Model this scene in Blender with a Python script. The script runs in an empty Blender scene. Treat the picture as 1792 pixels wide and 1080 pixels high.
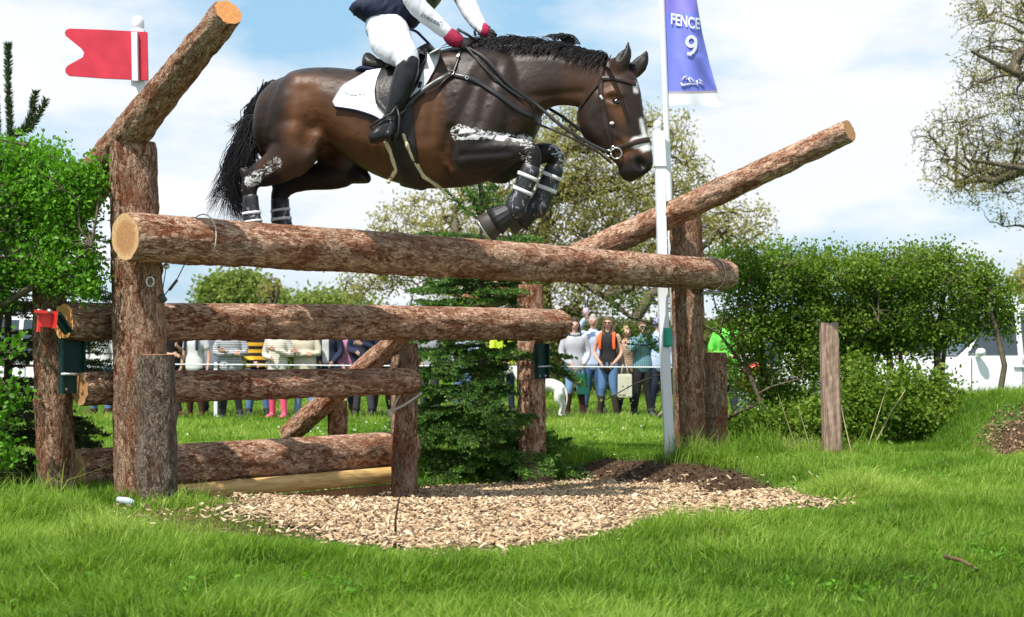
import bpy, math, random
import numpy as np
from mathutils import Vector, Matrix, noise
from mathutils.bvhtree import BVHTree
R = math.radians
SC = bpy.context.scene
COL = SC.collection

# ------------------------------------------------------------------ camera
F = 2400.0            # focal length in photo pixels (photo is 1792 px wide)
CX, CY = 896.0, 595.0 # principal column, horizon row
H = 0.95              # camera height
cam = bpy.data.cameras.new("camera")
camo = bpy.data.objects.new("camera", cam); COL.objects.link(camo)
camo.location = (0, 0, H); camo.rotation_euler = (R(90), 0, 0)
cam.sensor_fit = 'HORIZONTAL'; cam.sensor_width = 36.0
cam.lens = 36.0*F/1792.0
cam.shift_y = (CY-540.0)/1792.0
cam.clip_start = 0.05; cam.clip_end = 3000
cam.dof.use_dof = True; cam.dof.focus_distance = 8.9; cam.dof.aperture_fstop = 4.5
SC.camera = camo

# ------------------------------------------------------------------ world, sun
SUN = Vector((-0.30, -0.45, 0.85)).normalized()
world = bpy.data.worlds.new("World"); SC.world = world; world.use_nodes = True
wn = world.node_tree.nodes; wl = world.node_tree.links; wn.clear()
def wnode(t, **k):
    n = wn.new(t)
    for a, b in k.items(): setattr(n, a, b)
    return n
w_out = wnode('ShaderNodeOutputWorld')
w_bg = wnode('ShaderNodeBackground'); w_bg.inputs['Strength'].default_value = 0.115
sky = wnode('ShaderNodeTexSky'); sky.sky_type = 'NISHITA'; sky.sun_disc = False
sky.sun_elevation = math.asin(SUN.z); sky.sun_rotation = math.atan2(SUN.x, SUN.y)
sky.air_density = 1.0; sky.dust_density = 1.6; sky.ozone_density = 1.0
tc = wnode('ShaderNodeTexCoord'); mp = wnode('ShaderNodeMapping'); mp.inputs['Scale'].default_value = (1.0, 1.0, 2.6)
mp.inputs['Location'].default_value = (3.1, 1.7, 0.35)
nz = wnode('ShaderNodeTexNoise'); nz.inputs['Scale'].default_value = 2.6; nz.inputs['Detail'].default_value = 7; nz.inputs['Roughness'].default_value = 0.52
cr = wnode('ShaderNodeValToRGB'); cr.color_ramp.elements[0].position = 0.42; cr.color_ramp.elements[1].position = 0.54
nz2 = wnode('ShaderNodeTexNoise'); nz2.inputs['Scale'].default_value = 5.0; nz2.inputs['Detail'].default_value = 5
cc = wnode('ShaderNodeMixRGB'); cc.inputs[1].default_value = (7.4, 7.5, 7.6, 1); cc.inputs[2].default_value = (6.0, 6.3, 6.8, 1)
veil = wnode('ShaderNodeMixRGB'); veil.inputs[0].default_value = 0.72; veil.inputs[2].default_value = (2.7, 4.9, 6.7, 1)
mixc = wnode('ShaderNodeMixRGB')
wl.new(tc.outputs['Generated'], mp.inputs[0]); wl.new(mp.outputs[0], nz.inputs['Vector']); wl.new(mp.outputs[0], nz2.inputs['Vector'])
wl.new(nz.outputs['Fac'], cr.inputs[0]); wl.new(cr.outputs[0], mixc.inputs[0])
wl.new(sky.outputs[0], veil.inputs[1]); wl.new(veil.outputs[0], mixc.inputs[1])
wl.new(nz2.outputs['Fac'], cc.inputs[0]); wl.new(cc.outputs[0], mixc.inputs[2])
wl.new(mixc.outputs[0], w_bg.inputs['Color']); wl.new(w_bg.outputs[0], w_out.inputs[0])
sl = bpy.data.lights.new("sun", 'SUN'); sl.energy = 5.0; sl.angle = R(0.6); sl.color = (1.0, 0.95, 0.87)
slo = bpy.data.objects.new("sun", sl); COL.objects.link(slo)
slo.rotation_euler = SUN.to_track_quat('Z', 'Y').to_euler(); slo.location = (0, 0, 30)
SC.view_settings.view_transform = 'Standard'; SC.view_settings.look = 'None'
SC.view_settings.exposure = 0.36; SC.view_settings.gamma = 1.0; SC.view_settings.use_curve_mapping = False
SC.cycles.max_bounces = 6; SC.cycles.transparent_max_bounces = 6
SC.cycles.use_denoising = True
try: SC.cycles.denoiser = 'OPENIMAGEDENOISE'
except Exception: pass

# ------------------------------------------------------------------ helpers
def P(px, py, D): return Vector(((px-CX)*D/F, D, H+(CY-py)*D/F))
def tag(o, label=None, cat=None, group=None, kind=None):
    if label: o['label'] = label
    if cat: o['category'] = cat
    if group: o['group'] = group
    if kind: o['kind'] = kind
    return o
def empty(name, loc, label, cat, group=None, rz=0.0):
    o = bpy.data.objects.new(name, None); COL.objects.link(o); o.location = loc; o.rotation_euler = (0, 0, rz)
    o.empty_display_size = 0.1
    return tag(o, label, cat, group)
def link(name, me, mat=None, parent=None, smooth=True, loc=None):
    o = bpy.data.objects.new(name, me); COL.objects.link(o)
    if mat is not None and len(me.materials) == 0: me.materials.append(mat)
    if smooth and len(me.polygons): me.polygons.foreach_set('use_smooth', [True]*len(me.polygons))
    if loc is not None: o.location = loc
    if parent is not None:
        o.parent = parent
        o.matrix_parent_inverse = Matrix.Translation(-Vector(parent.location)) if parent.parent is None and parent.type == 'EMPTY' and abs(parent.rotation_euler.z) < 1e-9 else Matrix.Identity(4)
    return o
def npmesh(name, V, faces, attrs=None):
    """V (n,3); faces: list of int arrays (m,k)"""
    me = bpy.data.meshes.new(name); V = np.asarray(V, dtype=np.float32)
    me.vertices.add(len(V)); me.vertices.foreach_set('co', V.ravel())
    fs = [np.asarray(f, dtype=np.int32) for f in faces if len(f)]
    li = np.concatenate([f.ravel() for f in fs]); cnt = np.concatenate([np.full(len(f), f.shape[1], np.int32) for f in fs])
    st = np.concatenate([[0], np.cumsum(cnt)[:-1]]).astype(np.int32)
    me.loops.add(len(li)); me.loops.foreach_set('vertex_index', li)
    me.polygons.add(len(cnt)); me.polygons.foreach_set('loop_start', st); me.polygons.foreach_set('loop_total', cnt)
    me.update(calc_edges=True)
    me.polygons.foreach_set('use_smooth', [False]*len(me.polygons))
    if attrs:
        for k, a in attrs.items(): set_attr(me, k, a)
    return me
def set_attr(me, k, a):
    a = np.asarray(a, dtype=np.float32)
    if a.ndim == 1:
        at = me.attributes.new(k, 'FLOAT', 'POINT'); at.data.foreach_set('value', a)
    else:
        at = me.attributes.new(k, 'FLOAT_COLOR', 'POINT')
        if a.shape[1] == 3: a = np.hstack([a, np.ones((len(a), 1), np.float32)])
        at.data.foreach_set('color', a.ravel())
class Geo:
    """collects geometry for one mesh"""
    def __init__(s): s.v = []; s.f = {}; s.n = 0
    def add(s, V, F_):
        V = [tuple(v) for v in V]
        s.v += V
        for f in F_: s.f.setdefault(len(f), []).append([i+s.n for i in f])
        s.n += len(V)
    def box(s, c, size, M=None):
        x, y, z = size[0]/2, size[1]/2, size[2]/2
        V = [Vector((a*x, b*y, d*z)) for a in (-1, 1) for b in (-1, 1) for d in (-1, 1)]
        V = [(M @ v if M is not None else v)+Vector(c) for v in V]
        s.add(V, [(0, 1, 3, 2), (4, 6, 7, 5), (0, 4, 5, 1), (2, 3, 7, 6), (0, 2, 6, 4), (1, 5, 7, 3)])
    def loft(s, rings, cap=True):
        n = len(rings[0]); V = [p for r in rings for p in r]; Fs = []
        for i in range(len(rings)-1):
            for j in range(n):
                a = i*n+j; b = i*n+(j+1) % n
                Fs.append((a, b, b+n, a+n))
        if cap:
            Fs.append(tuple(range(n-1, -1, -1))); Fs.append(tuple(range((len(rings)-1)*n, len(rings)*n)))
        s.add(V, Fs)
    def tube(s, pts, rad, n=6, cap=True):
        s.loft(rings_of(pts, rad, rad, None, n), cap)
    def mesh(s, name): return npmesh(name, np.array(s.v), [np.array(f) for f in s.f.values()])
    def build(s, name, mat, parent=None, smooth=True): return link(name, s.mesh(name), mat, parent, smooth)
def rings_of(pts, ra, rb, ref=None, n=12, p=2.0):
    """rings about a path; ra along ref (made perpendicular), rb along the other axis"""
    pts = [Vector(q) for q in pts]; m = len(pts)
    if not hasattr(ra, '__len__'): ra = [ra]*m
    if not hasattr(rb, '__len__'): rb = [rb]*m
    out = []; prev = None
    for i in range(m):
        t = (pts[min(i+1, m-1)]-pts[max(i-1, 0)])
        if t.length < 1e-9: t = Vector((0, 0, 1))
        t.normalize()
        if ref is not None: b = Vector(ref)
        elif prev is None: b = Vector((0, 0, 1)) if abs(t.z) < 0.9 else Vector((1, 0, 0))
        else: b = prev
        b = b-t*b.dot(t)
        if b.length < 1e-6: b = Vector((1, 0, 0))-t*t.x
        b.normalize(); prev = b; c = t.cross(b)
        r = []
        for j in range(n):
            a = 2*math.pi*j/n; ca, sa = math.cos(a), math.sin(a)
            if p != 2.0:
                ca = math.copysign(abs(ca)**(2/p), ca); sa = math.copysign(abs(sa)**(2/p), sa)
            r.append(pts[i]+b*(ra[i]*ca)+c*(rb[i]*sa))
        out.append(r)
    return out
def limb(g, pts, ra, rb=None, ref=None, n=16, p=2.0, round_ends=True, sub=3):
    """closed rounded loft with spline-resampled path"""
    pts = [Vector(q) for q in pts]
    rb = rb or ra
    m = len(pts)
    if sub > 1 and m > 2:
        P2, A2, B2 = [], [], []
        def cr_(a, b, c, d, t): return 0.5*((2*b)+(c-a)*t+(2*a-5*b+4*c-d)*t*t+(-a+3*b-3*c+d)*t*t*t)
        for i in range(m-1):
            i0, i3 = max(i-1, 0), min(i+2, m-1)
            for k in range(sub):
                t = k/sub
                P2.append(cr_(pts[i0], pts[i], pts[i+1], pts[i3], t))
                A2.append(max(.001, cr_(ra[i0], ra[i], ra[i+1], ra[i3], t))); B2.append(max(.001, cr_(rb[i0], rb[i], rb[i+1], rb[i3], t)))
        P2.append(pts[-1]); A2.append(ra[-1]); B2.append(rb[-1])
        pts, ra, rb = P2, A2, B2
    if round_ends:
        t0 = (pts[0]-pts[1]).normalized(); t1 = (pts[-1]-pts[-2]).normalized()
        k0, k1 = min(ra[0], rb[0]), min(ra[-1], rb[-1])
        pts = [pts[0]+t0*k0*.95, pts[0]+t0*k0*.7]+list(pts)+[pts[-1]+t1*k1*.7, pts[-1]+t1*k1*.95]
        ra = [ra[0]*.25, ra[0]*.72]+list(ra)+[ra[-1]*.72, ra[-1]*.25]
        rb = [rb[0]*.25, rb[0]*.72]+list(rb)+[rb[-1]*.72, rb[-1]*.25]
    g.loft(rings_of(pts, ra, rb, ref, n, p))
def remesh(g, voxel, smooth=6, name='tmp', fac=0.5):
    me = g.mesh(name); o = bpy.data.objects.new(name, me); COL.objects.link(o)
    md = o.modifiers.new('r', 'REMESH'); md.mode = 'VOXEL'; md.voxel_size = voxel; md.use_smooth_shade = True
    if smooth:
        ms = o.modifiers.new('s', 'SMOOTH'); ms.factor = fac; ms.iterations = smooth
    dg = bpy.context.evaluated_depsgraph_get(); dg.update()
    m2 = bpy.data.meshes.new_from_object(o.evaluated_get(dg)); m2.name = name
    bpy.data.objects.remove(o); bpy.data.meshes.remove(me)
    return m2
def coords(me):
    a = np.empty(len(me.vertices)*3, np.float32); me.vertices.foreach_get('co', a); return a.reshape(-1, 3)
def normals(me):
    a = np.empty(len(me.vertices)*3, np.float32); me.vertex_normals.foreach_get('vector', a) if hasattr(me, 'vertex_normals') else me.vertices.foreach_get('normal', a)
    return a.reshape(-1, 3)
def hash2(i, j, s=0):
    v = np.sin(i*127.1+j*311.7+s*74.7)*43758.5453; return v-np.floor(v)
def vn(x, y, s=0):
    """numpy value noise 0..1"""
    xi, yi = np.floor(x), np.floor(y); xf, yf = x-xi, y-yi
    u, v = xf*xf*(3-2*xf), yf*yf*(3-2*yf)
    return (hash2(xi, yi, s)*(1-u)+hash2(xi+1, yi, s)*u)*(1-v)+(hash2(xi, yi+1, s)*(1-u)+hash2(xi+1, yi+1, s)*u)*v
def fbm(x, y, s=0, o=4):
    t = 0; a = .5
    for k in range(o): t = t+a*vn(x*2**k, y*2**k, s+k*13); a *= .5
    return t/(1-.5**o)
def sstep(a, b, x):
    t = np.clip((x-a)/(b-a), 0, 1); return t*t*(3-2*t)

# ------------------------------------------------------------------ materials
def material(name, color=(.5, .5, .5), rough=.6, spec=.5, metal=0.0, coat=0.0, trans=0.0, build=None):
    m = bpy.data.materials.new(name); m.use_nodes = True
    nt = m.node_tree; b = nt.nodes['Principled BSDF']
    b.inputs['Base Color'].default_value = (*color, 1); b.inputs['Roughness'].default_value = rough
    b.inputs['Metallic'].default_value = metal; b.inputs['Specular IOR Level'].default_value = spec
    b.inputs['Coat Weight'].default_value = coat; b.inputs['Coat Roughness'].default_value = .25
    if build: build(nt, b)
    return m
def nd(nt, t, **k):
    n = nt.nodes.new(t)
    for a, v in k.items():
        if a.startswith('i_'): n.inputs[a[2:].replace('_', ' ')].default_value = v
        else: setattr(n, a, v)
    return n
def ramp(nt, stops):
    r = nt.nodes.new('ShaderNodeValToRGB'); e = r.color_ramp.elements
    while len(e) < len(stops): e.new(0.5)
    for x, (p, c) in zip(e, stops): x.position = p; x.color = (*c, 1) if len(c) == 3 else c
    return r
def fabric(name, color, scale=60, var=.25, rough=.85, bump=.3):
    def bd(nt, b):
        tcn = nd(nt, 'ShaderNodeTexCoord'); n = nd(nt, 'ShaderNodeTexNoise', i_Scale=scale, i_Detail=4.0)
        n2 = nd(nt, 'ShaderNodeTexNoise', i_Scale=6.0, i_Detail=3.0)
        nt.links.new(tcn.outputs['Object'], n.inputs['Vector']); nt.links.new(tcn.outputs['Object'], n2.inputs['Vector'])
        ad = nd(nt, 'ShaderNodeMath', operation='ADD'); nt.links.new(n.outputs['Fac'], ad.inputs[0]); nt.links.new(n2.outputs['Fac'], ad.inputs[1])
        r = ramp(nt, [(.35, tuple(c*(1-var) for c in color)), (.65, tuple(min(1, c*(1+var)) for c in color))])
        hf = nd(nt, 'ShaderNodeMath', operation='MULTIPLY'); hf.inputs[1].default_value = .5; nt.links.new(ad.outputs[0], hf.inputs[0])
        nt.links.new(hf.outputs[0], r.inputs[0]); nt.links.new(r.outputs[0], b.inputs['Base Color'])
        bp = nd(nt, 'ShaderNodeBump', i_Strength=bump, i_Distance=.01); nt.links.new(ad.outputs[0], bp.inputs['Height']); nt.links.new(bp.outputs[0], b.inputs['Normal'])
    return material(name, color, rough, .3, build=bd)
def leafmat(name, ca, cb, cc_, transl=.35, rough=.5):
    """leaf colours chosen by the per-leaf attribute 'rnd'; translucent"""
    m = bpy.data.materials.new(name); m.use_nodes = True; nt = m.node_tree; b = nt.nodes['Principled BSDF']
    at = nd(nt, 'ShaderNodeAttribute', attribute_name='rnd')
    r = ramp(nt, [(0.0, ca), (.5, cb), (1.0, cc_)]); nt.links.new(at.outputs['Fac'], r.inputs[0])
    nt.links.new(r.outputs[0], b.inputs['Base Color']); b.inputs['Roughness'].default_value = rough; b.inputs['Specular IOR Level'].default_value = .12
    tr = nd(nt, 'ShaderNodeBsdfTranslucent'); mx = nd(nt, 'ShaderNodeMixShader'); mx.inputs[0].default_value = transl
    hs = nd(nt, 'ShaderNodeHueSaturation', i_Value=1.6, i_Saturation=1.1); nt.links.new(r.outputs[0], hs.inputs['Color']); nt.links.new(hs.outputs[0], tr.inputs['Color'])
    out = nt.nodes['Material Output']
    nt.links.new(b.outputs[0], mx.inputs[1]); nt.links.new(tr.outputs[0], mx.inputs[2]); nt.links.new(mx.outputs[0], out.inputs[0])
    return m
def bark_build(dark, mid, light, sc=1.0, bumpd=.03, lichen=0.0, redc=(.22, .072, .032)):
    def bd(nt, b):
        L = nt.links
        tcn = nd(nt, 'ShaderNodeTexCoord'); mpn = nd(nt, 'ShaderNodeMapping'); mpn.inputs['Scale'].default_value = (1*sc, 1*sc, .38*sc)
        oi = nd(nt, 'ShaderNodeObjectInfo')
        va = nd(nt, 'ShaderNodeVectorMath', operation='SCALE'); va.inputs['Scale'].default_value = 37.0
        cmb = nd(nt, 'ShaderNodeCombineXYZ'); L.new(oi.outputs['Random'], cmb.inputs[0]); L.new(oi.outputs['Random'], cmb.inputs[1]); L.new(cmb.outputs[0], va.inputs[0])
        L.new(va.outputs[0], mpn.inputs['Location']); L.new(tcn.outputs['Object'], mpn.inputs['Vector'])
        wn_ = nd(nt, 'ShaderNodeTexNoise', i_Scale=9.0, i_Detail=3.0); L.new(mpn.outputs[0], wn_.inputs['Vector'])
        ws = nd(nt, 'ShaderNodeVectorMath', operation='SCALE'); ws.inputs['Scale'].default_value = .16; L.new(wn_.outputs['Color'], ws.inputs[0])
        wa = nd(nt, 'ShaderNodeVectorMath', operation='ADD'); L.new(mpn.outputs[0], wa.inputs[0]); L.new(ws.outputs[0], wa.inputs[1])
        vo = nd(nt, 'ShaderNodeTexVoronoi', feature='DISTANCE_TO_EDGE', i_Scale=40.0); L.new(wa.outputs[0], vo.inputs['Vector'])
        vc = nd(nt, 'ShaderNodeTexVoronoi', feature='F1', i_Scale=40.0); L.new(wa.outputs[0], vc.inputs['Vector'])
        n1 = nd(nt, 'ShaderNodeTexNoise', i_Scale=34.0, i_Detail=9.0, i_Roughness=.75); L.new(mpn.outputs[0], n1.inputs['Vector'])
        n2 = nd(nt, 'ShaderNodeTexNoise', i_Scale=4.5, i_Detail=4.0); L.new(mpn.outputs[0], n2.inputs['Vector'])
        n3 = nd(nt, 'ShaderNodeTexNoise', i_Scale=95.0, i_Detail=5.0, i_Roughness=.7); L.new(mpn.outputs[0], n3.inputs['Vector'])
        ed = nd(nt, 'ShaderNodeMapRange'); ed.inputs['From Max'].default_value = .10; L.new(vo.outputs['Distance'], ed.inputs['Value'])
        # plate height
        sm = nd(nt, 'ShaderNodeMath', operation='MULTIPLY_ADD'); sm.inputs[1].default_value = .45; L.new(ed.outputs[0], sm.inputs[0]); L.new(n1.outputs['Fac'], sm.inputs[2])
        s3 = nd(nt, 'ShaderNodeMath', operation='MULTIPLY_ADD'); s3.inputs[1].default_value = .5; L.new(n3.outputs['Fac'], s3.inputs[0]); L.new(sm.outputs[0], s3.inputs[2])
        # colour: random per plate + noise
        sep = nd(nt, 'ShaderNodeSeparateColor'); L.new(vc.outputs['Color'], sep.inputs[0])
        m1 = nd(nt, 'ShaderNodeMath', operation='MULTIPLY_ADD'); m1.inputs[1].default_value = .30; L.new(sep.outputs[0], m1.inputs[0]); L.new(n1.outputs['Fac'], m1.inputs[2])
        m2 = nd(nt, 'ShaderNodeMath', operation='MULTIPLY_ADD'); m2.inputs[1].default_value = .5; L.new(n2.outputs['Fac'], m2.inputs[0]); L.new(m1.outputs[0], m2.inputs[2])
        m3 = nd(nt, 'ShaderNodeMath', operation='MULTIPLY_ADD'); m3.inputs[1].default_value = .35; L.new(n3.outputs['Fac'], m3.inputs[0]); L.new(m2.outputs[0], m3.inputs[2])
        r = ramp(nt, [(.55, dark), (.76, mid), (.92, light), (1.0, tuple(min(1, c*1.35) for c in light))])
        mm = nd(nt, 'ShaderNodeMath', operation='MULTIPLY'); mm.inputs[1].default_value = .84; L.new(m3.outputs[0], mm.inputs[0]); L.new(mm.outputs[0], r.inputs[0])
        cr_ = ramp(nt, [(0.0, (.50, .42, .38)), (.7, (1, 1, 1))]); L.new(ed.outputs[0], cr_.inputs[0])
        mu = nd(nt, 'ShaderNodeMixRGB', blend_type='MULTIPLY'); mu.inputs[0].default_value = .75; L.new(r.outputs[0], mu.inputs[1]); L.new(cr_.outputs[0], mu.inputs[2])
        last = mu.outputs[0]
        # red-brown rubbed patches
        n5 = nd(nt, 'ShaderNodeTexNoise', i_Scale=6.0, i_Detail=7.0, i_Roughness=.65); L.new(mpn.outputs[0], n5.inputs['Vector'])
        rr_ = ramp(nt, [(.50, (0, 0, 0)), (.62, (.7, .7, .7))]); L.new(n5.outputs['Fac'], rr_.inputs[0])
        rc = ramp(nt, [(.35, tuple(c*.75 for c in redc)), (.65, tuple(c*1.5 for c in redc))]); L.new(n1.outputs['Fac'], rc.inputs[0])
        rm = nd(nt, 'ShaderNodeMixRGB'); L.new(rr_.outputs[0], rm.inputs[0]); L.new(last, rm.inputs[1]); L.new(rc.outputs[0], rm.inputs[2]); last = rm.outputs[0]
        # grey-green lichen and weathering patches
        n4 = nd(nt, 'ShaderNodeTexNoise', i_Scale=3.2, i_Detail=6.0, i_Roughness=.7); L.new(mpn.outputs[0], n4.inputs['Vector'])
        lr = ramp(nt, [(.56-lichen*.2, (0, 0, 0)), (.70-lichen*.2, (.75, .75, .75))]); L.new(n4.outputs['Fac'], lr.inputs[0])
        lm = nd(nt, 'ShaderNodeMixRGB'); L.new(lr.outputs[0], lm.inputs[0]); L.new(last, lm.inputs[1])
        lc = ramp(nt, [(.35, (.11, .085, .055)), (.65, (.27, .25, .20))]); L.new(n1.outputs['Fac'], lc.inputs[0]); L.new(lc.outputs[0], lm.inputs[2])
        L.new(lm.outputs[0], b.inputs['Base Color'])
        bp = nd(nt, 'ShaderNodeBump', i_Strength=1.0, i_Distance=bumpd); L.new(s3.outputs[0], bp.inputs['Height']); L.new(bp.outputs[0], b.inputs['Normal'])
    return bd
M = {}
M['bark'] = material('bark_red', rough=.9, spec=.1, build=bark_build((.05, .018, .009), (.27, .10, .050), (.56, .36, .25), 1.25, .022))
M['bark_post'] = material('bark_post', rough=.9, spec=.1, build=bark_build((.04, .015, .008), (.20, .078, .04), (.42, .27, .185), 1.45, .022, .2))
M['bark_grey'] = material('bark_grey', rough=.9, spec=.2, build=bark_build((.02, .014, .01), (.095, .06, .043), (.26, .20, .16), 1.6, .03, .4, (.11, .05, .03)))
M['bark_tree'] = material('bark_tree', rough=.9, spec=.2, build=bark_build((.03, .024, .017), (.10, .085, .05), (.20, .17, .11), .5, .05, .5, (.10, .085, .05)))
M['twig'] = fabric('twig_bark', (.12, .10, .065), 30, .4)
M['twig_dark'] = fabric('twig_bark_dark', (.05, .042, .028), 30, .4)
M['twig_pale'] = fabric('dry_stem', (.42, .34, .2), 30, .3)
def cut_build(nt, b, c0=(.50, .33, .17), c1=(.32, .18, .085)):
    L = nt.links; tcn = nd(nt, 'ShaderNodeTexCoord')
    n = nd(nt, 'ShaderNodeTexNoise', i_Scale=7.0, i_Detail=4.0); L.new(tcn.outputs['Object'], n.inputs['Vector'])
    sx = nd(nt, 'ShaderNodeVectorMath', operation='SCALE'); sx.inputs['Scale'].default_value = .05; L.new(n.outputs['Color'], sx.inputs[0])
    va = nd(nt, 'ShaderNodeVectorMath', operation='ADD'); L.new(tcn.outputs['Object'], va.inputs[0]); L.new(sx.outputs[0], va.inputs[1])
    w = nd(nt, 'ShaderNodeTexWave', wave_type='RINGS', rings_direction='Z', i_Scale=22.0, i_Distortion=1.5, i_Detail=3.0); L.new(va.outputs[0], w.inputs['Vector'])
    n2 = nd(nt, 'ShaderNodeTexNoise', i_Scale=40.0, i_Detail=6.0); L.new(tcn.outputs['Object'], n2.inputs['Vector'])
    mx = nd(nt, 'ShaderNodeMath', operation='MULTIPLY_ADD'); mx.inputs[1].default_value = .16; L.new(w.outputs['Fac'], mx.inputs[0]); L.new(n2.outputs['Fac'], mx.inputs[2])
    r = ramp(nt, [(.30, c1), (.62, c0)]); L.new(mx.outputs[0], r.inputs[0])
    ln = nd(nt, 'ShaderNodeVectorMath', operation='LENGTH'); L.new(tcn.outputs['Object'], ln.inputs[0])
    hr = ramp(nt, [(.085, (.80, .62, .50)), (.115, (1.1, 1.05, 1.0))]); L.new(ln.outputs['Value'], hr.inputs[0])
    mu = nd(nt, 'ShaderNodeMixRGB', blend_type='MULTIPLY'); mu.inputs[0].default_value = 1; L.new(r.outputs[0], mu.inputs[1]); L.new(hr.outputs[0], mu.inputs[2])
    L.new(mu.outputs[0], b.inputs['Base Color'])
    bp = nd(nt, 'ShaderNodeBump', i_Strength=.4, i_Distance=.004); L.new(mx.outputs[0], bp.inputs['Height']); L.new(bp.outputs[0], b.inputs['Normal'])
M['cut'] = material('cut_wood', rough=.75, build=cut_build)
M['cut_orange'] = material('cut_wood_fresh', rough=.75, build=lambda nt, b: cut_build(nt, b, (.80, .45, .17), (.52, .24, .08)))
def streak(c0, c1, s=(14, 14, 1.2)):
    def bd(nt, b):
        L = nt.links; tcn = nd(nt, 'ShaderNodeTexCoord'); m_ = nd(nt, 'ShaderNodeMapping'); m_.inputs['Scale'].default_value = s; L.new(tcn.outputs['Object'], m_.inputs[0])
        n = nd(nt, 'ShaderNodeTexNoise', i_Scale=3.0, i_Detail=8.0, i_Distortion=1.2); L.new(m_.outputs[0], n.inputs['Vector'])
        r = ramp(nt, [(.3, c0), (.65, c1)]); L.new(n.outputs['Fac'], r.inputs[0]); L.new(r.outputs[0], b.inputs['Base Color'])
        bp = nd(nt, 'ShaderNodeBump', i_Strength=.6, i_Distance=.006); L.new(n.outputs['Fac'], bp.inputs['Height']); L.new(bp.outputs[0], b.inputs['Normal'])
    return bd
M['peeled'] = material('peeled_pole', rough=.6, build=streak((.42, .24, .075), (.72, .48, .19)))
M['board'] = material('board', rough=.8, build=streak((.22, .10, .035), (.45, .24, .10), (3, 3, 14)))
M['stake'] = material('weathered_stake', rough=.85, build=streak((.14, .075, .055), (.40, .29, .22)))
M['white'] = material('white_plastic', (.72, .74, .78), .35)
M['white_dirty'] = fabric('white_paint', (.70, .71, .74), 25, .08, .45, .1)
def redpaint(nt, b):
    L = nt.links; tcn = nd(nt, 'ShaderNodeTexCoord'); n = nd(nt, 'ShaderNodeTexNoise', i_Scale=9.0, i_Detail=6.0); L.new(tcn.outputs['Object'], n.inputs['Vector'])
    r = ramp(nt, [(.3, (.44, .012, .03)), (.7, (.60, .022, .05))]); L.new(n.outputs['Fac'], r.inputs[0]); L.new(r.outputs[0], b.inputs['Base Color'])
M['red'] = material('red_board', rough=.5, build=redpaint)
M['redplastic'] = material('red_plastic', (.75, .03, .02), .35)
M['greenmetal'] = fabric('green_metal', (.006, .038, .033), 30, .3, .5, .1)
M['greentape'] = material('green_tape', (.02, .33, .22), .5)
M['steel'] = material('steel', (.55, .56, .58), .35, metal=.8)
M['rope'] = fabric('rope', (.55, .50, .42), 200, .3)
M['wire'] = material('wire_cable', (.05, .05, .055), .5)
M['black'] = material('black_rubber', (.012, .012, .013), .5)
# ------------------------------------------------------------------ terrain
def gz(x, y):
    x = np.asarray(x, dtype=float); y = np.asarray(y, dtype=float)
    z = -.38*sstep(7, 22, y)
    r = np.sqrt((x/2.3)**2+((y-10.3)/2.0)**2)
    z = z-.22*(1-sstep(.7, 1.25, r))
    z = z-.17*(1-sstep(.5, 1.15, np.sqrt(((x+1.55)/1.35)**2+((y-9.75)/1.15)**2)))*sstep(-3.6, -2.3, x)
    z = z+.50*sstep(4.0, 4.7, x-.06*(y-13))*sstep(11.95, 12.75, y)*(1-sstep(16, 20, y))
    z = z+.05*(fbm(x*.7, y*.7, 3)-.5)*(1-sstep(30, 60, y)) - 2.5*sstep(60, 300, y)
    return z
def hit(px, py):
    """where the camera ray through a photo pixel meets the ground"""
    D = 5.0
    for _ in range(4000):
        p = P(px, py, D)
        if p.z <= float(gz(p.x, p.y)): return p
        D *= 1.002
    return P(px, py, 60)
def polyw(pix): return np.array([[hit(a, b).x, hit(a, b).y] for a, b in pix])
def inpoly(x, y, poly):
    c = np.zeros(x.shape, bool); n = len(poly); j = n-1
    for i in range(n):
        xi, yi = poly[i]; xj, yj = poly[j]
        c ^= ((yi > y) != (yj > y)) & (x < (xj-xi)*(y-yi)/(yj-yi+1e-12)+xi); j = i
    return c
def polydist(x, y, poly):
    d = np.full(x.shape, 1e9); n = len(poly)
    for i in range(n):
        a = poly[i]; b = poly[(i+1) % n]; ab = b-a
        t = np.clip(((x-a[0])*ab[0]+(y-a[1])*ab[1])/(ab@ab), 0, 1)
        d = np.minimum(d, np.hypot(x-a[0]-t*ab[0], y-a[1]-t*ab[1]))
    return np.where(inpoly(x, y, poly), -d, d)
CHIP = polyw([(500, 880), (455, 902), (560, 938), (650, 960), (800, 969), (950, 960), (1100, 926), (1250, 906), (1440, 887), (1340, 870), (1200, 858), (1080, 852), (1000, 850), (930, 850), (800, 860), (700, 866), (600, 872)])
SOIL = polyw([(985, 852), (1000, 822), (1060, 806), (1150, 806), (1220, 812), (1290, 825), (1345, 850), (1350, 872), (1260, 868), (1150, 862), (1060, 858)])
SPARSE = polyw([(150, 890), (220, 935), (330, 950), (430, 955), (560, 950), (520, 900), (470, 878), (330, 880)])
BANK = np.array([[4.2, 12.0], [6.8, 11.9], [6.8, 12.42], [4.35, 12.5]])
TREAD = np.array([[-40, 22.8], [40, 22.8], [40, 27.0], [-40, 27.0]])
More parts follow.
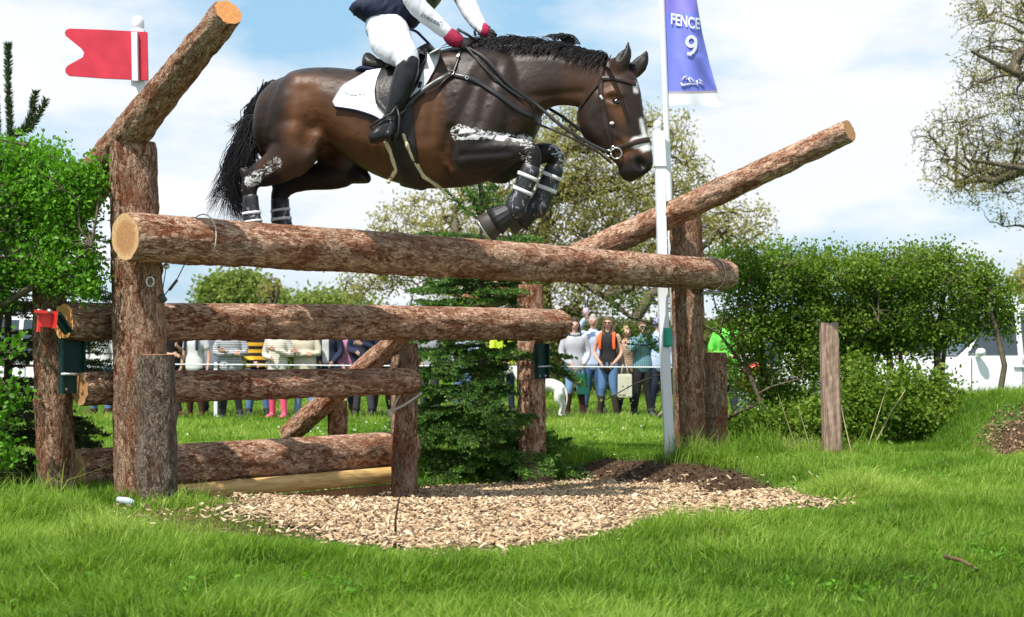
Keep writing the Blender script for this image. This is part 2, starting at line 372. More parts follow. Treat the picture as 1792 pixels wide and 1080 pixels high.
# graded ground sheet reaching the horizon
ys = np.concatenate([np.arange(0, 4, .4), np.arange(4, 14.5, .055), np.arange(14.5, 30, .25), np.arange(30, 80, 2), np.geomspace(80, 2500, 24)])
xs0 = np.concatenate([-np.geomspace(2000, 12, 22), np.arange(-11.5, -5, .5), np.arange(-5, 6.8, .055), np.arange(6.8, 12, .5), np.geomspace(12.5, 2000, 22)])
gx, gy = np.meshgrid(xs0, ys); zz = gz(gx, gy)
dchip = polydist(gx.ravel(), gy.ravel(), CHIP).reshape(gx.shape); dsoil = polydist(gx.ravel(), gy.ravel(), SOIL).reshape(gx.shape)
dbank = polydist(gx.ravel(), gy.ravel(), BANK).reshape(gx.shape)
dirt = 1-sstep(-.05, .10, dsoil+.12*(fbm(gx*5, gy*5, 5)-.5)); dirt = np.maximum(dirt, 1-sstep(-.1, .05, dbank+.25*(fbm(gx*4, gy*4, 6)-.5)))
dirt = np.maximum(dirt, .8*(1-sstep(-.1, .12, dchip))*1.0)
dirt = np.maximum(dirt, .75*(1-sstep(-1, .8, polydist(gx.ravel(), gy.ravel(), TREAD).reshape(gx.shape)+2*(fbm(gx*.6, gy*.6, 8)-.5))))
dirt = np.maximum(dirt, .75*(1-sstep(-.3, .2, polydist(gx.ravel(), gy.ravel(), SPARSE).reshape(gx.shape)+.5*(fbm(gx*3, gy*3, 23)-.5))))
zz = zz+dirt*.05*(fbm(gx*9, gy*9, 11, 5)-.5)*(gy < 15)
ny, nx = gx.shape
idx = np.arange(nx*ny).reshape(ny, nx)
gf = np.stack([idx[:-1, :-1], idx[:-1, 1:], idx[1:, 1:], idx[1:, :-1]], -1).reshape(-1, 4)
gm = npmesh('ground', np.stack([gx, gy, zz], -1).reshape(-1, 3), [gf], {'dirt': dirt.ravel()})
def ground_build(nt, b):
    L = nt.links; tcn = nd(nt, 'ShaderNodeTexCoord'); at = nd(nt, 'ShaderNodeAttribute', attribute_name='dirt')
    n = nd(nt, 'ShaderNodeTexNoise', i_Scale=30.0, i_Detail=8.0, i_Roughness=.7); L.new(tcn.outputs['Object'], n.inputs['Vector'])
    n2 = nd(nt, 'ShaderNodeTexNoise', i_Scale=1.6, i_Detail=5.0); L.new(tcn.outputs['Object'], n2.inputs['Vector'])
    g = ramp(nt, [(.3, (.03, .075, .012)), (.55, (.06, .16, .02)), (.75, (.12, .20, .035))]); L.new(n2.outputs['Fac'], g.inputs[0])
    s = ramp(nt, [(.3, (.022, .012, .007)), (.55, (.085, .052, .032)), (.75, (.20, .13, .085))]); L.new(n.outputs['Fac'], s.inputs[0])
    mx = nd(nt, 'ShaderNodeMixRGB'); L.new(at.outputs['Fac'], mx.inputs[0]); L.new(g.outputs[0], mx.inputs[1]); L.new(s.outputs[0], mx.inputs[2])
    L.new(mx.outputs[0], b.inputs['Base Color'])
    bp = nd(nt, 'ShaderNodeBump', i_Strength=1.0, i_Distance=.03); L.new(n.outputs['Fac'], bp.inputs['Height']); L.new(bp.outputs[0], b.inputs['Normal'])
M['ground'] = material('ground_soil_grass', rough=.95, spec=.15, build=ground_build)
tag(link('ground', gm, M['ground']), kind='structure')

# ------------------------------------------------------------------ log jump
def fence_pt(px, py, k): return P(px, py, k/(3000.0-px))
def log_mesh(name, p0, p1, r0, r1, seed=0, rough=1.0, bend=0.0, n=None, nseg=None):
    """bark cylinder along local z, origin at p0; ends slightly rounded, bark ragged"""
    L = (p1-p0).length; n = n or 40; nseg = nseg or max(12, int(L/.035))
    t = np.linspace(0, 1, nseg+1); a = np.linspace(0, 2*np.pi, n, endpoint=False)
    T, A = np.meshgrid(t, a, indexing='ij')
    Rr = r0+(r1-r0)*T
    zz_ = T*L
    f = fbm(A*3/np.pi*2+50, zz_*2.2+seed*7.3, seed, 3); f2 = (fbm(A*r0*46+9, zz_*10+seed*3, seed+5, 3)-.5)
    ridge = np.abs(fbm(A*r0*30+3, zz_*7+seed, seed+9, 2)-.5)*2
    per = np.cos(A*1+seed)*.02+np.cos(A*2+seed*2+zz_*1.3)*.02
    rr = Rr*(1+per+rough*(.11*(f-.5)))+rough*(.024*f2-.012*ridge)
    for q in range(6):  # knots
        zk = L*(.08+.84*hash2(np.float64(seed), np.float64(q), 3)); ak = 6.283*hash2(np.float64(seed), np.float64(q), 9)
        da = np.angle(np.exp(1j*(A-ak)))*r0
        rr = rr+.016*np.exp(-((zz_-zk)**2+da**2)/(.035**2))
    # blend the seam (value noise is not periodic in A)
    w = sstep(0, .35, A)*sstep(0, .35, 2*np.pi-A); rr = Rr*(1+per)*(1-w)+rr*w
    endf = np.minimum(zz_, L-zz_); rr = rr*(1-.05*np.exp(-(endf/.02)**2))
    bx = bend*np.sin(np.pi*T)
    V = np.stack([rr*np.cos(A)+bx, rr*np.sin(A), zz_], -1).reshape(-1, 3)
    ii = np.arange((nseg+1)*n).reshape(nseg+1, n)
    Fq = np.stack([ii[:-1], np.roll(ii[:-1], -1, 1), np.roll(ii[1:], -1, 1), ii[1:]], -1).reshape(-1, 4)
    return npmesh(name, V, [Fq]), rr[0], rr[-1], a
def frame_mat(p0, p1, roll=0.0):
    z = (p1-p0).normalized(); x = Vector((0, 0, 1)).cross(z) if abs(z.z) < .9 else Vector((0, 1, 0)).cross(z)
    x.normalize(); y = z.cross(x)
    Mt = Matrix((x, y, z)).transposed().to_4x4() @ Matrix.Rotation(roll, 4, 'Z'); Mt.translation = p0
    return Mt
def put(o, Mw, parent):
    """give a child its world matrix"""
    o.parent = parent
    if parent is None: o.matrix_world = Mw; return
    pw = parent['_mw'] if '_mw' in parent else None
    o.matrix_parent_inverse = Matrix.Identity(4)
    o.matrix_basis = world_of(parent).inverted() @ Mw
def world_of(o):
    m = o.matrix_basis.copy()
    if o.parent: m = world_of(o.parent) @ o.matrix_parent_inverse @ m
    return m
LOGN = [0]
def log(name, p0, p1, r0, r1, mat, parent, cut='cut', label=None, bend=0.0, roll=1.57, rough=1.0):
    LOGN[0] += 1
    me, e0, e1, a = log_mesh(name, p0, p1, r0, r1, LOGN[0], rough, bend)
    o = bpy.data.objects.new(name, me); COL.objects.link(o); me.materials.append(mat)
    me.polygons.foreach_set('use_smooth', [True]*len(me.polygons))
    Mw = frame_mat(p0, p1, roll); put(o, Mw, parent)
    if label: o['label'] = label
    L = (p1-p0).length
    for which, e, z in ((0, e0, -.001), (1, e1, .001)):
        V = [(0, 0, 0)]+[(rr*.5*math.cos(t), rr*.5*math.sin(t), 0) for rr, t in zip(e, a)]+[(rr*.995*math.cos(t), rr*.995*math.sin(t), 0) for rr, t in zip(e, a)]
        n = len(a); tri = [(0, 1+(j+1) % n, 1+j) for j in range(n)]; qd = [(1+j, 1+(j+1) % n, 1+n+(j+1) % n, 1+n+j) for j in range(n)]
        cm = npmesh('cut_end', np.array(V), [np.array(tri), np.array(qd)]); cm.materials.append(M[cut])
        c = bpy.data.objects.new('cut_end', cm); COL.objects.link(c); c.parent = o; c.matrix_basis = Matrix.Translation((0, 0, z+which*L))
        c.visible_shadow = True
    return o
def loop_tie(px, py_t, k, r, mat, parent, th=.004, tilt=0.0):
    c = fence_pt(px, py_t, k); ax = Vector((.877, 1, 0)).normalized(); u = Vector((0, 0, 1)); v = ax.cross(u)
    pts = [c+u*(r*math.cos(t))+v*(r*math.sin(t))+ax*(tilt*math.cos(t)) for t in np.linspace(0, 2*math.pi, 33)]
    g = Geo(); g.tube(pts, th, 6); return g.build('tie_loop', mat, parent)
jump = empty('log_jump', fence_pt(255, 875, 23040), 'tall log jump with a huge top log and two long raking logs', 'log fence')
lg = log('top_rail', fence_pt(220, 415, 22080), fence_pt(1271, 481.5, 22080), .147, .147, M['bark'], jump, label='long reddish bark log across the top of the jump')
loop_tie(352, 418, 22080, .150, M['rope'], jump, .004, .01); loop_tie(1245, 480, 22080, .152, M['rope'], jump, .005, .012)
log('post', fence_pt(251, 900, 23040), fence_pt(232, 250, 23040), .178, .143, M['bark_post'], jump, label='thick upright log post at the left end of the jump')
log('post', fence_pt(1209, 805, 23040), fence_pt(1199, 362, 23040), .148, .152, M['bark_post'], jump, label='upright log post near the white marker pole')
log('stub_post', fence_pt(277, 900, 22250), fence_pt(274, 621, 22250), .118, .108, M['bark_grey'], jump, label='short grey brown log stub in front of the left post', rough=.7)
log('stub_post', fence_pt(1251, 805, 22900), fence_pt(1250, 617, 22900), .128, .122, M['bark_post'], jump, cut='cut', label='short log stub right of the right post, bark peeled', rough=.7)
def along(p, q, t): return p+(q-p)*t
a0 = P(400, 22, 7.35); a1 = P(232, 232, 8.25); log('raking_log', along(a0, a1, 2.05), a0, .145, .082, M['bark_post'], jump, 'cut_orange', 'steep raking log with fresh orange cut end pointing up over the left post', bend=.01)
b0 = P(1487, 229, 11.25); b1 = P(825, 533, 14.1); log('raking_log', b1, b0, .15, .097, M['bark'], jump, 'cut', 'long raking log rising to the upper right over the right post', bend=-.012)
# inner, lower frame
inner = empty('log_jump', fence_pt(700, 862, 24500), 'lower log frame with shorter rails and yellow pole behind the top log', 'log fence')
log('rail', fence_pt(112, 563, 23930), fence_pt(981, 569, 23930), .118, .140, M['bark'], inner, 'cut_orange', 'middle log rail with orange cut end and green metal brackets', bend=.008)
log('rail', fence_pt(140, 680, 23930), fence_pt(722, 667, 23930), .102, .105, M['bark'], inner, 'cut', 'lower log rail ending beside the fir tree')
log('ground_log', fence_pt(130, 828, 25800), fence_pt(716, 785, 25800), .158, .15, M['bark'], inner, 'cut', 'thick dark log lying low between the posts')
log('ground_pole', fence_pt(128, 880, 25300), fence_pt(716, 828, 25300), .062, .062, M['peeled'], inner, 'cut_orange', 'smooth yellow peeled pole along the foot of the jump', rough=.12)
g = Geo(); q0 = fence_pt(128, 930, 25450); q1 = fence_pt(716, 868, 25450); Mb = frame_mat(q0, q1)
bo = Geo(); bo.box((0, 0, (q1-q0).length/2), (.05, .22, (q1-q0).length)); mo = bo.mesh('kick_board'); mo.materials.append(M['board'])
ob = bpy.data.objects.new('kick_board', mo); COL.objects.link(ob); put(ob, Mb, inner)
log('post', fence_pt(101, 900, 24730), fence_pt(84, 455, 24730), .125, .10, M['bark_post'], inner, label='log post at the left hedge holding red and green clamps')
log('post', fence_pt(706, 900, 24500), fence_pt(709, 601, 24500), .103, .100, M['bark_post'], inner, label='slim log post left of the fir tree')
log('post', fence_pt(931, 880, 24730), fence_pt(928, 498, 24730), .128, .118, M['bark'], inner, label='reddish log post right of the fir tree')
log('post', P(590, 760, 11.3), P(590, 700, 11.2), .085, .082, M['bark'], inner, label='short stub post under the small raking log')
log('raking_log', P(505, 760, 11.4), P(700, 590, 10.62), .092, .085, M['bark'], inner, 'cut', 'small raking log leaning against the slim post')
# clamps and wires
def bracket(px, py, k, w, h, rz=0.74):
    c = fence_pt(px, py, k); br = Geo(); Mz = Matrix.Rotation(rz, 3, 'Z')
    br.box(c, (w, .02, h), Mz); br.box(c+Mz @ Vector((-w/2, -.02, 0)), (.012, .05, h), Mz); br.box(c+Mz @ Vector((w/2, -.02, 0)), (.012, .05, h), Mz)
    o = br.build('hinge_plate', M['greenmetal'], inner, False)
    for q in (-.3, .3):
        s_ = Geo(); s_.tube([c+Mz @ Vector((w*q, -.012, -h*.42)), c+Mz @ Vector((w*q, -.03, -h*.42))], .011, 8); b_ = s_.build('bolt', M['steel'], None); put(b_, Matrix.Identity(4), o)
    s_ = Geo()
    s_.tube([c+Mz @ Vector((-w*.6, -.05, -h*.15)), c+Mz @ Vector((w*.6, -.05, -h*.15))], .009, 8)
    b_ = s_.build('bolt', M['steel'], None); put(b_, Matrix.Identity(4), o)
bracket(124, 640, 24100, .14, .34); bracket(946, 632, 24100, .12, .30)
cc0 = fence_pt(82, 560, 23350)
g = Geo(); Mz = Matrix.Rotation(.5, 3, 'Z') @ Matrix.Rotation(.08, 3, 'Y')
g.box(cc0, (.075, .03, .085), Mz); g.box(cc0+Vector((0, -.02, .045)), (.12, .05, .018), Mz); g.box(cc0+Vector((.05, -.01, 0)), (.016, .07, .10), Mz); g.box(cc0+Vector((-.045, -.005, -.02)), (.014, .05, .10), Mz)
g.build('clamp', M['redplastic'], inner, False)['label'] = 'red plastic safety clamp'
g = Geo(); cc1 = fence_pt(109, 566, 23600); My = Matrix.Rotation(.9, 3, 'Z') @ Matrix.Rotation(-.65, 3, 'Y')
g.box(cc1, (.05, .03, .13), My); g.box(cc1+Vector((.02, -.01, 0)), (.012, .05, .13), My); g.build('end_plate', M['greenmetal'], inner, False)
for dx in (-.03, .03):
    g = Geo(); g.tube([cc0+Vector((dx, -.055, .05)), cc0+Vector((dx, -.03, .05))], .013, 8); g.build('bolt', M['steel'], inner)
g = Geo(); w0 = fence_pt(352, 430, 22000); w1 = fence_pt(287, 518, 22300); g.tube([w0+Vector((0, -.16, 0)), along(w0, w1, .6)+Vector((0, -.04, -.02)), w1], .0035, 6)
g.tube([fence_pt(291, 466, 22300), fence_pt(285, 505, 22400)], .003, 6); g.tube([fence_pt(310, 490, 22250), fence_pt(296, 508, 22300)], .009, 6)
g.tube([w1+Vector((-.02, 0, 0)), w1+Vector((.005, -.01, -.03))], .022, 8); g.build('wire_stay', M['wire'], jump)
g = Geo(); c = fence_pt(291, 466, 22100); g.tube([c+Vector((0, -.01, 0)), c+Vector((0, .01, 0))], .018, 14); g.build('steel_disc', M['steel'], jump); g = Geo()
c = fence_pt(263, 493, 22000); g.tube([c+Vector((.022*math.cos(t), 0, .027*math.sin(t))) for t in np.linspace(0, 6.2832, 20)], .005, 6); g.build('steel_eye', M['steel'], jump)
g = Geo(); g.tube([fence_pt(1228, 513, 22500), fence_pt(1257, 512, 22300)], .017, 8); g.tube([fence_pt(1196, 535, 22400), fence_pt(1225, 514, 22400)], .003, 5)
g.tube([fence_pt(1180, 585, 22650), fence_pt(1184, 690, 22700)], .006, 6); g.build('wire_stay', M['steel'], jump)
g = Geo(); k0 = fence_pt(683, 721, 24100); g.tube([fence_pt(700, 690, 24000), k0], .010, 6); g.tube([k0, along(k0, fence_pt(730, 693, 24000), .55)+Vector((0, 0, -.01)), fence_pt(738, 688, 24100)], .010, 6)
g.tube([k0+Vector((-.01, 0, .02)), k0+Vector((0, 0, -.04))], .017, 8); g.build('rope_knot', M['rope'], inner)
# ------------------------------------------------------------------ horse
YAW = R(13.0)
HA = P(440, 300, 9.25); HD = Vector((math.cos(YAW), -math.sin(YAW), 0)); HN = Vector((-math.sin(YAW), -math.cos(YAW), 0))  # along, towards the camera side
CAM = Vector((0, 0, H))
def hp(px, py, lat=0.0):
    """point on the horse's vertical long plane shifted sideways by lat (metres)"""
    d = P(px, py, 1.0)-CAM; A = HA+HN*lat
    t = (A-CAM).dot(HN)/d.dot(HN); return CAM+d*t
def hs(px, lat=0.0): return hp(px, 300, lat).y/F   # metres per photo pixel
def hl(g, pts, n=20, p=2.0, sub=3, ends=True):
    """pts: (px,py,lat,r_px,r_lat)"""
    limb(g, [hp(a, b, c) for a, b, c, _, _ in pts], [q[4] for q in pts], [q[3]*hs(q[0], q[2]) for q in pts], HN, n, p, ends, sub)
def hb(g, st, n=28, p=2.2, lat=0.0):
    """stations: top px, bottom px, half width"""
    rings = []
    st = [tuple(q)+(0.0,) if len(q) == 5 else q for q in st]
    # ring plane follows the given top/bottom chord
    m = len(st); S = []
    def cr_(a, b, c, d, t): return 0.5*((2*b)+(c-a)*t+(2*a-5*b+4*c-d)*t*t+(-a+3*b-3*c+d)*t*t*t)
    for i in range(m-1):
        i0, i3 = max(i-1, 0), min(i+2, m-1)
        for k in range(3):
            t = k/3; S.append(tuple(cr_(st[i0][q], st[i][q], st[i+1][q], st[i3][q], t) for q in range(len(st[i]))))
    S.append(tuple(st[-1]))
    for s_ in S:
        tp, bt, w = hp(s_[0], s_[1], lat), hp(s_[2], s_[3], lat), s_[4]; sq = s_[5] if len(s_) > 5 else 0.0
        c = (tp+bt)/2; u = (tp-bt)/2; r = []
        for j in range(n):
            a = 2*math.pi*j/n; ca, sa = math.cos(a), math.sin(a)
            ca2 = math.copysign(abs(ca)**(2/p), ca); sa2 = math.copysign(abs(sa)**(2/p), sa)
            r.append(c+u*ca2+HN*(w*sa2*(1-sq*ca2)))      # sq>0: narrower on top
        rings.append(r)
    g.loft(rings)
g = Geo()
# trunk
hb(g, [(462, 178, 456, 225, .05), (466, 163, 455, 262, .17), (482, 147, 470, 285, .24), (510, 130, 512, 285, .285), (545, 121, 562, 262, .30), (590, 120, 590, 262, .30), (622, 123, 618, 283, .305),
       (662, 124, 655, 306, .31), (705, 116, 700, 322, .315), (745, 100, 742, 330, .31), (785, 86, 790, 329, .295), (820, 80, 838, 322, .27), (850, 80, 876, 305, .24), (880, 86, 912, 276, .20), (902, 100, 932, 250, .15), (918, 120, 938, 225, .09)], p=2.15)
# neck
hb(g, [(795, 92, 870, 290, .19, .4), (830, 82, 918, 262, .175, .45), (868, 80, 941, 228, .145, .4), (905, 79, 948, 201, .118, .3), (950, 81, 970, 186, .10, .2), (998, 88, 1003, 186, .088, .1), (1035, 98, 1030, 195, .082, 0), (1068, 104, 1048, 200, .075, 0)], p=2.1)
# head
hb(g, [(1074, 99, 1040, 150, .05), (1095, 110, 1018, 185, .078), (1112, 131, 1011, 206, .090), (1121, 158, 1012, 224, .097), (1125, 185, 1024, 244, .094), (1129, 212, 1046, 262, .080), (1134, 236, 1070, 280, .066), (1139, 256, 1083, 294, .059), (1143, 275, 1087, 305, .061), (1142, 291, 1097, 314, .055), (1133, 303, 1108, 317, .035)], p=2.35)
hl(g, [(1090, 297, 0, 10, .036), (1098, 309, 0, 9, .038), (1106, 313, 0, 6, .03)])      # lower lip / chin
# ears
for (bx, by, tx, ty, lt) in ((1080, 122, 1100, 73, .050), (1104, 130, 1132, 87, -.050)):
    pts = [(bx+(tx-bx)*t+(3 if lt > 0 else 5)*math.sin(3.14*t), by+(ty-by)*t, lt, r, r2) for t, r, r2 in ((0, 13, .032), (.2, 15, .036), (.42, 14.5, .032), (.65, 11, .024), (.85, 6, .015), (1, 2.0, .006))]
    hl(g, pts, 12)
# near hind
hl(g, [(505, 195, .13, 46, .13), (515, 232, .17, 50, .125), (515, 262, .19, 42, .11), (492, 285, .195, 35, .085), (465, 302, .19, 26, .062), (444, 312, .185, 20, .046), (437, 330, .185, 14.5, .040), (438, 352, .185, 12.5, .036), (440, 378, .185, 12.5, .035), (443, 399, .185, 15.5, .042), (449, 417, .185, 12.5, .037), (456, 431, .185, 14, .044)])
hl(g, [(424, 297, .185, 6, .022), (430, 305, .185, 11, .03), (440, 318, .185, 12, .035)])
hl(g, [(548, 240, .17, 26, .10), (540, 268, .185, 20, .085), (520, 292, .19, 18, .07)])   # stifle
# far hind
hl(g, [(585, 235, -.14, 55, .12), (600, 270, -.16, 46, .10), (605, 297, -.17, 30, .085), (575, 306, -.18, 27, .075), (540, 312, -.18, 22, .062), (507, 321, -.18, 20, .05), (490, 340, -.18, 17, .042), (490, 362, -.18, 14.5, .038), (491, 384, -.18, 14.5, .037), (494, 402, -.18, 17, .043), (500, 419, -.18, 13, .038), (507, 432, -.18, 15, .044)])
hl(g, [(618, 300, -.16, 24, .07), (640, 312, -.10, 10, .05)])
hl(g, [(478, 316, -.18, 8, .025), (488, 325, -.18, 13, .035)])
# shoulder and near foreleg
hl(g, [(845, 165, .13, 55, .12), (838, 215, .16, 52, .13), (822, 255, .18, 44, .125), (806, 285, .185, 30, .11)])
hl(g, [(808, 272, .19, 33, .11), (835, 268, .20, 33, .10), (865, 266, .20, 28, .078), (895, 264, .20, 22.5, .060), (918, 262, .20, 18.5, .050), (931, 270, .20, 17, .048), (932, 288, .20, 14.5, .042), (925, 308, .20, 13, .038), (917, 328, .20, 12.5, .037), (909, 347, .20, 14, .040), (902, 361, .20, 17.5, .046), (891, 373, .20, 14.5, .041), (880, 381, .20, 15, .045)])
# far foreleg
hl(g, [(850, 262, -.12, 46, .11), (872, 288, -.14, 34, .095), (900, 285, -.15, 26, .075), (930, 274, -.16, 21, .058), (955, 267, -.16, 18, .05), (971, 273, -.16, 16.5, .048), (973, 289, -.16, 14.5, .042), (965, 310, -.16, 13, .038), (956, 330, -.16, 12.5, .037), (948, 346, -.16, 14, .04), (941, 358, -.16, 17, .045), (930, 368, -.16, 14, .04), (920, 376, -.16, 14, .044)])
hl(g, [(862, 300, -.08, 20, .08), (880, 306, -.10, 17, .07)])
horse_me = remesh(g, .0125, 7, 'horse')
# sculpting along the surface: bumps (+) and hollows (-)   (px, py, radius px, amount m, side)
V = coords(horse_me); Nn = normals(horse_me)
def proj(V): return CX+V[:, 0]*F/V[:, 1], CY-(V[:, 2]-H)*F/V[:, 1]
lat = (V-np.array(HA)) @ np.array(HN)
# orthographic pixel-like coordinates in the horse plane (so both sides get the same anatomy)
Vp = V-np.outer(lat, np.array(HN)); HX, HY = proj(Vp)
disp = np.zeros(len(V))
def stroke(pts, r, amt, side=None):
    d = np.full(len(V), 1e9)
    for (a, b), (c, e) in zip(pts[:-1], pts[1:]):
        t = np.clip(((HX-a)*(c-a)+(HY-b)*(e-b))/((c-a)**2+(e-b)**2), 0, 1); d = np.minimum(d, np.hypot(HX-a-t*(c-a), HY-b-t*(e-b)))
    w = np.exp(-(d/r)**2)*amt
    if side is not None: w = w*(lat*side > .03)
    else: w = w*np.clip(np.abs(lat)/.06, 0, 1)
    return w
legs_far = (lat < -.05)
disp += stroke([(560, 175), (575, 225), (566, 262)], 17, -.030)                # flank hollow
disp += stroke([(545, 150), (556, 190), (545, 240)], 12, .012)
disp += stroke([(508, 140), (490, 200), (478, 262)], 10, -.012)
disp += stroke([(530, 150), (515, 230)], 18, .010)
disp += stroke([(800, 130), (782, 190), (778, 250), (790, 300)], 12, -.022)     # behind shoulder blade
disp += stroke([(808, 240), (796, 275), (802, 300)], 9, -.016)
disp += stroke([(850, 105), (828, 160), (815, 220)], 11, .010)
disp += stroke([(880, 125), (868, 180), (858, 225)], 12, -.014)                 # shoulder/neck groove
disp += stroke([(905, 190), (930, 215)], 14, .012)
disp += stroke([(935, 175), (985, 168), (1020, 165)], 8, -.010)                 # jugular groove
disp += stroke([(900, 110), (960, 108), (1020, 118)], 10, .006)
disp += stroke([(825, 249), (905, 252)], 7, .006, 1); disp += stroke([(828, 282), (905, 276)], 6, -.010, 1)
disp += stroke([(640, 250), (700, 268), (770, 272)], 16, .008)
disp += stroke([(1048, 170), (1030, 215), (1045, 240)], 9, .007)               # cheek
disp += stroke([(1066, 230), (1090, 245), (1112, 258)], 5, .007)                # facial crest
disp += stroke([(1060, 200), (1078, 225), (1090, 270)], 6, -.009)
disp += stroke([(1064, 169), (1078, 163), (1092, 171)], 5, .016); disp += stroke([(1068, 184), (1080, 188), (1090, 184)], 4, .008)                # brow
disp += stroke([(1074, 177), (1083, 177)], 5, -.012)
disp += stroke([(1122, 287), (1127, 293)], 7.5, -.036)                          # nostril
disp += stroke([(1110, 280), (1113, 298), (1124, 306)], 5, .008)
disp += stroke([(1108, 309), (1134, 304)], 2.5, -.008)                          # mouth line
disp += stroke([(1086, 104), (1094, 86)], 4, -.014, 1); disp += stroke([(1112, 118), (1124, 98)], 4.5, -.016)
# ribs and veins, faint
disp += .0025*np.sin(HX*.32+HY*.06)*np.exp(-((HX-690)/60)**2-((HY-240)/50)**2)
ven = np.abs(fbm(HX*.035+4, HY*.05, 21, 3)-.5); disp += .004*np.exp(-(ven/.012)**2)*(HX > 560)*(HY > 120)*(np.abs(lat) > .1)
V2 = V+Nn*disp[:, None]
horse_me.vertices.foreach_set('co', V2.astype(np.float32).ravel()); horse_me.update()
# coat: bay patches, black points, painted shade on the far hind leg, white mud
blk = np.zeros(len(V))
def zone(pts, r0, r1, side=None):
    d = np.full(len(V), 1e9)
    for (a, b), (c, e) in zip(pts[:-1], pts[1:]):
        t = np.clip(((HX-a)*(c-a)+(HY-b)*(e-b))/((c-a)**2+(e-b)**2+1e-9), 0, 1); d = np.minimum(d, np.hypot(HX-a-t*(c-a), HY-b-t*(e-b)))
    w = 1-sstep(r0, r1, d)
    if side is not None: w = w*(lat*side > 0)
    return w
nzz = fbm(HX*.03, HY*.03, 31, 4)-.5
for a in ([[(437, 300), (440, 430)], 26, 44], [[(490, 330), (500, 430)], 22, 36], [[(845, 275), (935, 265), (905, 360), (870, 395)], 22, 48], [[(880, 300), (970, 270), (945, 350), (920, 380)], 20, 46],
          [[(550, 118), (640, 118), (800, 80), (1060, 92)], 8, 34], [[(1120, 295), (1105, 310)], 16, 34], [[(1090, 100), (1100, 78)], 12, 20], [[(1118, 110), (1130, 90)], 8, 16], [[(452, 200), (450, 260)], 4, 16],
          [[(600, 312), (640, 318)], 14, 30]): blk = np.maximum(blk, zone(*a))
blk = np.maximum(blk, (lat < -.09)*(HX < 650)*(HY > 262)*.85)  # shade on the far hind leg and underside, put into the coat colour
blk = np.maximum(blk, .60*zone([(500, 170), (490, 240)], 22, 50)); blk = np.maximum(blk, .62*zone([(860, 130), (845, 230)], 40, 75)); blk = np.maximum(blk, .5*zone([(930, 130), (1010, 140)], 20, 60))
blk = np.maximum(blk, .7*zone([(1105, 150), (1120, 230)], 8, 22)); blk = np.maximum(blk, .55*zone([(1040, 200), (1060, 240)], 20, 40))
blk = np.clip(blk+nzz*.3*(blk > .02), 0, 1)
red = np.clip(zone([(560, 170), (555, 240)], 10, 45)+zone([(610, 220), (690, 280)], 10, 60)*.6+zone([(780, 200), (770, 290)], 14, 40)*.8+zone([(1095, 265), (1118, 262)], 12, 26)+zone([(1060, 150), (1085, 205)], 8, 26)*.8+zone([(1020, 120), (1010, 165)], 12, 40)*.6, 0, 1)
wht = zone([(1113, 148), (1115, 163)], 2, 5)+zone([(1124, 212), (1127, 228), (1130, 240)], 1.5, 5)+zone([(1116, 252), (1136, 248)], 9, 12)+zone([(1128, 262), (1134, 260)], 4, 7)
wht = np.clip(wht*(nzz+.9), 0, 1)
mud = np.maximum(zone([(820, 243), (850, 248)], 12, 19, 1), zone([(850, 247), (925, 250)], 7, 13, 1))*(HY < 258)*np.clip(.93+nzz*1.2, 0, 1)+zone([(928, 250), (938, 268), (930, 300)], 8, 20, 1)*.8+zone([(512, 293), (490, 306), (462, 324)], 8, 20, 1)*np.clip(.97+nzz*1.0, 0, 1)+zone([(965, 256), (981, 270), (972, 300)], 10, 16, -1)*.9
mud = np.maximum(mud, zone([(440, 372), (440, 384)], 10, 16)*.9); mud = np.maximum(mud, zone([(490, 376), (490, 380)], 4, 18)*.5)
set_attr(horse_me, 'coat', np.stack([blk, red, np.clip(wht, 0, 1)], -1)); set_attr(horse_me, 'mud', np.clip(mud, 0, 1))
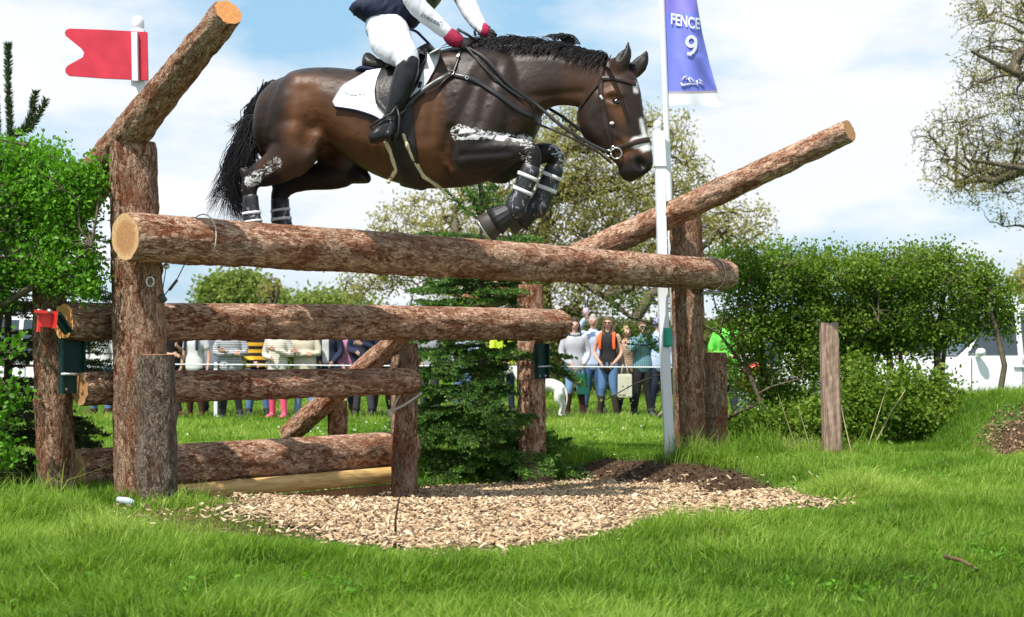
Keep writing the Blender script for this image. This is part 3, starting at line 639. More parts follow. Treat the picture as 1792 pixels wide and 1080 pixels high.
def coat_build(nt, b):
    L = nt.links; at = nd(nt, 'ShaderNodeAttribute', attribute_name='coat'); mu = nd(nt, 'ShaderNodeAttribute', attribute_name='mud')
    tcn = nd(nt, 'ShaderNodeTexCoord'); sp = nd(nt, 'ShaderNodeSeparateColor'); L.new(at.outputs['Color'], sp.inputs[0])
    n = nd(nt, 'ShaderNodeTexNoise', i_Scale=7.0, i_Detail=6.0); L.new(tcn.outputs['Object'], n.inputs['Vector'])
    base = ramp(nt, [(.3, (.026, .0125, .0075)), (.7, (.056, .026, .0135))]); L.new(n.outputs['Fac'], base.inputs[0])
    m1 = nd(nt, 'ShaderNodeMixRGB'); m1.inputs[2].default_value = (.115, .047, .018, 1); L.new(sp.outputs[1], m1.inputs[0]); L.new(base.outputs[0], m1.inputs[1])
    m2 = nd(nt, 'ShaderNodeMixRGB'); m2.inputs[2].default_value = (.012, .008, .007, 1); L.new(sp.outputs[0], m2.inputs[0]); L.new(m1.outputs[0], m2.inputs[1])
    m3 = nd(nt, 'ShaderNodeMixRGB'); m3.inputs[2].default_value = (.72, .70, .68, 1); L.new(sp.outputs[2], m3.inputs[0]); L.new(m2.outputs[0], m3.inputs[1])
    mp_ = nd(nt, 'ShaderNodeMapping'); mp_.inputs['Scale'].default_value = (22, 22, 42); L.new(tcn.outputs['Object'], mp_.inputs[0])
    n2 = nd(nt, 'ShaderNodeTexNoise', i_Scale=1.0, i_Detail=5.0, i_Roughness=.7, i_Distortion=1.5); L.new(mp_.outputs[0], n2.inputs['Vector'])
    ms = nd(nt, 'ShaderNodeMath', operation='MULTIPLY_ADD'); ms.inputs[1].default_value = .47; L.new(mu.outputs['Fac'], ms.inputs[0]); L.new(n2.outputs['Fac'], ms.inputs[2])
    mr = ramp(nt, [(1.02, (0, 0, 0)), (1.0, (1, 1, 1))]); mr.color_ramp.elements[0].position = .90; mr.color_ramp.elements[1].position = 1.03
    L.new(ms.outputs[0], mr.inputs[0])
    m4 = nd(nt, 'ShaderNodeMixRGB'); m4.inputs[2].default_value = (.62, .62, .62, 1); L.new(mr.outputs[0], m4.inputs[0]); L.new(m3.outputs[0], m4.inputs[1]); L.new(m4.outputs[0], b.inputs['Base Color'])
    rr = nd(nt, 'ShaderNodeMapRange'); rr.inputs['To Min'].default_value = .34; rr.inputs['To Max'].default_value = .52; L.new(n.outputs['Fac'], rr.inputs['Value']); L.new(rr.outputs[0], b.inputs['Roughness'])
    n3 = nd(nt, 'ShaderNodeTexNoise', i_Scale=14.0, i_Detail=7.0, i_Roughness=.6); L.new(tcn.outputs['Object'], n3.inputs['Vector'])
    ad = nd(nt, 'ShaderNodeMath', operation='MULTIPLY_ADD'); ad.inputs[1].default_value = .3; L.new(mr.outputs[0], ad.inputs[0]); L.new(n3.outputs['Fac'], ad.inputs[2])
    hv = nd(nt, 'ShaderNodeMapping'); hv.inputs['Scale'].default_value = (90, 90, 420); L.new(tcn.outputs['Object'], hv.inputs[0]); hn = nd(nt, 'ShaderNodeTexNoise', i_Scale=1.0, i_Detail=3.0); L.new(hv.outputs[0], hn.inputs['Vector']); a2 = nd(nt, 'ShaderNodeMath', operation='MULTIPLY_ADD'); a2.inputs[1].default_value = .22; L.new(hn.outputs['Fac'], a2.inputs[0]); L.new(ad.outputs[0], a2.inputs[2])
    bp = nd(nt, 'ShaderNodeBump', i_Strength=.20, i_Distance=.02); L.new(a2.outputs[0], bp.inputs['Height']); L.new(bp.outputs[0], b.inputs['Normal'])
M['coat'] = material('bay_coat', rough=.38, spec=.28, build=coat_build)
horse = empty('horse', hp(690, 330), 'dark bay horse jumping over the big top log, front legs folded', 'horse')
body = link('body', horse_me, M['coat'], horse)
hbvh = BVHTree.FromPolygons([v.co for v in horse_me.vertices], [p.vertices[:] for p in horse_me.polygons])
def on(px, py, off=.008, bvh=None, dflt=.3):
    """first surface point seen through a pixel, lifted off by off"""
    d = (P(px, py, 1.0)-CAM).normalized(); h = (bvh or hbvh).ray_cast(CAM+d*3, d)
    if h[0] is None: q = hp(px, py, dflt); return q, HN.copy()
    n = h[1] if h[1].dot(d) < 0 else -h[1]
    return h[0]+n*off, n
def mirror(v):
    l = (v-HA).dot(HN); return v-HN*(2*l)
M['hair'] = material('black_hair', (.007, .006, .007), .5, .22)
M['leather'] = material('black_leather', (.016, .014, .014), .38, .5)
M['leather2'] = fabric('worn_leather', (.022, .018, .018), 40, .4, .42, .25)
M['brownleather'] = fabric('dark_brown_leather', (.03, .016, .012), 40, .35, .42, .2)
# hair strands as thin tapered tubes
def strands(rows, rng, th, nseg=9, wob=.02):
    g = Geo()
    for ctrl in rows:
        pts = []; m = len(ctrl)
        for k in range(nseg+1):
            t = k/nseg*(m-1); i = min(int(t), m-2); u = t-i; i0, i3 = max(i-1, 0), min(i+2, m-1)
            a, b, c, d = (ctrl[i0], ctrl[i], ctrl[i+1], ctrl[i3]); pts.append(.5*((2*b)+(c-a)*u+(2*a-5*b+4*c-d)*u*u+(-a+3*b-3*c+d)*u**3))
        ph = rng.random()*6.3; w = [Vector((math.sin(ph+k*.45), math.cos(ph+k*.35), math.sin(ph*2+k*.4)))*wob*(k/nseg) for k in range(nseg+1)]
        pts = [p+q for p, q in zip(pts, w)]
        rad = [th*(.55+.45*math.sin(min(1, .35+k/nseg)*1.57))*(1-(k/nseg)**2.2*.93) for k in range(nseg+1)]
        g.loft(rings_of(pts, rad, [r*.6 for r in rad], None, 3), False)
    return g
rng = random.Random(4)
rows = []
ends = [(368, 352), (366, 372), (385, 382), (402, 384), (418, 386), (430, 388), (395, 370), (412, 380), (452, 386), (375, 340), (428, 384), (421, 388), (425, 387)]
for k in range(1000):
    u = rng.random(); e = ends[rng.randrange(len(ends))]; sp = rng.gauss(0, 1)
    sx = 470+rng.gauss(0, 5); sy = 158+rng.gauss(0, 6)
    l0 = rng.gauss(0, .025)
    m1 = (444+rng.gauss(0, 5), 195+rng.gauss(0, 5)); m2 = (428+sp*6, 240+rng.gauss(0, 6)); m3 = (408+sp*8, 290+rng.gauss(0, 8))
    if e[0] > 410 and rng.random() < .6: m3 = (404+rng.gauss(0, 9), 300+rng.gauss(0, 8))
    if k < 420:   # dense inner tail against the buttock
        e = (436+rng.gauss(0, 8), 290+rng.gauss(0, 12)); m3 = (438+rng.gauss(0, 6), 262); m2 = (440+rng.gauss(0, 7), 232)
    if 420 <= k < 475: e = (408+rng.gauss(0, 5), 226+rng.gauss(0, 4)); m2 = (430, 205); m3 = (418, 217)
    rows.append([hp(sx, sy, l0), hp(*m1, l0*1.6), hp(*m2, l0*2.2), hp(*m3, l0*3), hp(e[0]+rng.gauss(0, 5), e[1]+rng.gauss(0, 6), l0*3.6)])
gt = strands(rows, rng, .0042, 11, .022)
limb(gt, [hp(478, 148, 0), hp(463, 166, 0), hp(449, 196, 0), hp(442, 228, 0)], [.035, .036, .034, .02], [.035, .036, .034, .02], HN, 10)
tl = gt.build('tail', M['hair'], horse)
rows = []; crest = [(800, 86), (835, 77), (870, 74), (905, 73), (950, 75), (998, 83), (1035, 94), (1066, 99)]
def crestp(t):
    t *= len(crest)-1; i = min(int(t), len(crest)-2); u = t-i; return crest[i][0]+(crest[i+1][0]-crest[i][0])*u, crest[i][1]+(crest[i+1][1]-crest[i][1])*u
for k in range(1500):
    t = rng.random()**.9*.80+.2 if k > 100 else rng.random(); x, y = crestp(t); l0 = rng.gauss(0, .018); ln = rng.uniform(18, 46); up = rng.gauss(-.5, 4)+3*math.sin(x*.07)
    lock = math.sin(x*.13)*5
    if k % 3: rows.append([hp(x, y+5, l0), hp(x-ln*.3, y-5-up*.3, l0*1.5+.015), hp(x-ln*.7, y-3-up*.7+lock*.4, l0*2+.03), hp(x-ln, y+5-up+lock, l0*2+.055)])
    else: rows.append([hp(x, y+5, l0), hp(x-ln*.2, y-4, .03), hp(x-ln*.4, y+3, .075), hp(x-ln*.65, y+13+rng.random()*8, .105)])
for k in range(70):   # lifted lock near the poll
    x = 985+rng.gauss(0, 9); rows.append([hp(x+12, 78, 0), hp(x+4, 66+rng.gauss(0, 1), .01), hp(x-8, 62+rng.gauss(0, 1.5), .02), hp(x-24, 68+rng.gauss(0, 3), .03)])
for k in range(60):   # forelock between the ears
    rows.append([hp(1082+rng.gauss(0, 3), 101, 0), hp(1092, 104, rng.gauss(0, .02)), hp(1102, 112, rng.gauss(0, .02)), hp(1110+rng.gauss(0, 3), 124, rng.gauss(0, .02))])
strands(rows, rng, .0042, 7, .012).build('mane', M['hair'], horse)
# eyes
M['eye'] = material('horse_eye', (.006, .004, .003), .08, .8)
for lt in (1, -1):
    q, n = on(1079, 176, -.017)
    if lt < 0: q = mirror(q)
    g = Geo(); limb(g, [q+HD*-.010+Vector((0, 0, .003)), q+HD*.010+Vector((0, 0, -.003))], [.036, .036], [.026, .026], HN, 14); g.build('eye', M['eye'], horse)
# hooves and bell boots
def hoof(name, pts, mat, par=horse, label=None, p=2.0):
    g = Geo(); hl(g, pts, 24, p, 1, False); o = g.build(name, mat, par)
    if label: o['label'] = label
    return o
M['hoof'] = material('hoof', (.04, .03, .024), .5)
hoof('hoof', [(460, 433, .185, 13, .046), (468, 444, .185, 17, .056), (471, 449, .185, 18, .058)], M['hoof'])
hoof('hoof', [(510, 434, -.18, 13, .046), (518, 444, -.18, 17, .056), (521, 449, -.18, 18, .058)], M['hoof'])
hoof('hoof', [(878, 381, .20, 19, .052), (866, 389, .20, 22, .060), (851, 399, .20, 26, .068), (849, 400.5, .20, 25, .066)], M['hoof'])
hoof('hoof', [(916, 377, -.16, 17, .05), (905, 383, -.16, 20, .058), (893, 389, -.16, 23, .064), (891, 390, -.16, 22, .062)], M['hoof'])
g = Geo(); c = hp(849, 400.5, .20); ax_ = (hp(849, 400.5, .2)-hp(866, 389, .2)).normalized(); ub = ax_.cross(HN).normalized(); g.tube([c+ax_*.004+ub*(.083*math.cos(t))+HN*(.060*math.sin(t)) for t in np.linspace(.6, 5.7, 20)], .007, 6); g.build('horseshoe', M['steel'], horse)
def bellboot(pts):
    # flared ribbed cuff
    g = Geo(); c = [hp(a, b, l) for a, b, l, _, _ in pts]; rings = []
    n = 60
    ra = [q[4] for q in pts]; rb = [q[3]*hs(q[0], q[2]) for q in pts]
    rings = rings_of(c, ra, rb, HN, n)
    for i, r in enumerate(rings):
        for j in range(n):
            if i > 0 and j % 4 < 1: r[j] = r[j]+(c[i]-r[j]).normalized()*.004
    rings = rings+[[p+(c[-1]-p)*.12 for p in rings[-1]]]
    g.loft(rings, False); return g.build('bell_boot', M['black'], horse)
bellboot([(894, 371, .20, 18, .050), (886, 376, .20, 20, .055), (876, 382, .20, 23, .062), (866, 389, .20, 26, .068)])
bellboot([(932, 366, -.16, 16, .047), (925, 371, -.16, 18, .05), (915, 378, -.16, 21, .058), (907, 384, -.16, 23, .064)])
# tendon boots with white straps
def boot(pts, straps, cuffs=True, nm='tendon_boot'):
    g = Geo(); hl(g, pts, 22, 2.2); o = g.build(nm, M['boot'], horse)
    for s in straps:
        g = Geo(); c = [hp(a, b, l) for a, b, l, _, _ in s]; g.loft(rings_of(c, [q[4] for q in s], [q[3]*hs(q[0], q[2]) for q in s], HN, 24, 2.2)); st = g.build('strap', M['white_dirty'], None); put(st, Matrix.Identity(4), o)
    return o
def bootb(nt, b):
    L = nt.links; tcn = nd(nt, 'ShaderNodeTexCoord'); mp_ = nd(nt, 'ShaderNodeMapping'); mp_.inputs['Scale'].default_value = (30, 30, 12); L.new(tcn.outputs['Object'], mp_.inputs[0])
    n = nd(nt, 'ShaderNodeTexNoise', i_Scale=1.0, i_Detail=7.0, i_Roughness=.72, i_Distortion=1.0); L.new(mp_.outputs[0], n.inputs['Vector'])
    r = ramp(nt, [(.0, (.014, .014, .016)), (.57, (.022, .022, .026)), (.62, (.28, .28, .31)), (.72, (.5, .5, .54))]); L.new(n.outputs['Fac'], r.inputs[0]); L.new(r.outputs[0], b.inputs['Base Color'])
    bp = nd(nt, 'ShaderNodeBump', i_Strength=.4, i_Distance=.006); L.new(n.outputs['Fac'], bp.inputs['Height']); L.new(bp.outputs[0], b.inputs['Normal'])
M['boot'] = material('boot_neoprene', (.016, .016, .018), .4, build=bootb)
boot([(929, 296, .20, 17, .050), (922, 314, .20, 17.5, .050), (914, 335, .20, 16.5, .048), (907, 352, .20, 18, .051), (902, 362, .20, 20.5, .055), (896, 370, .20, 18, .05)],
     [[(925, 306, .20, 19.5, .054), (922.5, 312, .20, 19.7, .054)], [(916, 331, .20, 19, .052), (913.5, 337, .20, 19, .052)]])
boot([(970, 295, -.16, 17, .050), (963, 314, -.16, 17.5, .050), (955, 333, -.16, 17, .048), (948, 349, -.16, 18, .051), (942, 360, -.16, 20.5, .055), (936, 368, -.16, 18, .05)],
     [[(966, 305, -.16, 19.7, .055), (963.5, 311, -.16, 19.9, .055)], [(957.5, 327, -.16, 19.2, .054), (955, 333.5, -.16, 19.2, .054)]])
boot([(438, 345, .185, 14, .040), (440, 372, .185, 15, .042), (443, 398, .185, 18, .047), (446, 405, .185, 16, .043)], [[(440, 371, .185, 17, .047), (440.5, 376, .185, 17, .047)], [(442, 386, .185, 17.4, .048), (442.5, 390, .185, 17.6, .048)]])
boot([(490, 350, -.18, 16.5, .043), (491, 375, -.18, 17, .045), (494, 398, -.18, 19, .048), (497, 405, -.18, 17, .044)], [[(490.5, 366, -.18, 18, .049), (491, 370, -.18, 18.2, .049)], [(492, 381, -.18, 18.7, .05), (492.5, 386, -.18, 19, .05)]])
# ---- tack lying on the body surface
def ribbon(name, pix, w, th, mat, parent, off=.004, both=True, bvh=None, res=5, wpx=True):
    """strap draped on the surface along a pixel path; mirrored to the far side when both"""
    pts = []
    for (a, b), (c, d) in zip(pix[:-1], pix[1:]):
        k = max(1, int(math.hypot(a-c, b-d)/res)); pts += [(a+(c-a)*i/k, b+(d-b)*i/k) for i in range(k)]
    pts.append(pix[-1]); Q = [on(a, b, off, bvh) for a, b in pts]
    C = [q[0] for q in Q]; Nl = [q[1] for q in Q]
    for _ in range(5):
        C = [C[0]]+[(C[i-1]+C[i]*2+C[i+1])/4 for i in range(1, len(C)-1)]+[C[-1]]; Nl = [Nl[0]]+[(Nl[i-1]+Nl[i]+Nl[i+1]).normalized() for i in range(1, len(Nl)-1)]+[Nl[-1]]
    def mk(C, Nl):
        g = Geo(); rings = []
        for i in range(len(C)):
            t = (C[min(i+1, len(C)-1)]-C[max(i-1, 0)]).normalized(); b = t.cross(Nl[i]).normalized(); n = b.cross(t)
            if n.dot(Nl[i]) < 0: n = -n
            hw = w/2; r = [C[i]+b*hw*.9+n*th, C[i]+b*hw+n*th*.3, C[i]+b*hw-n*th, C[i]-b*hw-n*th, C[i]-b*hw+n*th*.3, C[i]-b*hw*.9+n*th]
            rings.append(r)
        g.loft(rings); return g
    o = mk(C, Nl).build(name, mat, None); put(o, Matrix.Identity(4), parent)
    if both:
        o2 = mk([mirror(c) for c in C], [n-HN*(2*n.dot(HN)) for n in Nl]).build(name, mat, None, False); put(o2, Matrix.Identity(4), parent)
    return o
# girth and its cream sheepskin rolls
ribbon('girth', [(700, 150), (702, 200), (708, 250), (714, 300), (720, 326)], .15, .006, M['leather2'], horse, .008)
M['fleece'] = fabric('cream_fleece', (.62, .55, .36), 90, .25, .95, .6)
for pix in ([(664, 225), (682, 262), (694, 296), (680, 318)], [(706, 236), (714, 256), (726, 282), (742, 308), (772, 328)]):
    Q = [on(a, b, .006)[0] for a, b in [tuple(Vector(pix[i]).lerp(Vector(pix[i+1]), k/4)) for i in range(len(pix)-1) for k in range(4)]+[pix[-1]]]
    g = Geo(); limb(g, Q, [.013+.002*math.sin(i*2.2) for i in range(len(Q))], None, None, 8, sub=2); g.build('girth_fleece', M['fleece'], horse)
# saddle cloth
def sheet(name, outline_top, outline_bot, nu, nv, off, th, mat, parent, bvh=None, both=True, ripple=0.0):
    """surface patch between an upper and a lower pixel polyline, draped on the body, with thickness"""
    def samp(pl, t):
        L = [0]; 
        for a, b in zip(pl[:-1], pl[1:]): L.append(L[-1]+math.hypot(a[0]-b[0], a[1]-b[1]))
        s = t*L[-1]
        for i in range(len(pl)-1):
            if s <= L[i+1]+1e-9: u = (s-L[i])/(L[i+1]-L[i]+1e-9); return pl[i][0]+(pl[i+1][0]-pl[i][0])*u, pl[i][1]+(pl[i+1][1]-pl[i][1])*u
        return pl[-1]
    O, I = [], []
    for i in range(nu+1):
        a = samp(outline_top, i/nu); b = samp(outline_bot, i/nu)
        for j in range(nv+1):
            v = j/nv; x, y = a[0]+(b[0]-a[0])*v, a[1]+(b[1]-a[1])*v
            q, n = on(x, y, off+ripple*math.sin(i*.9+j*.4)*v, bvh); O.append((q, n))
    for _ in range(2):
        O2 = list(O)
        for i in range(1, nu):
            for j in range(1, nv):
                k = i*(nv+1)+j; O2[k] = ((O[k][0]*2+O[k-1][0]+O[k+1][0]+O[k-nv-1][0]+O[k+nv+1][0])/6, O[k][1])
        O = O2
    def mk(O):
        g = Geo(); n1 = len(O); V_ = [q+n*th for q, n in O]+[q for q, n in O]; Fs = []
        W = nv+1
        for i in range(nu):
            for j in range(nv):
                k = i*W+j; Fs.append((k, k+W, k+W+1, k+1)); Fs.append((k+n1, k+1+n1, k+W+1+n1, k+W+n1))
        bd = [i*W for i in range(nu+1)]+[nu*W+j for j in range(1, W)]+[i*W+nv for i in range(nu-1, -1, -1)]+[j for j in range(nv-1, 0, -1)]
        for a, b in zip(bd, bd[1:]+bd[:1]): Fs.append((a, b, b+n1, a+n1))
        g.add(V_, Fs); return g
    o = mk(O).build(name, mat, None); put(o, Matrix.Identity(4), parent)
    if both:
        o2 = mk([(mirror(q), n-HN*(2*n.dot(HN))) for q, n in O]).build(name, mat, None); put(o2, Matrix.Identity(4), parent)
    return o, [bd_ for bd_ in O]
M['pad'] = fabric('white_quilt', (.66, .67, .69), 35, .05, .8, .25); M['navy'] = fabric('navy_cloth', (.010, .016, .045), 60, .3, .85, .3)
pad_top = [(641, 129), (665, 125), (700, 118), (735, 103), (771, 86)]; pad_bot = [(584, 181), (620, 191), (655, 200), (664, 206), (700, 202), (735, 165), (766, 110)]
sheet('saddle_cloth', [(641, 129), (668, 124), (705, 115), (738, 101), (771, 85)], [(640.5, 131), (600, 152), (583, 176), (590, 190), (625, 193), (662, 207), (672, 215), (700, 203), (728, 176), (752, 140), (768, 108), (772, 87)], 40, 12, .010, .010, M['pad'], horse)
ribbon('cloth_binding', [(586, 188), (625, 194), (660, 205), (672, 214)], .012, .004, M['navy'], horse, .022)
ribbon('badge', [(738, 146), (735, 156)], .022, .002, M['navy'], horse, .024, both=False)
g_ = [(606, 166), (610, 170), (614, 168)]
M['greytext'] = material('grey_thread', (.45, .47, .47), .8)
ribbon('cloth_logo', [(603, 164), (608, 167), (612, 165)], .004, .0006, M['greytext'], horse, .0225, both=False, res=2)
for k, (a, b) in enumerate([(613, 619), (621, 626), (628, 634), (636, 640)]): ribbon('cloth_logo', [(a, 168+(k % 2)*.7), (b, 167.5)], .007, .0006, M['greytext'], horse, .0225, both=False, res=2)
# saddle: flap, panel, seat
sheet('saddle_flap', [(676, 118), (702, 106), (735, 93), (748, 99)], [(672, 124), (662, 145), (658, 165), (662, 184), (674, 198), (690, 203), (704, 194), (720, 174), (735, 148), (748, 112)], 20, 10, .026, .012, M['leather2'], horse)
g = Geo(); hb(g, [(644, 97, 640, 126, .10), (650, 94, 648, 130, .15), (664, 104, 662, 134, .16), (690, 108, 690, 132, .13), (715, 100, 716, 122, .11), (738, 84, 738, 112, .11), (752, 77, 752, 104, .10), (760, 84, 762, 102, .07)], 24, 2.3)
g.build('saddle_seat', M['leather2'], horse)
g = Geo(); hb(g, [(632, 122, 632, 134, .12), (645, 119, 646, 136, .17), (668, 122, 668, 136, .17)], 20, 2.3); g.build('saddle_pad', M['navy'], horse)
sheet('knee_roll', [(716, 106), (738, 94), (750, 98)], [(703, 188), (724, 160), (749, 112)], 10, 8, .040, .014, M['leather2'], horse)
# breastplate
ribbon('breastplate', [(806, 90), (802, 108), (793, 131)], .018, .003, M['leather'], horse, .012)
ribbon('breastplate', [(793, 131), (760, 147), (735, 166), (705, 192)], .034, .003, M['leather'], horse, .030)
ribbon('breastplate', [(793, 131), (826, 138), (870, 165), (905, 192), (932, 205)], .032, .004, M['leather'], horse, .010)
M['steelb'] = material('bright_steel', (.75, .75, .77), .22, metal=1.0)
def ring(px, py, r, th, off=.02, parent=horse):
    q, n = on(px, py, off); u = n.cross(Vector((0, 0, 1))).normalized(); v = n.cross(u); g = Geo()
    g.tube([q+u*r*math.cos(t)+v*r*math.sin(t) for t in np.linspace(0, 6.2832, 18)], th, 6); return g.build('ring', M['steelb'], parent)
ring(793, 131, .016, .0035, .022); ring(803, 101, .009, .003, .022); ring(817, 136, .010, .003, .02)
# bridle
bridle = [('cheek_strap', [(1068, 100), (1055, 116), (1051, 140), (1052, 170), (1058, 205), (1066, 240), (1070, 262)], .033), ('browband', [(1051, 138), (1075, 137), (1100, 143), (1112, 148)], .030),
          ('throat_strap', [(1051, 143), (1030, 168), (1014, 192), (1011, 210), (1018, 226)], .018), ('noseband', [(1076, 262), (1092, 256), (1112, 249), (1126, 246), (1134, 245)], .034), ('flash_strap', [(1068, 262), (1074, 275), (1086, 290)], .020)]
for nm, px_, w in bridle: ribbon(nm, px_, w, .003, M['brownleather'], horse, .008, res=4)
ribbon('buckle', [(1050, 168), (1056, 175)], .018, .003, M['steelb'], horse, .013, both=False, res=3)
ring(1079, 268, .034, .005, .02); ring(1067, 266, .020, .006, .022); ring(1074, 258, .010, .005, .024)
g = Geo(); q, n = on(1071, 216, .004); limb(g, [q-HD*.004, q+HD*.004], [.011, .011], None, None, 8); g.build('cheek_tassel', M['pad'], horse)
# reins from bit to hands
def free_strap(name, P3, w, th, mat, parent, ref=None):
    g = Geo(); limb(g, P3, [w/2]*len(P3), [th]*len(P3), ref or Vector((0, 0, 1)), 6, 3.0, True, 5); o = g.build(name, mat, None); put(o, Matrix.Identity(4), parent); return o
hand_n = hp(815, 82, .16); hand_f = hp(851, 62, -.05)
free_strap('rein', [hand_n, on(850, 108, .02)[0], on(890, 150, .02)[0], on(932, 182, .03)[0], hp(985, 222, .15), hp(1030, 250, .12), hp(1064, 266, .115)], .022, .0035, M['leather'], horse)
free_strap('rein', [hand_n+HN*.01, on(845, 118, .012)[0], on(880, 150, .012)[0], on(915, 176, .02)[0]], .018, .003, M['leather'], horse)
free_strap('rein', [hand_f, mirror(on(880, 110, .02)[0]), mirror(on(930, 165, .03)[0]), hp(985, 205, -.13), hp(1035, 243, -.10), hp(1072, 270, -.085)], .020, .0035, M['leather'], horse)
free_strap('martingale', [hp(935, 215, .06), hp(985, 235, .06), hp(1040, 262, .03), hp(1070, 286, .01)], .014, .003, M['leather'], horse)
# ------------------------------------------------------------------ rider
rider = empty('person', hp(690, 100), 'rider in navy vest, white breeches and tall black boots, leaning forward on the horse', 'person')
M['breech'] = fabric('white_breeches', (.62, .63, .68), 50, .05, .75, .2); M['sleeve'] = fabric('white_sleeve', (.64, .64, .70), 60, .05, .7, .15)
M['bootleather'] = fabric('boot_leather', (.013, .013, .015), 12, .5, .28, .15); M['skin'] = fabric('skin', (.52, .30, .22), 40, .08, .6, .1)
M['vest'] = fabric('navy_vest', (.010, .015, .040), 25, .4, .7, .6); M['glove'] = fabric('glove', (.025, .018, .022), 80, .4, .8, .4); M['cuff'] = fabric('crimson_cuff', (.30, .014, .05), 120, .35, .8, .6)
# body: one continuous figure, head to feet, inside the clothes
g = Geo()
hl(g, [(682, 46, 0, 27, .13), (692, 15, 0, 29, .125), (712, -30, 0, 32, .14), (738, -72, 0, 32, .16), (748, -90, 0, 22, .12)], 20)
hl(g, [(752, -95, 0, 14, .055), (770, -118, 0, 13, .052), (782, -135, 0, 20, .06)], 14)
hl(g, [(778, -128, 0, 18, .05), (792, -150, 0, 29, .078), (798, -168, 0, 27, .078), (796, -182, 0, 18, .055)], 16)
hl(g, [(806, -137, 0, 7, .03), (818, -140, 0, 5, .012)], 8)      # nose
for s in (1, -1):
    hl(g, [(682, 56, .10*s, 22, .07), (696, 78, .24*s, 21, .07), (713, 104, .32*s, 18, .06), (706, 140, .345*s, 16, .055), (693, 180, .36*s, 12, .042), (683, 208, .37*s, 9, .035), (672, 228, .38*s, 9, .035), (656, 246, .39*s, 8, .035)], 14)
sh = {1: [(745, -80, .19), (728, -44, .23), (722, -2, .24), (757, 36, .20), (790, 64, .16)], -1: [(752, -80, -.19), (790, -45, -.22), (812, -5, -.22), (828, 28, -.13), (845, 52, -.05)]}
for s in (1, -1): hl(g, [(a, b, c, r, r*.0037) for (a, b, c), r in zip(sh[s], (15, 14, 12, 10, 8))], 12)
rb_ = link('body', remesh(g, .012, 4, 'body'), M['skin'], rider)
g = Geo()   # breeches
hl(g, [(680, 38, 0, 36, .165), (676, 55, 0, 36, .175), (682, 70, 0, 26, .15)], 20)
for s in (1, -1): hl(g, [(677, 52, .09*s, 37, .105), (684, 70, .18*s, 38, .115), (698, 88, .27*s, 31, .10), (711, 102, .325*s, 23.5, .078), (712, 122, .345*s, 19, .066), (706, 142, .35*s, 17, .06)], 22)
def wrinkle(me, amp, s=1.0, seed=1):
    V_ = coords(me).copy(); n_ = normals(me); x_, y_ = proj(V_); w = fbm(x_*.10*s+y_*.03+seed, y_*.045*s+seed, seed, 3); w = -np.abs(w-.5)*2; me.vertices.foreach_set('co', (V_+n_*((w+.25)*amp)[:, None]).astype(np.float32).ravel()); me.update(); return me
link('breeches', wrinkle(remesh(g, .011, 5, 'breeches'), .007, .7, 3), M['breech'], rider)
g = Geo()   # vest / jacket with flared tail
hb(g, [(613, 20, 630, 35, .10), (628, 8, 645, 39, .17), (650, -5, 668, 46, .185), (672, -20, 702, 51, .18), (690, -40, 731, 40, .175), (702, -75, 752, -10, .185), (718, -105, 768, -55, .185), (745, -112, 765, -92, .09)], 24, 2.3)
link('vest', wrinkle(remesh(g, .011, 4, 'vest'), .022, .8, 5), M['vest'], rider)
for s in (1, -1):
    g = Geo(); hl(g, [(a, b, c, r, r*.0037) for (a, b, c), r in zip(sh[s], (23, 20.5, 18.5, 15.5, 10.5))], 18); limb_o = link('sleeve', wrinkle(remesh(g, .008, 2, 'sleeve'), .005, 1.0, 7), M['sleeve'], rider)
    sl_o = limb_o if s == 1 else limb_o
    if s == 1: near_sleeve = limb_o
# sleeve lettering
bpy.context.view_layer.update()
svb = BVHTree.FromPolygons([v.co for v in near_sleeve.data.vertices], [p.vertices[:] for p in near_sleeve.data.polygons])
off_ = Vector(rider.location)
def text_on(txt, px, py, dx, dy, size_px, mat, parent, bvh, off=.003, name='lettering', ext=.0005, squash=1.0):
    cu = bpy.data.curves.new('t', 'FONT'); cu.body = txt; cu.size = 1.0; cu.offset = .012
    to = bpy.data.objects.new('t', cu); COL.objects.link(to); bpy.context.view_layer.update()
    me = bpy.data.meshes.new_from_object(to); bpy.data.objects.remove(to)
    l = math.hypot(dx, dy); ux, uy = dx/l, dy/l; V_ = coords(me).copy(); out = []
    for v in V_:
        x = px+v[0]*size_px*ux+v[1]*size_px*squash*uy; y = py+v[0]*size_px*uy-v[1]*size_px*squash*ux
        out.append(on(x, y, off, bvh)[0])
    me.vertices.foreach_set('co', np.array([tuple(o) for o in out], np.float32).ravel()); me.update()
    o = link(name, me, mat, None, False); put(o, Matrix.Identity(4), parent); return o
M['ink'] = material('grey_print', (.10, .10, .13), .7)
text_on('imeseal', 735, 27.5, 36, 20, 13, M['ink'], rider, svb)
# gloves: fist with four curled fingers and a thumb
def fist(c, fwd, up, side, nm='glove'):
    g = Geo(); s = .88
    def p(a, b, d): return c+(fwd*a+up*b+side*d)*s
    limb(g, [p(-.055, .0, 0), p(-.02, .0, 0), p(.03, .002, 0), p(.055, 0, 0)], [.026*s, .036*s, .040*s, .036*s], [.020*s, .020*s, .022*s, .018*s], up, 12)
    for k, (h, L) in enumerate(((.030, .95), (.010, 1.05), (-.010, 1.0), (-.030, .8))):
        limb(g, [p(.045, h, .004), p(.070*L, h, .016), p(.072*L, h, .040), p(.048*L, h, .052), p(.026, h, .044)], [.0105*s, .0105*s, .010*s, .0095*s, .008*s], None, up, 8)
    limb(g, [p(.0, .034, .012), p(.028, .044, .030), p(.055, .038, .040)], [.013*s, .012*s, .009*s], None, up, 8)
    return g
fw = (HD*.85+Vector((0, 0, -.45))).normalized(); upv = (Vector((0, 0, 1))*.85+HD*.45).normalized()
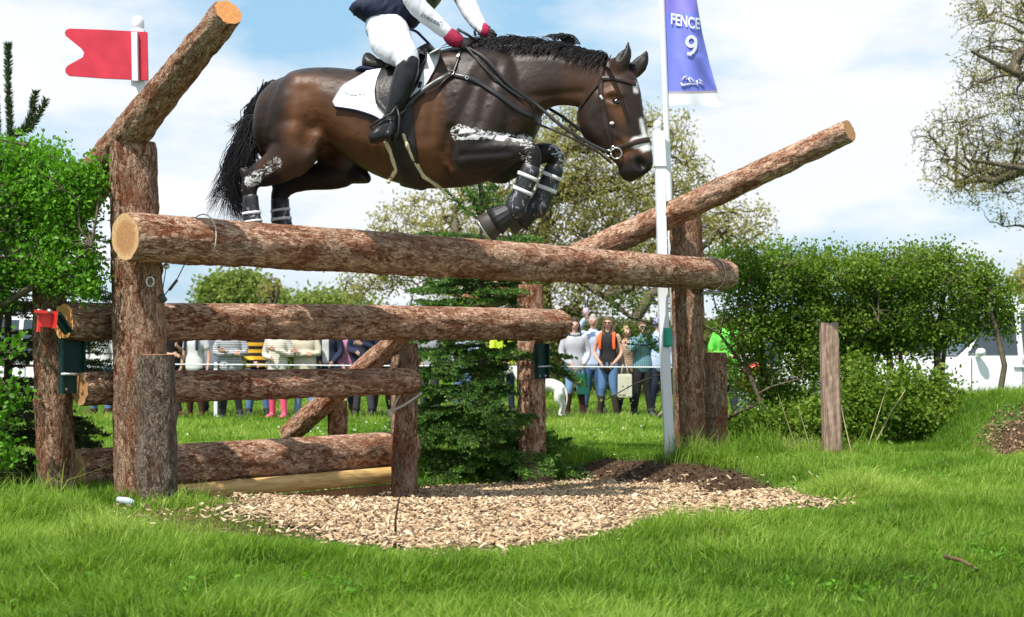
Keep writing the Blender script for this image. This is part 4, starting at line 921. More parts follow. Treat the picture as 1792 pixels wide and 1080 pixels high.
fist(hp(806, 75, .16), fw, upv, -HN).build('glove', M['glove'], rider); fist(hp(852, 62, -.05), fw, upv, HN).build('glove', M['glove'], rider)
for pts in ([(786, 61, .163, 13, .047), (793, 67, .16, 14.5, .050), (800, 71, .16, 13.5, .046)], [(847, 50, -.055, 10, .038), (850, 56, -.05, 10.5, .039)]):
    g = Geo(); hl(g, pts, 16); g.build('glove_cuff', M['cuff'], rider)
g = Geo(); hl(g, [(845, 53, -.05, 1, .003)]*2, 6); 
g = Geo(); c = hp(846, 57, -.05); g.tube([c+HD*.052*math.cos(t)+Vector((0, 0, 1))*.05*math.sin(t)+HN*.03*math.cos(t*2) for t in np.linspace(-.4, 3.6, 18)], .008, 6); g.build('whip_loop', M['black'], rider)
g = Geo(); g.tube([hp(801, 51, .18), hp(820, 62, .17), hp(838, 74, .10)], .009, 6); g.tube([hp(801, 51, .18), hp(803, 66, .18)], .008, 6); g.build('whip', M['black'], rider)
# boots
for s in (1, -1):
    g = Geo()
    hl(g, [(716, 112, .345*s, 19, .070), (711, 128, .35*s, 21.5, .072), (703, 152, .36*s, 20.5, .068), (694, 178, .37*s, 16.5, .056), (686, 198, .375*s, 13, .046), (681, 213, .38*s, 13.5, .046)], 22)
    hl(g, [(684, 208, .38*s, 12, .045), (676, 222, .39*s, 15, .048), (668, 232, .40*s, 17, .045), (656, 240, .42*s, 12, .040)], 18)
    hl(g, [(688, 214, .385*s, 7, .04), (686, 228, .42*s, 9, .045), (680, 238, .47*s, 8, .04)], 14)
    hl(g, [(655, 240, .40*s, 9, .034), (655, 252, .40*s, 8.5, .032)], 14, ends=False)
    bo_ = link('boot', remesh(g, .010, 4, 'boot'), M['bootleather'], rider)
    if s == 1:
        V_ = coords(bo_.data); x_, y_ = proj(V_); n_ = normals(bo_.data); wz = .004*np.sin(y_*1.1+x_*.35+3*fbm(x_*.05, y_*.05, 3))*np.exp(-((y_-196)/16)**2); bo_.data.vertices.foreach_set('co', (V_+n_*wz[:, None]).astype(np.float32).ravel())
    # stirrup: arch, tread, leather
    g = Geo(); c = hp(676, 222, .42*s); L_ = []
    arch = [(694, 186), (699, 205), (698, 230), (690, 248), (672, 245), (655, 233), (648, 222), (662, 212), (684, 200), (694, 186)]
    g.tube([hp(a, b, (.43+.02*math.sin(i))*s) for i, (a, b) in enumerate(arch)], .008, 8); so = g.build('stirrup', M['black'], horse)
    free_strap('stirrup_leather', [hp(706, 120, .335*s), hp(702, 160, .335*s), hp(697, 190, .40*s)], .028, .004, M['leather'], horse, HD)
# belt strap to saddle, bib, helmet
free_strap('lanyard', [hp(712, 50, .12), hp(728, 55, .10), hp(740, 66, .08), hp(752, 78, .04)], .018, .008, M['navy'], rider)
g = Geo(); hb(g, [(735, -30, 741, 6, .10), (742, -32, 748, 21, .11), (757, -40, 764, 6, .11), (762, -42, 770, -6, .10)], 16, 2.5)
M['camo'] = fabric('green_camo', (.10, .12, .045), 28, .75, .85, .3); g.build('bib', M['camo'], rider)
g = Geo(); hb(g, [(764, -172, 768, -150, .05), (772, -196, 774, -150, .10), (790, -206, 792, -158, .115), (808, -203, 812, -160, .108), (822, -186, 822, -164, .07)], 20, 2.2); hl(g, [(820, -168, 0, 3, .08), (838, -162, 0, 2.5, .05)], 14)
g.build('helmet', M['navy'], rider)
# ------------------------------------------------------------------ foliage tools
def unit(v): return v/np.maximum(np.linalg.norm(v, axis=-1, keepdims=True), 1e-9)
def rvec(rs, n): return unit(rs.normal(size=(n, 3)))
def leaf_arrays(pos, ax, nr, L, W, hexa=False):
    n = len(pos); ax = unit(ax); s = unit(np.cross(ax, nr)); nn = np.cross(s, ax); L = L[:, None]; W = W[:, None]
    if hexa:
        V = np.stack([pos, pos+ax*L*.30+s*W*.42+nn*L*.05, pos+ax*L*.70+s*W*.36+nn*L*.04, pos+ax*L, pos+ax*L*.70-s*W*.36+nn*L*.04, pos+ax*L*.30-s*W*.42+nn*L*.05], 1)
        b = np.arange(n)[:, None]*6; Fc = [b+np.array([0, 1, 2, 3]), b+np.array([0, 3, 4, 5])]
        return V.reshape(-1, 3), [np.concatenate(Fc)], 6
    V = np.stack([pos, pos+ax*L*.5+s*W*.5, pos+ax*L, pos+ax*L*.5-s*W*.5], 1)
    return V.reshape(-1, 3), [np.arange(n*4).reshape(n, 4)], 4
def leaf_obj(name, pos, ax, nr, L, W, rnd, mat, parent, hexa=False):
    V_, f_, k = leaf_arrays(pos, ax, nr, L, W, hexa); me = npmesh(name, V_, f_, {'rnd': np.repeat(rnd, k)})
    o = bpy.data.objects.new(name, me); COL.objects.link(o); me.materials.append(mat)
    if parent is not None: put(o, Matrix.Identity(4), parent)
    return o
def tubes_np(paths, radii, n=5):
    """many tubes at once: paths list of (k,3) arrays, radii list of (k,)"""
    Vs, Fs, base = [], [], 0; a = np.linspace(0, 2*np.pi, n, endpoint=False)
    for p, r in zip(paths, radii):
        p = np.asarray(p); t = unit(np.gradient(p, axis=0)); ref = np.array([0, 0, 1.0]) if abs(t[0, 2]) < .8 else np.array([1.0, 0, 0])
        b = unit(np.cross(t, ref)); c = np.cross(t, b); r = np.asarray(r)
        V_ = p[:, None]+(b[:, None]*np.cos(a)[None, :, None]+c[:, None]*np.sin(a)[None, :, None])*r[:, None, None]
        k = len(p); ii = np.arange(k*n).reshape(k, n)+base
        Fs.append(np.stack([ii[:-1], np.roll(ii[:-1], -1, 1), np.roll(ii[1:], -1, 1), ii[1:]], -1).reshape(-1, 4)); Vs.append(V_.reshape(-1, 3)); base += k*n
    return np.concatenate(Vs), np.concatenate(Fs)
def grow(rs, trunks, attract, counts, rads, curve=.18, droop=0.0, wob=.06):
    """hierarchical branches: each level's targets hang on the nearest point of the level above"""
    paths, radii = list(trunks[0]), list(trunks[1]); nodes = np.concatenate(paths); tips = None; tipd = None
    for lv, (cnt, r0) in enumerate(zip(counts, rads)):
        tg = attract(rs, cnt); newn = []; tips = []; tipd = []
        for q in tg:
            d = np.linalg.norm(nodes-q, axis=1)+.35*np.maximum(0, nodes[:, 2]-q[2]); j = int(np.argmin(d)); s = nodes[j]; L = np.linalg.norm(q-s)
            if L < 1e-3: continue
            k = max(4, min(9, int(L/.25)+3)); t = np.linspace(0, 1, k)[:, None]; mid = (s+q)/2+rs.normal(size=3)*L*curve+np.array([0, 0, L*.10])
            p = (1-t)**2*s+2*t*(1-t)*mid+t*t*q; p[1:-1] += rs.normal(size=(k-2, 3))*L*wob*.5; p[:, 2] -= droop*L*t[:, 0]**2
            rr = r0*min(1.4, .5+.5*L/(np.mean(counts) and 1)) if lv == 0 else r0
            paths.append(p); radii.append(rr*(1-.72*t[:, 0])); newn.append(p[max(1, k//3):]); tips.append(p[-1]); tipd.append(p[-1]-p[-2])
        nodes = np.concatenate([nodes]+newn) if lv == 0 else np.concatenate(newn+[nodes[::2]])
    return paths, radii, np.array(tips), np.array(tipd), nodes
def ell(cs, surf=.5):
    """sampler over a union of ellipsoids (cx,cy,cz,rx,ry,rz); surf biases to the shell"""
    cs = np.array(cs, float); vol = cs[:, 3]*cs[:, 4]*cs[:, 5]; vol = vol**.75; vol /= vol.sum()
    def f(rs, n):
        k = rs.choice(len(cs), n, p=vol); d = rvec(rs, n); r = rs.random(n)**(surf/1.0)
        return cs[k, :3]+d*r[:, None]*cs[k, 3:]
    return f
def tree(name, label, cat, base, trunk_pts, trunk_r, samp, counts, rads, leaf, nleaf, size, spread, seed, barkm='twig', group=None, n=5, curve=.18, droop=0.0, hexa=False, aspect=.6, flat=0.0):
    rs = np.random.RandomState(seed); root = empty(name, base, label, cat, group)
    tp = [np.array([tuple(p) for p in tr], float) for tr in trunk_pts]; tr_ = [np.linspace(a, b, len(p)) for p, (a, b) in zip(tp, trunk_r)]
    paths, radii, tips, tipd, nodes = grow(rs, (tp, tr_), samp, counts, rads, curve, droop)
    V_, F_ = tubes_np(paths, radii, n); me = npmesh('trunk', V_, [F_]); me.polygons.foreach_set('use_smooth', [True]*len(me.polygons)); me.materials.append(M[barkm])
    o = bpy.data.objects.new('trunk', me); COL.objects.link(o); put(o, Matrix.Identity(4), root)
    cl = rs.randint(0, len(nodes) if spread[1] else len(tips), nleaf); src = nodes if spread[1] else tips
    w = vn(src[:, 0]*1.3+seed, src[:, 2]*1.3+src[:, 1], seed); keep = rs.random(nleaf) < (.25+1.1*w[cl]) ; cl = cl[keep]
    pos = src[cl]+rs.normal(size=(len(cl), 3))*spread[0]
    ax = rvec(rs, len(cl))+np.array([0, 0, .15]); nr = rvec(rs, len(cl))*(1-flat)+np.array([0, 0, 1.0])*(.5+flat); L = size*rs.uniform(.6, 1.3, len(cl))
    rnd = np.clip(.5*rs.random(len(cl))+.5*fbm(pos[:, 0]*2+seed, pos[:, 2]*2+pos[:, 1], seed, 3), 0, 1)
    leaf_obj('crown', pos, ax, nr, L, L*aspect, rnd, M[leaf], root, hexa); return root
M['leaf_haw'] = leafmat('leaf_hawthorn', (.045, .12, .012), (.10, .26, .022), (.20, .40, .05), .35, .4)
M['leaf_haw2'] = leafmat('leaf_hawthorn_right', (.038, .075, .010), (.12, .215, .024), (.30, .37, .075), .35, .45)
M['leaf_oak'] = leafmat('leaf_oak_spring', (.20, .19, .07), (.33, .31, .10), (.46, .42, .16), .5, .6)
M['leaf_far'] = leafmat('leaf_far', (.13, .18, .04), (.20, .26, .06), (.28, .33, .09), .35, .6)
M['leaf_hedge'] = leafmat('leaf_far_hedge', (.05, .06, .02), (.11, .12, .04), (.17, .17, .06), .3, .7)
M['needle'] = leafmat('fir_needles', (.030, .085, .018), (.085, .20, .036), (.26, .42, .08), .2, .4)
M['needle_sp'] = leafmat('spruce_needles', (.022, .048, .016), (.05, .095, .03), (.11, .16, .06), .2, .45)
def gp(px, py, D): return np.array(tuple(P(px, py, D)))
def gnd(x, y): return float(gz(x, y))
# ------------------------------------------------------------------ big oaks
Dq = 55.0; bx = (947-CX)*Dq/F; bz = gnd(bx, Dq)
def pxr(px, py, D, rx, rz, ry=None): c = gp(px, py, D); return (c[0], c[1], c[2], rx*D/F, (ry if ry else rx*.8)*D/F, rz*D/F)
tree('oak_tree', 'spreading oak with sparse spring leaves behind the horse and jump', 'tree', (bx, Dq, bz),
     [[(bx, Dq, bz), (bx+.1, Dq, bz+2.2), (bx-.1, Dq, bz+4.5), (bx+.3, Dq, bz+7.0), (bx+.2, Dq, bz+9.0)], [tuple(gp(950, 470, Dq)), tuple(gp(1000, 480, Dq-1)), tuple(gp(1060, 520, Dq-2)), tuple(gp(1110, 560, Dq-3))], [tuple(gp(950, 440, Dq)), tuple(gp(900, 420, Dq-1)), tuple(gp(800, 415, Dq-2)), tuple(gp(700, 440, Dq-2))]],
     [(.50, .12), (.24, .08), (.24, .07)],
     ell([pxr(960, 300, Dq, 200, 125), pxr(1080, 310, Dq, 165, 125), pxr(1150, 420, Dq, 200, 90), pxr(800, 400, Dq, 165, 80), pxr(715, 450, Dq, 110, 60), pxr(640, 505, Dq, 60, 30), pxr(1020, 480, Dq, 200, 80), pxr(1285, 395, Dq, 85, 50), pxr(870, 480, Dq, 190, 70), pxr(1130, 230, Dq, 100, 50), pxr(1200, 330, Dq, 60, 50), pxr(660, 470, Dq, 60, 45)], .40),
     (26, 150, 900, 4200), (.17, .075, .036, .018), 'leaf_oak', 66000, .14, (.19, False), 11, 'bark_tree', n=4, curve=.22, droop=.12)
Dr = 36.0; bx = (2110-CX)*Dr/F; bz = gnd(bx, Dr)
tree('oak_tree', 'large bare-limbed oak reaching in from the right edge of the picture', 'tree', (bx, Dr, bz),
     [[(bx, Dr, bz), (bx-.1, Dr, bz+3), (bx-.3, Dr, bz+6), (bx+.2, Dr, bz+12)], [tuple(gp(2100, 330, Dr)), tuple(gp(1950, 300, Dr-1)), tuple(gp(1820, 300, Dr-1.5)), tuple(gp(1700, 280, Dr-2))], [tuple(gp(2100, 200, Dr)), tuple(gp(1900, 190, Dr-1)), tuple(gp(1780, 130, Dr-1.5)), tuple(gp(1700, 90, Dr-2))]],
     [(.55, .2), (.20, .04), (.20, .04)],
     ell([pxr(1850, 60, Dr, 190, 140), pxr(1720, 250, Dr, 130, 90), pxr(1810, 300, Dr, 180, 75), pxr(1850, 200, Dr, 200, 130), pxr(1640, 240, Dr, 55, 25), pxr(1700, 320, Dr, 90, 40), pxr(1790, 380, Dr, 60, 18), pxr(2100, 50, Dr, 260, 260), pxr(1740, 5, Dr, 90, 35), pxr(1730, 130, Dr, 70, 50)], .42),
     (26, 150, 1000, 6000), (.11, .045, .020, .010), 'leaf_oak', 42000, .075, (.09, False), 12, 'bark_tree', n=4, curve=.2, droop=.08)
# far trees and hedges
def bush(name, label, cat, specs, D, nleaf, size, seed, leaf='leaf_far', stems=3, group=None, barkm='twig', counts=(12, 60, 220), rads=(.05, .03, .015), spread=.16):
    c = specs[0]; x = (c[0]-CX)*D/F; z = gnd(x, D)
    tr = [[(x+(k-stems/2)*.25, D, z), (x+(k-stems/2)*.4, D, z+.6), (x+(k-stems/2)*.7, D, z+1.3)] for k in range(stems)]
    return tree(name, label, cat, (x, D, z), tr, [(.10, .05)]*stems, ell([pxr(s[0], s[1], D, s[2], s[3]) for s in specs], .45), counts, rads, leaf, nleaf, size, (spread, False), seed, barkm, group, 4)
bush('round_tree', 'bright green rounded tree far left beyond the middle rail', 'tree', [(420, 520, 70, 38), (380, 530, 40, 30), (470, 535, 40, 30)], 90, 26000, .33, 21, stems=2, spread=.35, counts=(14, 80, 500), rads=(.15, .08, .04))
bush('bare_tree', 'nearly bare forked tree beside the bright green rounded tree', 'tree', [(474, 505, 24, 28)], 84, 500, .2, 22, 'leaf_oak', stems=1, spread=.2, counts=(6, 24, 80), rads=(.16, .07, .035))
bush('far_bush', 'low pale bushes far beyond the middle rail, left of the oak', 'bush', [(560, 535, 60, 20), (620, 545, 50, 20), (520, 540, 30, 20)], 95, 9000, .3, 23, 'leaf_far', 4, spread=.4)
bush('far_bush', 'grey bare bush at the far right edge beyond the hedge', 'bush', [(1795, 490, 30, 26), (1830, 500, 40, 40)], 80, 5000, .22, 24, 'leaf_oak', 3, spread=.3)
bush('far_bush', 'yellow-green bush beside the white car at the right edge', 'bush', [(1800, 560, 24, 48), (1840, 540, 40, 60)], 27, 6000, .07, 25, 'leaf_far', 3, spread=.09)
rs = np.random.RandomState(5)
def hedgerow(name, label, x0, x1, D, h, nleaf, size, leaf, seed):
    rs = np.random.RandomState(seed); root = empty(name, ((x0+x1)/2, D, gnd((x0+x1)/2, D)), label, 'hedge'); n = nleaf
    x = rs.uniform(x0, x1, n); y = D+rs.normal(size=n)*.7; hh = h*(.75+.5*fbm(x*.35+seed, x*0+3, seed, 4)); z = gz(x, y)+hh*(1-rs.random(n)**1.6*1.0)*(1-.12*((y-D)/.9)**2)
    pos = np.stack([x, y, z], -1); L = size*rs.uniform(.6, 1.4, n); rnd = np.clip(.4*rs.random(n)+.6*fbm(x*1.1, z*1.5, seed, 3), 0, 1)
    leaf_obj('foliage', pos, rvec(rs, n), rvec(rs, n), L, L*.7, rnd, M[leaf], root)
    ps, rr = [], []
    for k in range(int((x1-x0)*2.2)):
        xx = rs.uniform(x0, x1); yy = D+rs.normal()*.4; g0 = gnd(xx, yy); t = np.linspace(0, 1, 5)[:, None]; ps.append(np.array([xx, yy, g0])+t*np.array([rs.normal()*.5, rs.normal()*.3, h*rs.uniform(.8, 1.15)])+rs.normal(size=(5, 3))*.05); rr.append(np.linspace(.04, .012, 5))
    V_, F_ = tubes_np(ps, rr, 4); me = npmesh('stems', V_, [F_]); me.materials.append(M['twig']); o = bpy.data.objects.new('stems', me); o['kind'] = 'stuff'; COL.objects.link(o); put(o, Matrix.Identity(4), root)
hedgerow('far_hedge', 'long olive hedgerow across the field behind the spectators', -34, 34, 47, 1.95, 90000, .17, 'leaf_hedge', 31)
hedgerow('far_hedge', 'low green bushes right behind the right-hand spectators', .6, 6.2, 33, 1.75, 16000, .11, 'leaf_hedge', 32)
# ------------------------------------------------------------------ near hedges
D1 = 8.35; b = gp(-60, 880, D1)
tree('hawthorn_bush', 'leafy bright green hawthorn bush overhanging the left post and rail', 'bush', (-3.3, D1, 0),
     [[(-3.35, D1+.2, 0), (-3.3, D1+.2, .6), (-3.15, D1+.1, 1.2), (-2.95, D1, 1.7)], [(-3.5, D1, 0), (-3.5, D1, 1.0), (-3.4, D1, 1.9)], [tuple(gp(-40, 560, D1)), tuple(gp(60, 500, D1-.1)), tuple(gp(110, 480, D1-.2)), tuple(gp(160, 430, D1-.25))]],
     [(.05, .025), (.05, .02), (.028, .01)],
     ell([pxr(30, 340, D1, 110, 85, 110), pxr(110, 340, D1-.1, 75, 70, 70), pxr(150, 310, D1-.15, 34, 38, 30), pxr(90, 450, D1-.1, 90, 60, 80), pxr(150, 490, D1-.2, 30, 28, 30), pxr(20, 270, D1, 90, 30, 80), pxr(-60, 400, D1, 130, 160, 130), pxr(20, 480, D1, 70, 55, 60)], .38),
     (20, 90, 420, 1500), (.014, .007, .004, .0025), 'leaf_haw', 40000, .030, (.042, False), 41, 'twig', n=4, hexa=True, aspect=.70)
tree('hawthorn_sucker', 'pale green low branches in the bottom left corner beside the clamp post', 'bush', (-3.2, 7.9, 0),
     [[(-3.25, 7.9, 0), (-3.2, 7.9, .4), (-3.1, 7.85, .8)]], [(.018, .008)],
     ell([pxr(15, 610, 7.9, 48, 24, 30), pxr(20, 690, 7.9, 45, 34, 30), pxr(40, 720, 7.9, 22, 16, 20), pxr(15, 790, 7.9, 32, 24, 30), pxr(-60, 700, 7.9, 80, 130, 60)], .4),
     (14, 50, 140), (.007, .004, .0025), 'leaf_haw', 2600, .034, (.03, False), 42, 'twig', n=4, hexa=True, aspect=.85)
D2 = 14.6
def stem(pts, D=D2): return [tuple(gp(a, b, D+dd)) for a, b, dd in pts]
rstems = [stem([(1355, 770, 0), (1325, 690, 0), (1300, 620, .1), (1270, 560, .2)]), stem([(1390, 775, .3), (1340, 680, .3), (1330, 600, .2), (1335, 520, .3), (1345, 460, .2)]), stem([(1500, 780, 0), (1480, 680, 0), (1470, 600, 0), (1450, 500, 0)]),
          stem([(1565, 780, .2), (1560, 690, .2), (1555, 600, .2), (1560, 500, .2)]), stem([(1590, 760, 0), (1578, 680, 0), (1575, 600, 0)]), stem([(1645, 760, 0), (1643, 690, 0), (1640, 620, 0), (1650, 520, 0)]), stem([(1640, 740, .1), (1648, 660, .1), (1655, 590, .1)]), stem([(1745, 750, -.2), (1748, 700, -.2), (1758, 640, -.2), (1742, 570, -.2), (1730, 540, -.2)]),
          stem([(1300, 640, .1), (1260, 585, 0), (1215, 560, -.2), (1180, 548, -.3)]), stem([(1530, 770, .3), (1535, 690, .3), (1520, 590, .3)])]
tree('hawthorn_hedge', 'dense green hawthorn hedge with bare stems right of the jump', 'hedge', tuple(gp(1500, 780, D2)), rstems, [(.035, .02), (.045, .02), (.035, .02), (.05, .025), (.045, .02), (.055, .03), (.04, .02), (.04, .022), (.022, .008), (.03, .015)],
     ell([pxr(1290, 480, D2, 62, 50, 60), pxr(1370, 480, D2, 80, 56, 80), pxr(1470, 480, D2, 90, 54, 90), pxr(1560, 490, D2, 90, 62, 90), pxr(1650, 490, D2, 84, 66, 80), pxr(1715, 520, D2, 58, 62, 60), pxr(1755, 560, D2, 26, 30, 40), pxr(1310, 560, D2, 60, 44, 60), pxr(1420, 560, D2, 70, 50, 60), pxr(1540, 560, D2, 90, 40, 80), pxr(1660, 575, D2, 60, 30, 50), pxr(1420, 640, D2-.1, 38, 50, 40), pxr(1500, 640, D2, 34, 60, 40), pxr(1620, 470, D2, 60, 44, 60), pxr(1385, 610, D2, 50, 60, 30), pxr(1300, 640, D2+.2, 50, 46, 30), pxr(1350, 690, D2+.3, 70, 40, 30), pxr(1500, 590, D2+.2, 70, 50, 50), pxr(1600, 590, D2+.1, 80, 36, 50)], .36),
     (34, 180, 1000, 4200), (.018, .009, .005, .0035), 'leaf_haw2', 98000, .037, (.055, False), 43, 'twig', n=4, hexa=False, aspect=.8)
tree('bramble', 'low bramble and nettles growing under the right-hand hedge behind the stake', 'plant', tuple(gp(1550, 780, 14.0)), [stem([(1500, 790, -.4), (1510, 740, -.4)]), stem([(1600, 790, -.4), (1610, 730, -.4)])], [(.012, .006)]*2,
     ell([pxr(1520, 740, 13.9, 60, 38, 40), pxr(1600, 738, 14.1, 60, 32, 40), pxr(1665, 745, 14.2, 44, 22, 40), pxr(1610, 700, 14.2, 22, 24, 20), pxr(1360, 745, 14.2, 70, 26, 40), pxr(1450, 740, 14.3, 60, 30, 40), pxr(1500, 690, 14.0, 26, 46, 30), pxr(1640, 690, 14.3, 34, 34, 30), pxr(1290, 755, 14.2, 50, 20, 30), pxr(1545, 695, 14.0, 50, 44, 40), pxr(1440, 725, 13.9, 50, 36, 40), pxr(1500, 665, 14.2, 24, 50, 30), pxr(1585, 675, 14.3, 22, 40, 30), pxr(1650, 690, 14.4, 20, 40, 30), pxr(1690, 745, 14.0, 36, 24, 30)], .4),
     (24, 90, 400), (.006, .004, .003), 'leaf_haw2', 26000, .044, (.085, False), 44, 'twig', n=3, aspect=.8)
tree('hawthorn_branches', 'thin dark hawthorn branches with few leaves in front of the right spectators', 'bush', tuple(gp(1180, 560, 13.2)),
     [stem([(1235, 575, -1.2), (1180, 590, -1.3), (1130, 605, -1.3), (1085, 600, -1.3)]), stem([(1200, 560, -1.2), (1150, 570, -1.3), (1100, 555, -1.3), (1080, 530, -1.3)]), stem([(1220, 640, -1.2), (1170, 650, -1.3), (1110, 672, -1.3), (1060, 700, -1.3), (1035, 705, -1.3)]), stem([(1230, 540, -1.1), (1170, 545, -1.1), (1130, 520, -1.1)])], [(.010, .004)]*4,
     ell([pxr(1130, 590, 13.3, 60, 45, 30), pxr(1080, 540, 13.3, 40, 24, 20), pxr(1120, 530, 13.3, 44, 30, 20), pxr(1075, 690, 13.3, 40, 14, 20), pxr(1160, 560, 13.3, 40, 50, 20), pxr(1205, 560, 13.6, 40, 50, 20)], .5), (16, 60, 200), (.005, .003, .002), 'leaf_haw2', 1300, .032, (.03, False), 45, 'twig_dark', n=3, aspect=.8)
tree('dry_stems', 'dry straw stems leaning beside the weathered stake', 'plant', tuple(gp(1490, 800, 12.2)),
     [[tuple(gp(1490, 792, 12.2)), tuple(gp(1478, 740, 12.2)), tuple(gp(1470, 700, 12.3))], [tuple(gp(1535, 770, 12.6)), tuple(gp(1560, 720, 12.6)), tuple(gp(1585, 682, 12.6))], [tuple(gp(1395, 790, 12.4)), tuple(gp(1375, 730, 12.4)), tuple(gp(1362, 690, 12.4))], [tuple(gp(1420, 790, 12.4)), tuple(gp(1405, 740, 12.4)), tuple(gp(1398, 715, 12.4))], [tuple(gp(1520, 780, 12.3)), tuple(gp(1545, 700, 12.4)), tuple(gp(1573, 618, 12.5))]],
     [(.006, .003), (.007, .004), (.004, .002), (.004, .002), (.005, .002)], ell([pxr(1400, 775, 12.4, 60, 14, 20)], .6), (30, 40), (.002, .0015), 'leaf_haw2', 60, .02, (.01, False), 46, 'twig_pale', n=4)
# ------------------------------------------------------------------ conifers
def needles(path, rs, dens, L, spread=1.0):
    seg = np.linalg.norm(np.diff(path, axis=0), axis=1); tot = seg.sum(); n = max(4, int(tot*dens)); cum = np.concatenate([[0], np.cumsum(seg)])
    s = rs.random(n)*tot; k = np.clip(np.searchsorted(cum, s)-1, 0, len(seg)-1); u = (s-cum[k])/seg[k]
    p = path[k]+(path[k+1]-path[k])*u[:, None]; t = unit(path[k+1]-path[k]); d = rvec(rs, n); d = d-t*np.sum(d*t, 1)[:, None]
    ax = unit(unit(d)*spread+t*.75+np.array([0, 0, .25])); return p, ax, L*rs.uniform(.7, 1.15, n)
def conifer(name, label, x, y, z0, ztop, tiers, mat, seed, L=.026, W=.006, dens=260, rise=.1, leader=None, lean=0.0, skip=None):
    rs = np.random.RandomState(seed); root = empty(name, (x, y, z0), label, 'tree')
    trunk = np.array([[x, y, z0], [x+lean*.3, y, z0+(ztop-z0)*.5], [x+lean, y, ztop]]); ps, rr = [trunk], [np.array([.04, .025, .008])*(ztop-z0)/2.6]
    tw = []; 
    for h, reach, nb, tilt in tiers:
        c = trunk[0]+(trunk[-1]-trunk[0])*((h-z0)/(ztop-z0)); a0 = rs.random()*6.28
        for b in range(nb):
            a = a0+b*6.283/nb+rs.normal()*.15
            if skip and skip(h, math.cos(a)): continue
            tilt_ = tilt; R_ = reach*rs.uniform(.68, 1.15); t = np.linspace(0, 1, 7)[:, None]; d = np.array([math.cos(a), math.sin(a), 0])
            p = c+d*R_*t+np.array([0, 0, 1])*((tilt+rs.normal()*.09)*R_*t-.22*R_*t*t*(1 if tilt < .4 else -1))+np.array([0, 0, rs.normal()*.03]); ps.append(p); rr.append(np.linspace(.010, .003, 7)); tw.append(p)
            side = np.array([-d[1], d[0], 0])
            for q in np.linspace(.22, .95, max(4, int(R_/.085))):
                i = q*6; k = int(i); s0 = p[k]+(p[min(k+1, 6)]-p[k])*(i-k)
                for sg in (-1, 1):
                    l = R_*(.42*(1-q)+.13)*rs.uniform(.8, 1.15); dirn = unit(d*.75+side*sg*.9+np.array([0, 0, .05+tilt*.3+rs.normal()*.08])); tt = np.linspace(0, 1, 4)[:, None]
                    w = s0+dirn*l*tt-np.array([0, 0, .12*l])*tt*tt; ps.append(w); rr.append(np.linspace(.004, .002, 4)); tw.append(w)
                    if l > .16:
                        for q2 in (.4, .7):
                            s1 = w[0]+(w[-1]-w[0])*q2; w2 = s1+unit(dirn*.8+side*sg*-.5*rs.choice([-1, 1])+d*.3)*l*.4*tt; ps.append(w2); rr.append(np.linspace(.003, .002, 4)); tw.append(w2)
    if leader:
        for pth in leader: pth = np.array(pth, float); ps.append(pth); rr.append(np.linspace(.013, .008, len(pth))); tw.append(pth)
    V_, F_ = tubes_np(ps, rr, 4); me = npmesh('trunk', V_, [F_]); me.materials.append(M['twig']); o = bpy.data.objects.new('trunk', me); COL.objects.link(o); put(o, Matrix.Identity(4), root)
    A = [needles(p, rs, dens, L) for p in tw]+([needles(np.array(p_, float), rs, 1500, .045, 1.3) for p_ in leader] if leader and mat == 'needle_sp' else [])
    tw = tw+(leader if leader and mat == 'needle_sp' else []); p = np.concatenate([a[0] for a in A]); ax = np.concatenate([a[1] for a in A]); l = np.concatenate([a[2] for a in A])
    rnd = np.clip(rs.normal(.4, .18, len(p))+.5*(np.repeat(rs.random(len(tw)), [len(a[0]) for a in A])-.5), 0, 1)
    leaf_obj('crown', p, ax, rvec(rs, len(p)), l, np.full(len(p), W), rnd, M[mat], root); return root
fx, fy = (846-CX)*12.35/F, 12.35; fz = gnd(fx, fy)
tiers = [(fz+.12+i*.155, r, 8, tl) for i, (r, tl) in enumerate([(.88, .0), (.98, .02), (.90, .05), (.88, -.04), (.84, .03), (.80, .0), (.78, .05), (.72, .08), (.68, .12), (.62, .18), (.60, .22), (.58, .25), (.54, .3)])]
tiers += [(fz+.12+13*.155+.10, .34, 6, .7), (fz+2.36, .16, 5, 1.0)]
conifer('fir_tree', 'dark green young fir tree standing between the log posts', fx, fy, fz, fz+2.60, tiers, 'needle', 51, dens=330, W=.011, L=.03, leader=[[(fx, fy, fz+2.3), (fx-.01, fy, fz+2.5), (fx-.015, fy, fz+2.62)]], lean=-.03, skip=lambda h, c: c > .45 and .15 < h < .72)
sx, sy = (14-CX)*9.5/F, 9.5
t2 = [(.15+i*.17, r, 8, tl) for i, (r, tl) in enumerate([(.85, -.05), (.9, -.05), (.86, -.05), (.84, .0), (.80, 0), (.76, 0), (.74, .05), (.70, .05), (.66, .1), (.6, .1), (.55, .15), (.5, .2)])]
Lp = lambda pts, D=9.2: [tuple(gp(a, b, D)) for a, b in pts]
conifer('spruce_tree', 'dark spruce tree at the left edge with upright leader shoots', sx, sy, gnd(sx, sy), 2.45, t2, 'needle_sp', 52, dens=330, W=.007, leader=[Lp([(20, 260), (17, 200), (14, 140), (14, 78)]), Lp([(22, 240), (40, 228), (55, 205), (62, 162)]), Lp([(25, 236), (52, 225), (68, 200), (80, 175)]), Lp([(-4, 240), (-6, 200), (-8, 170)])])
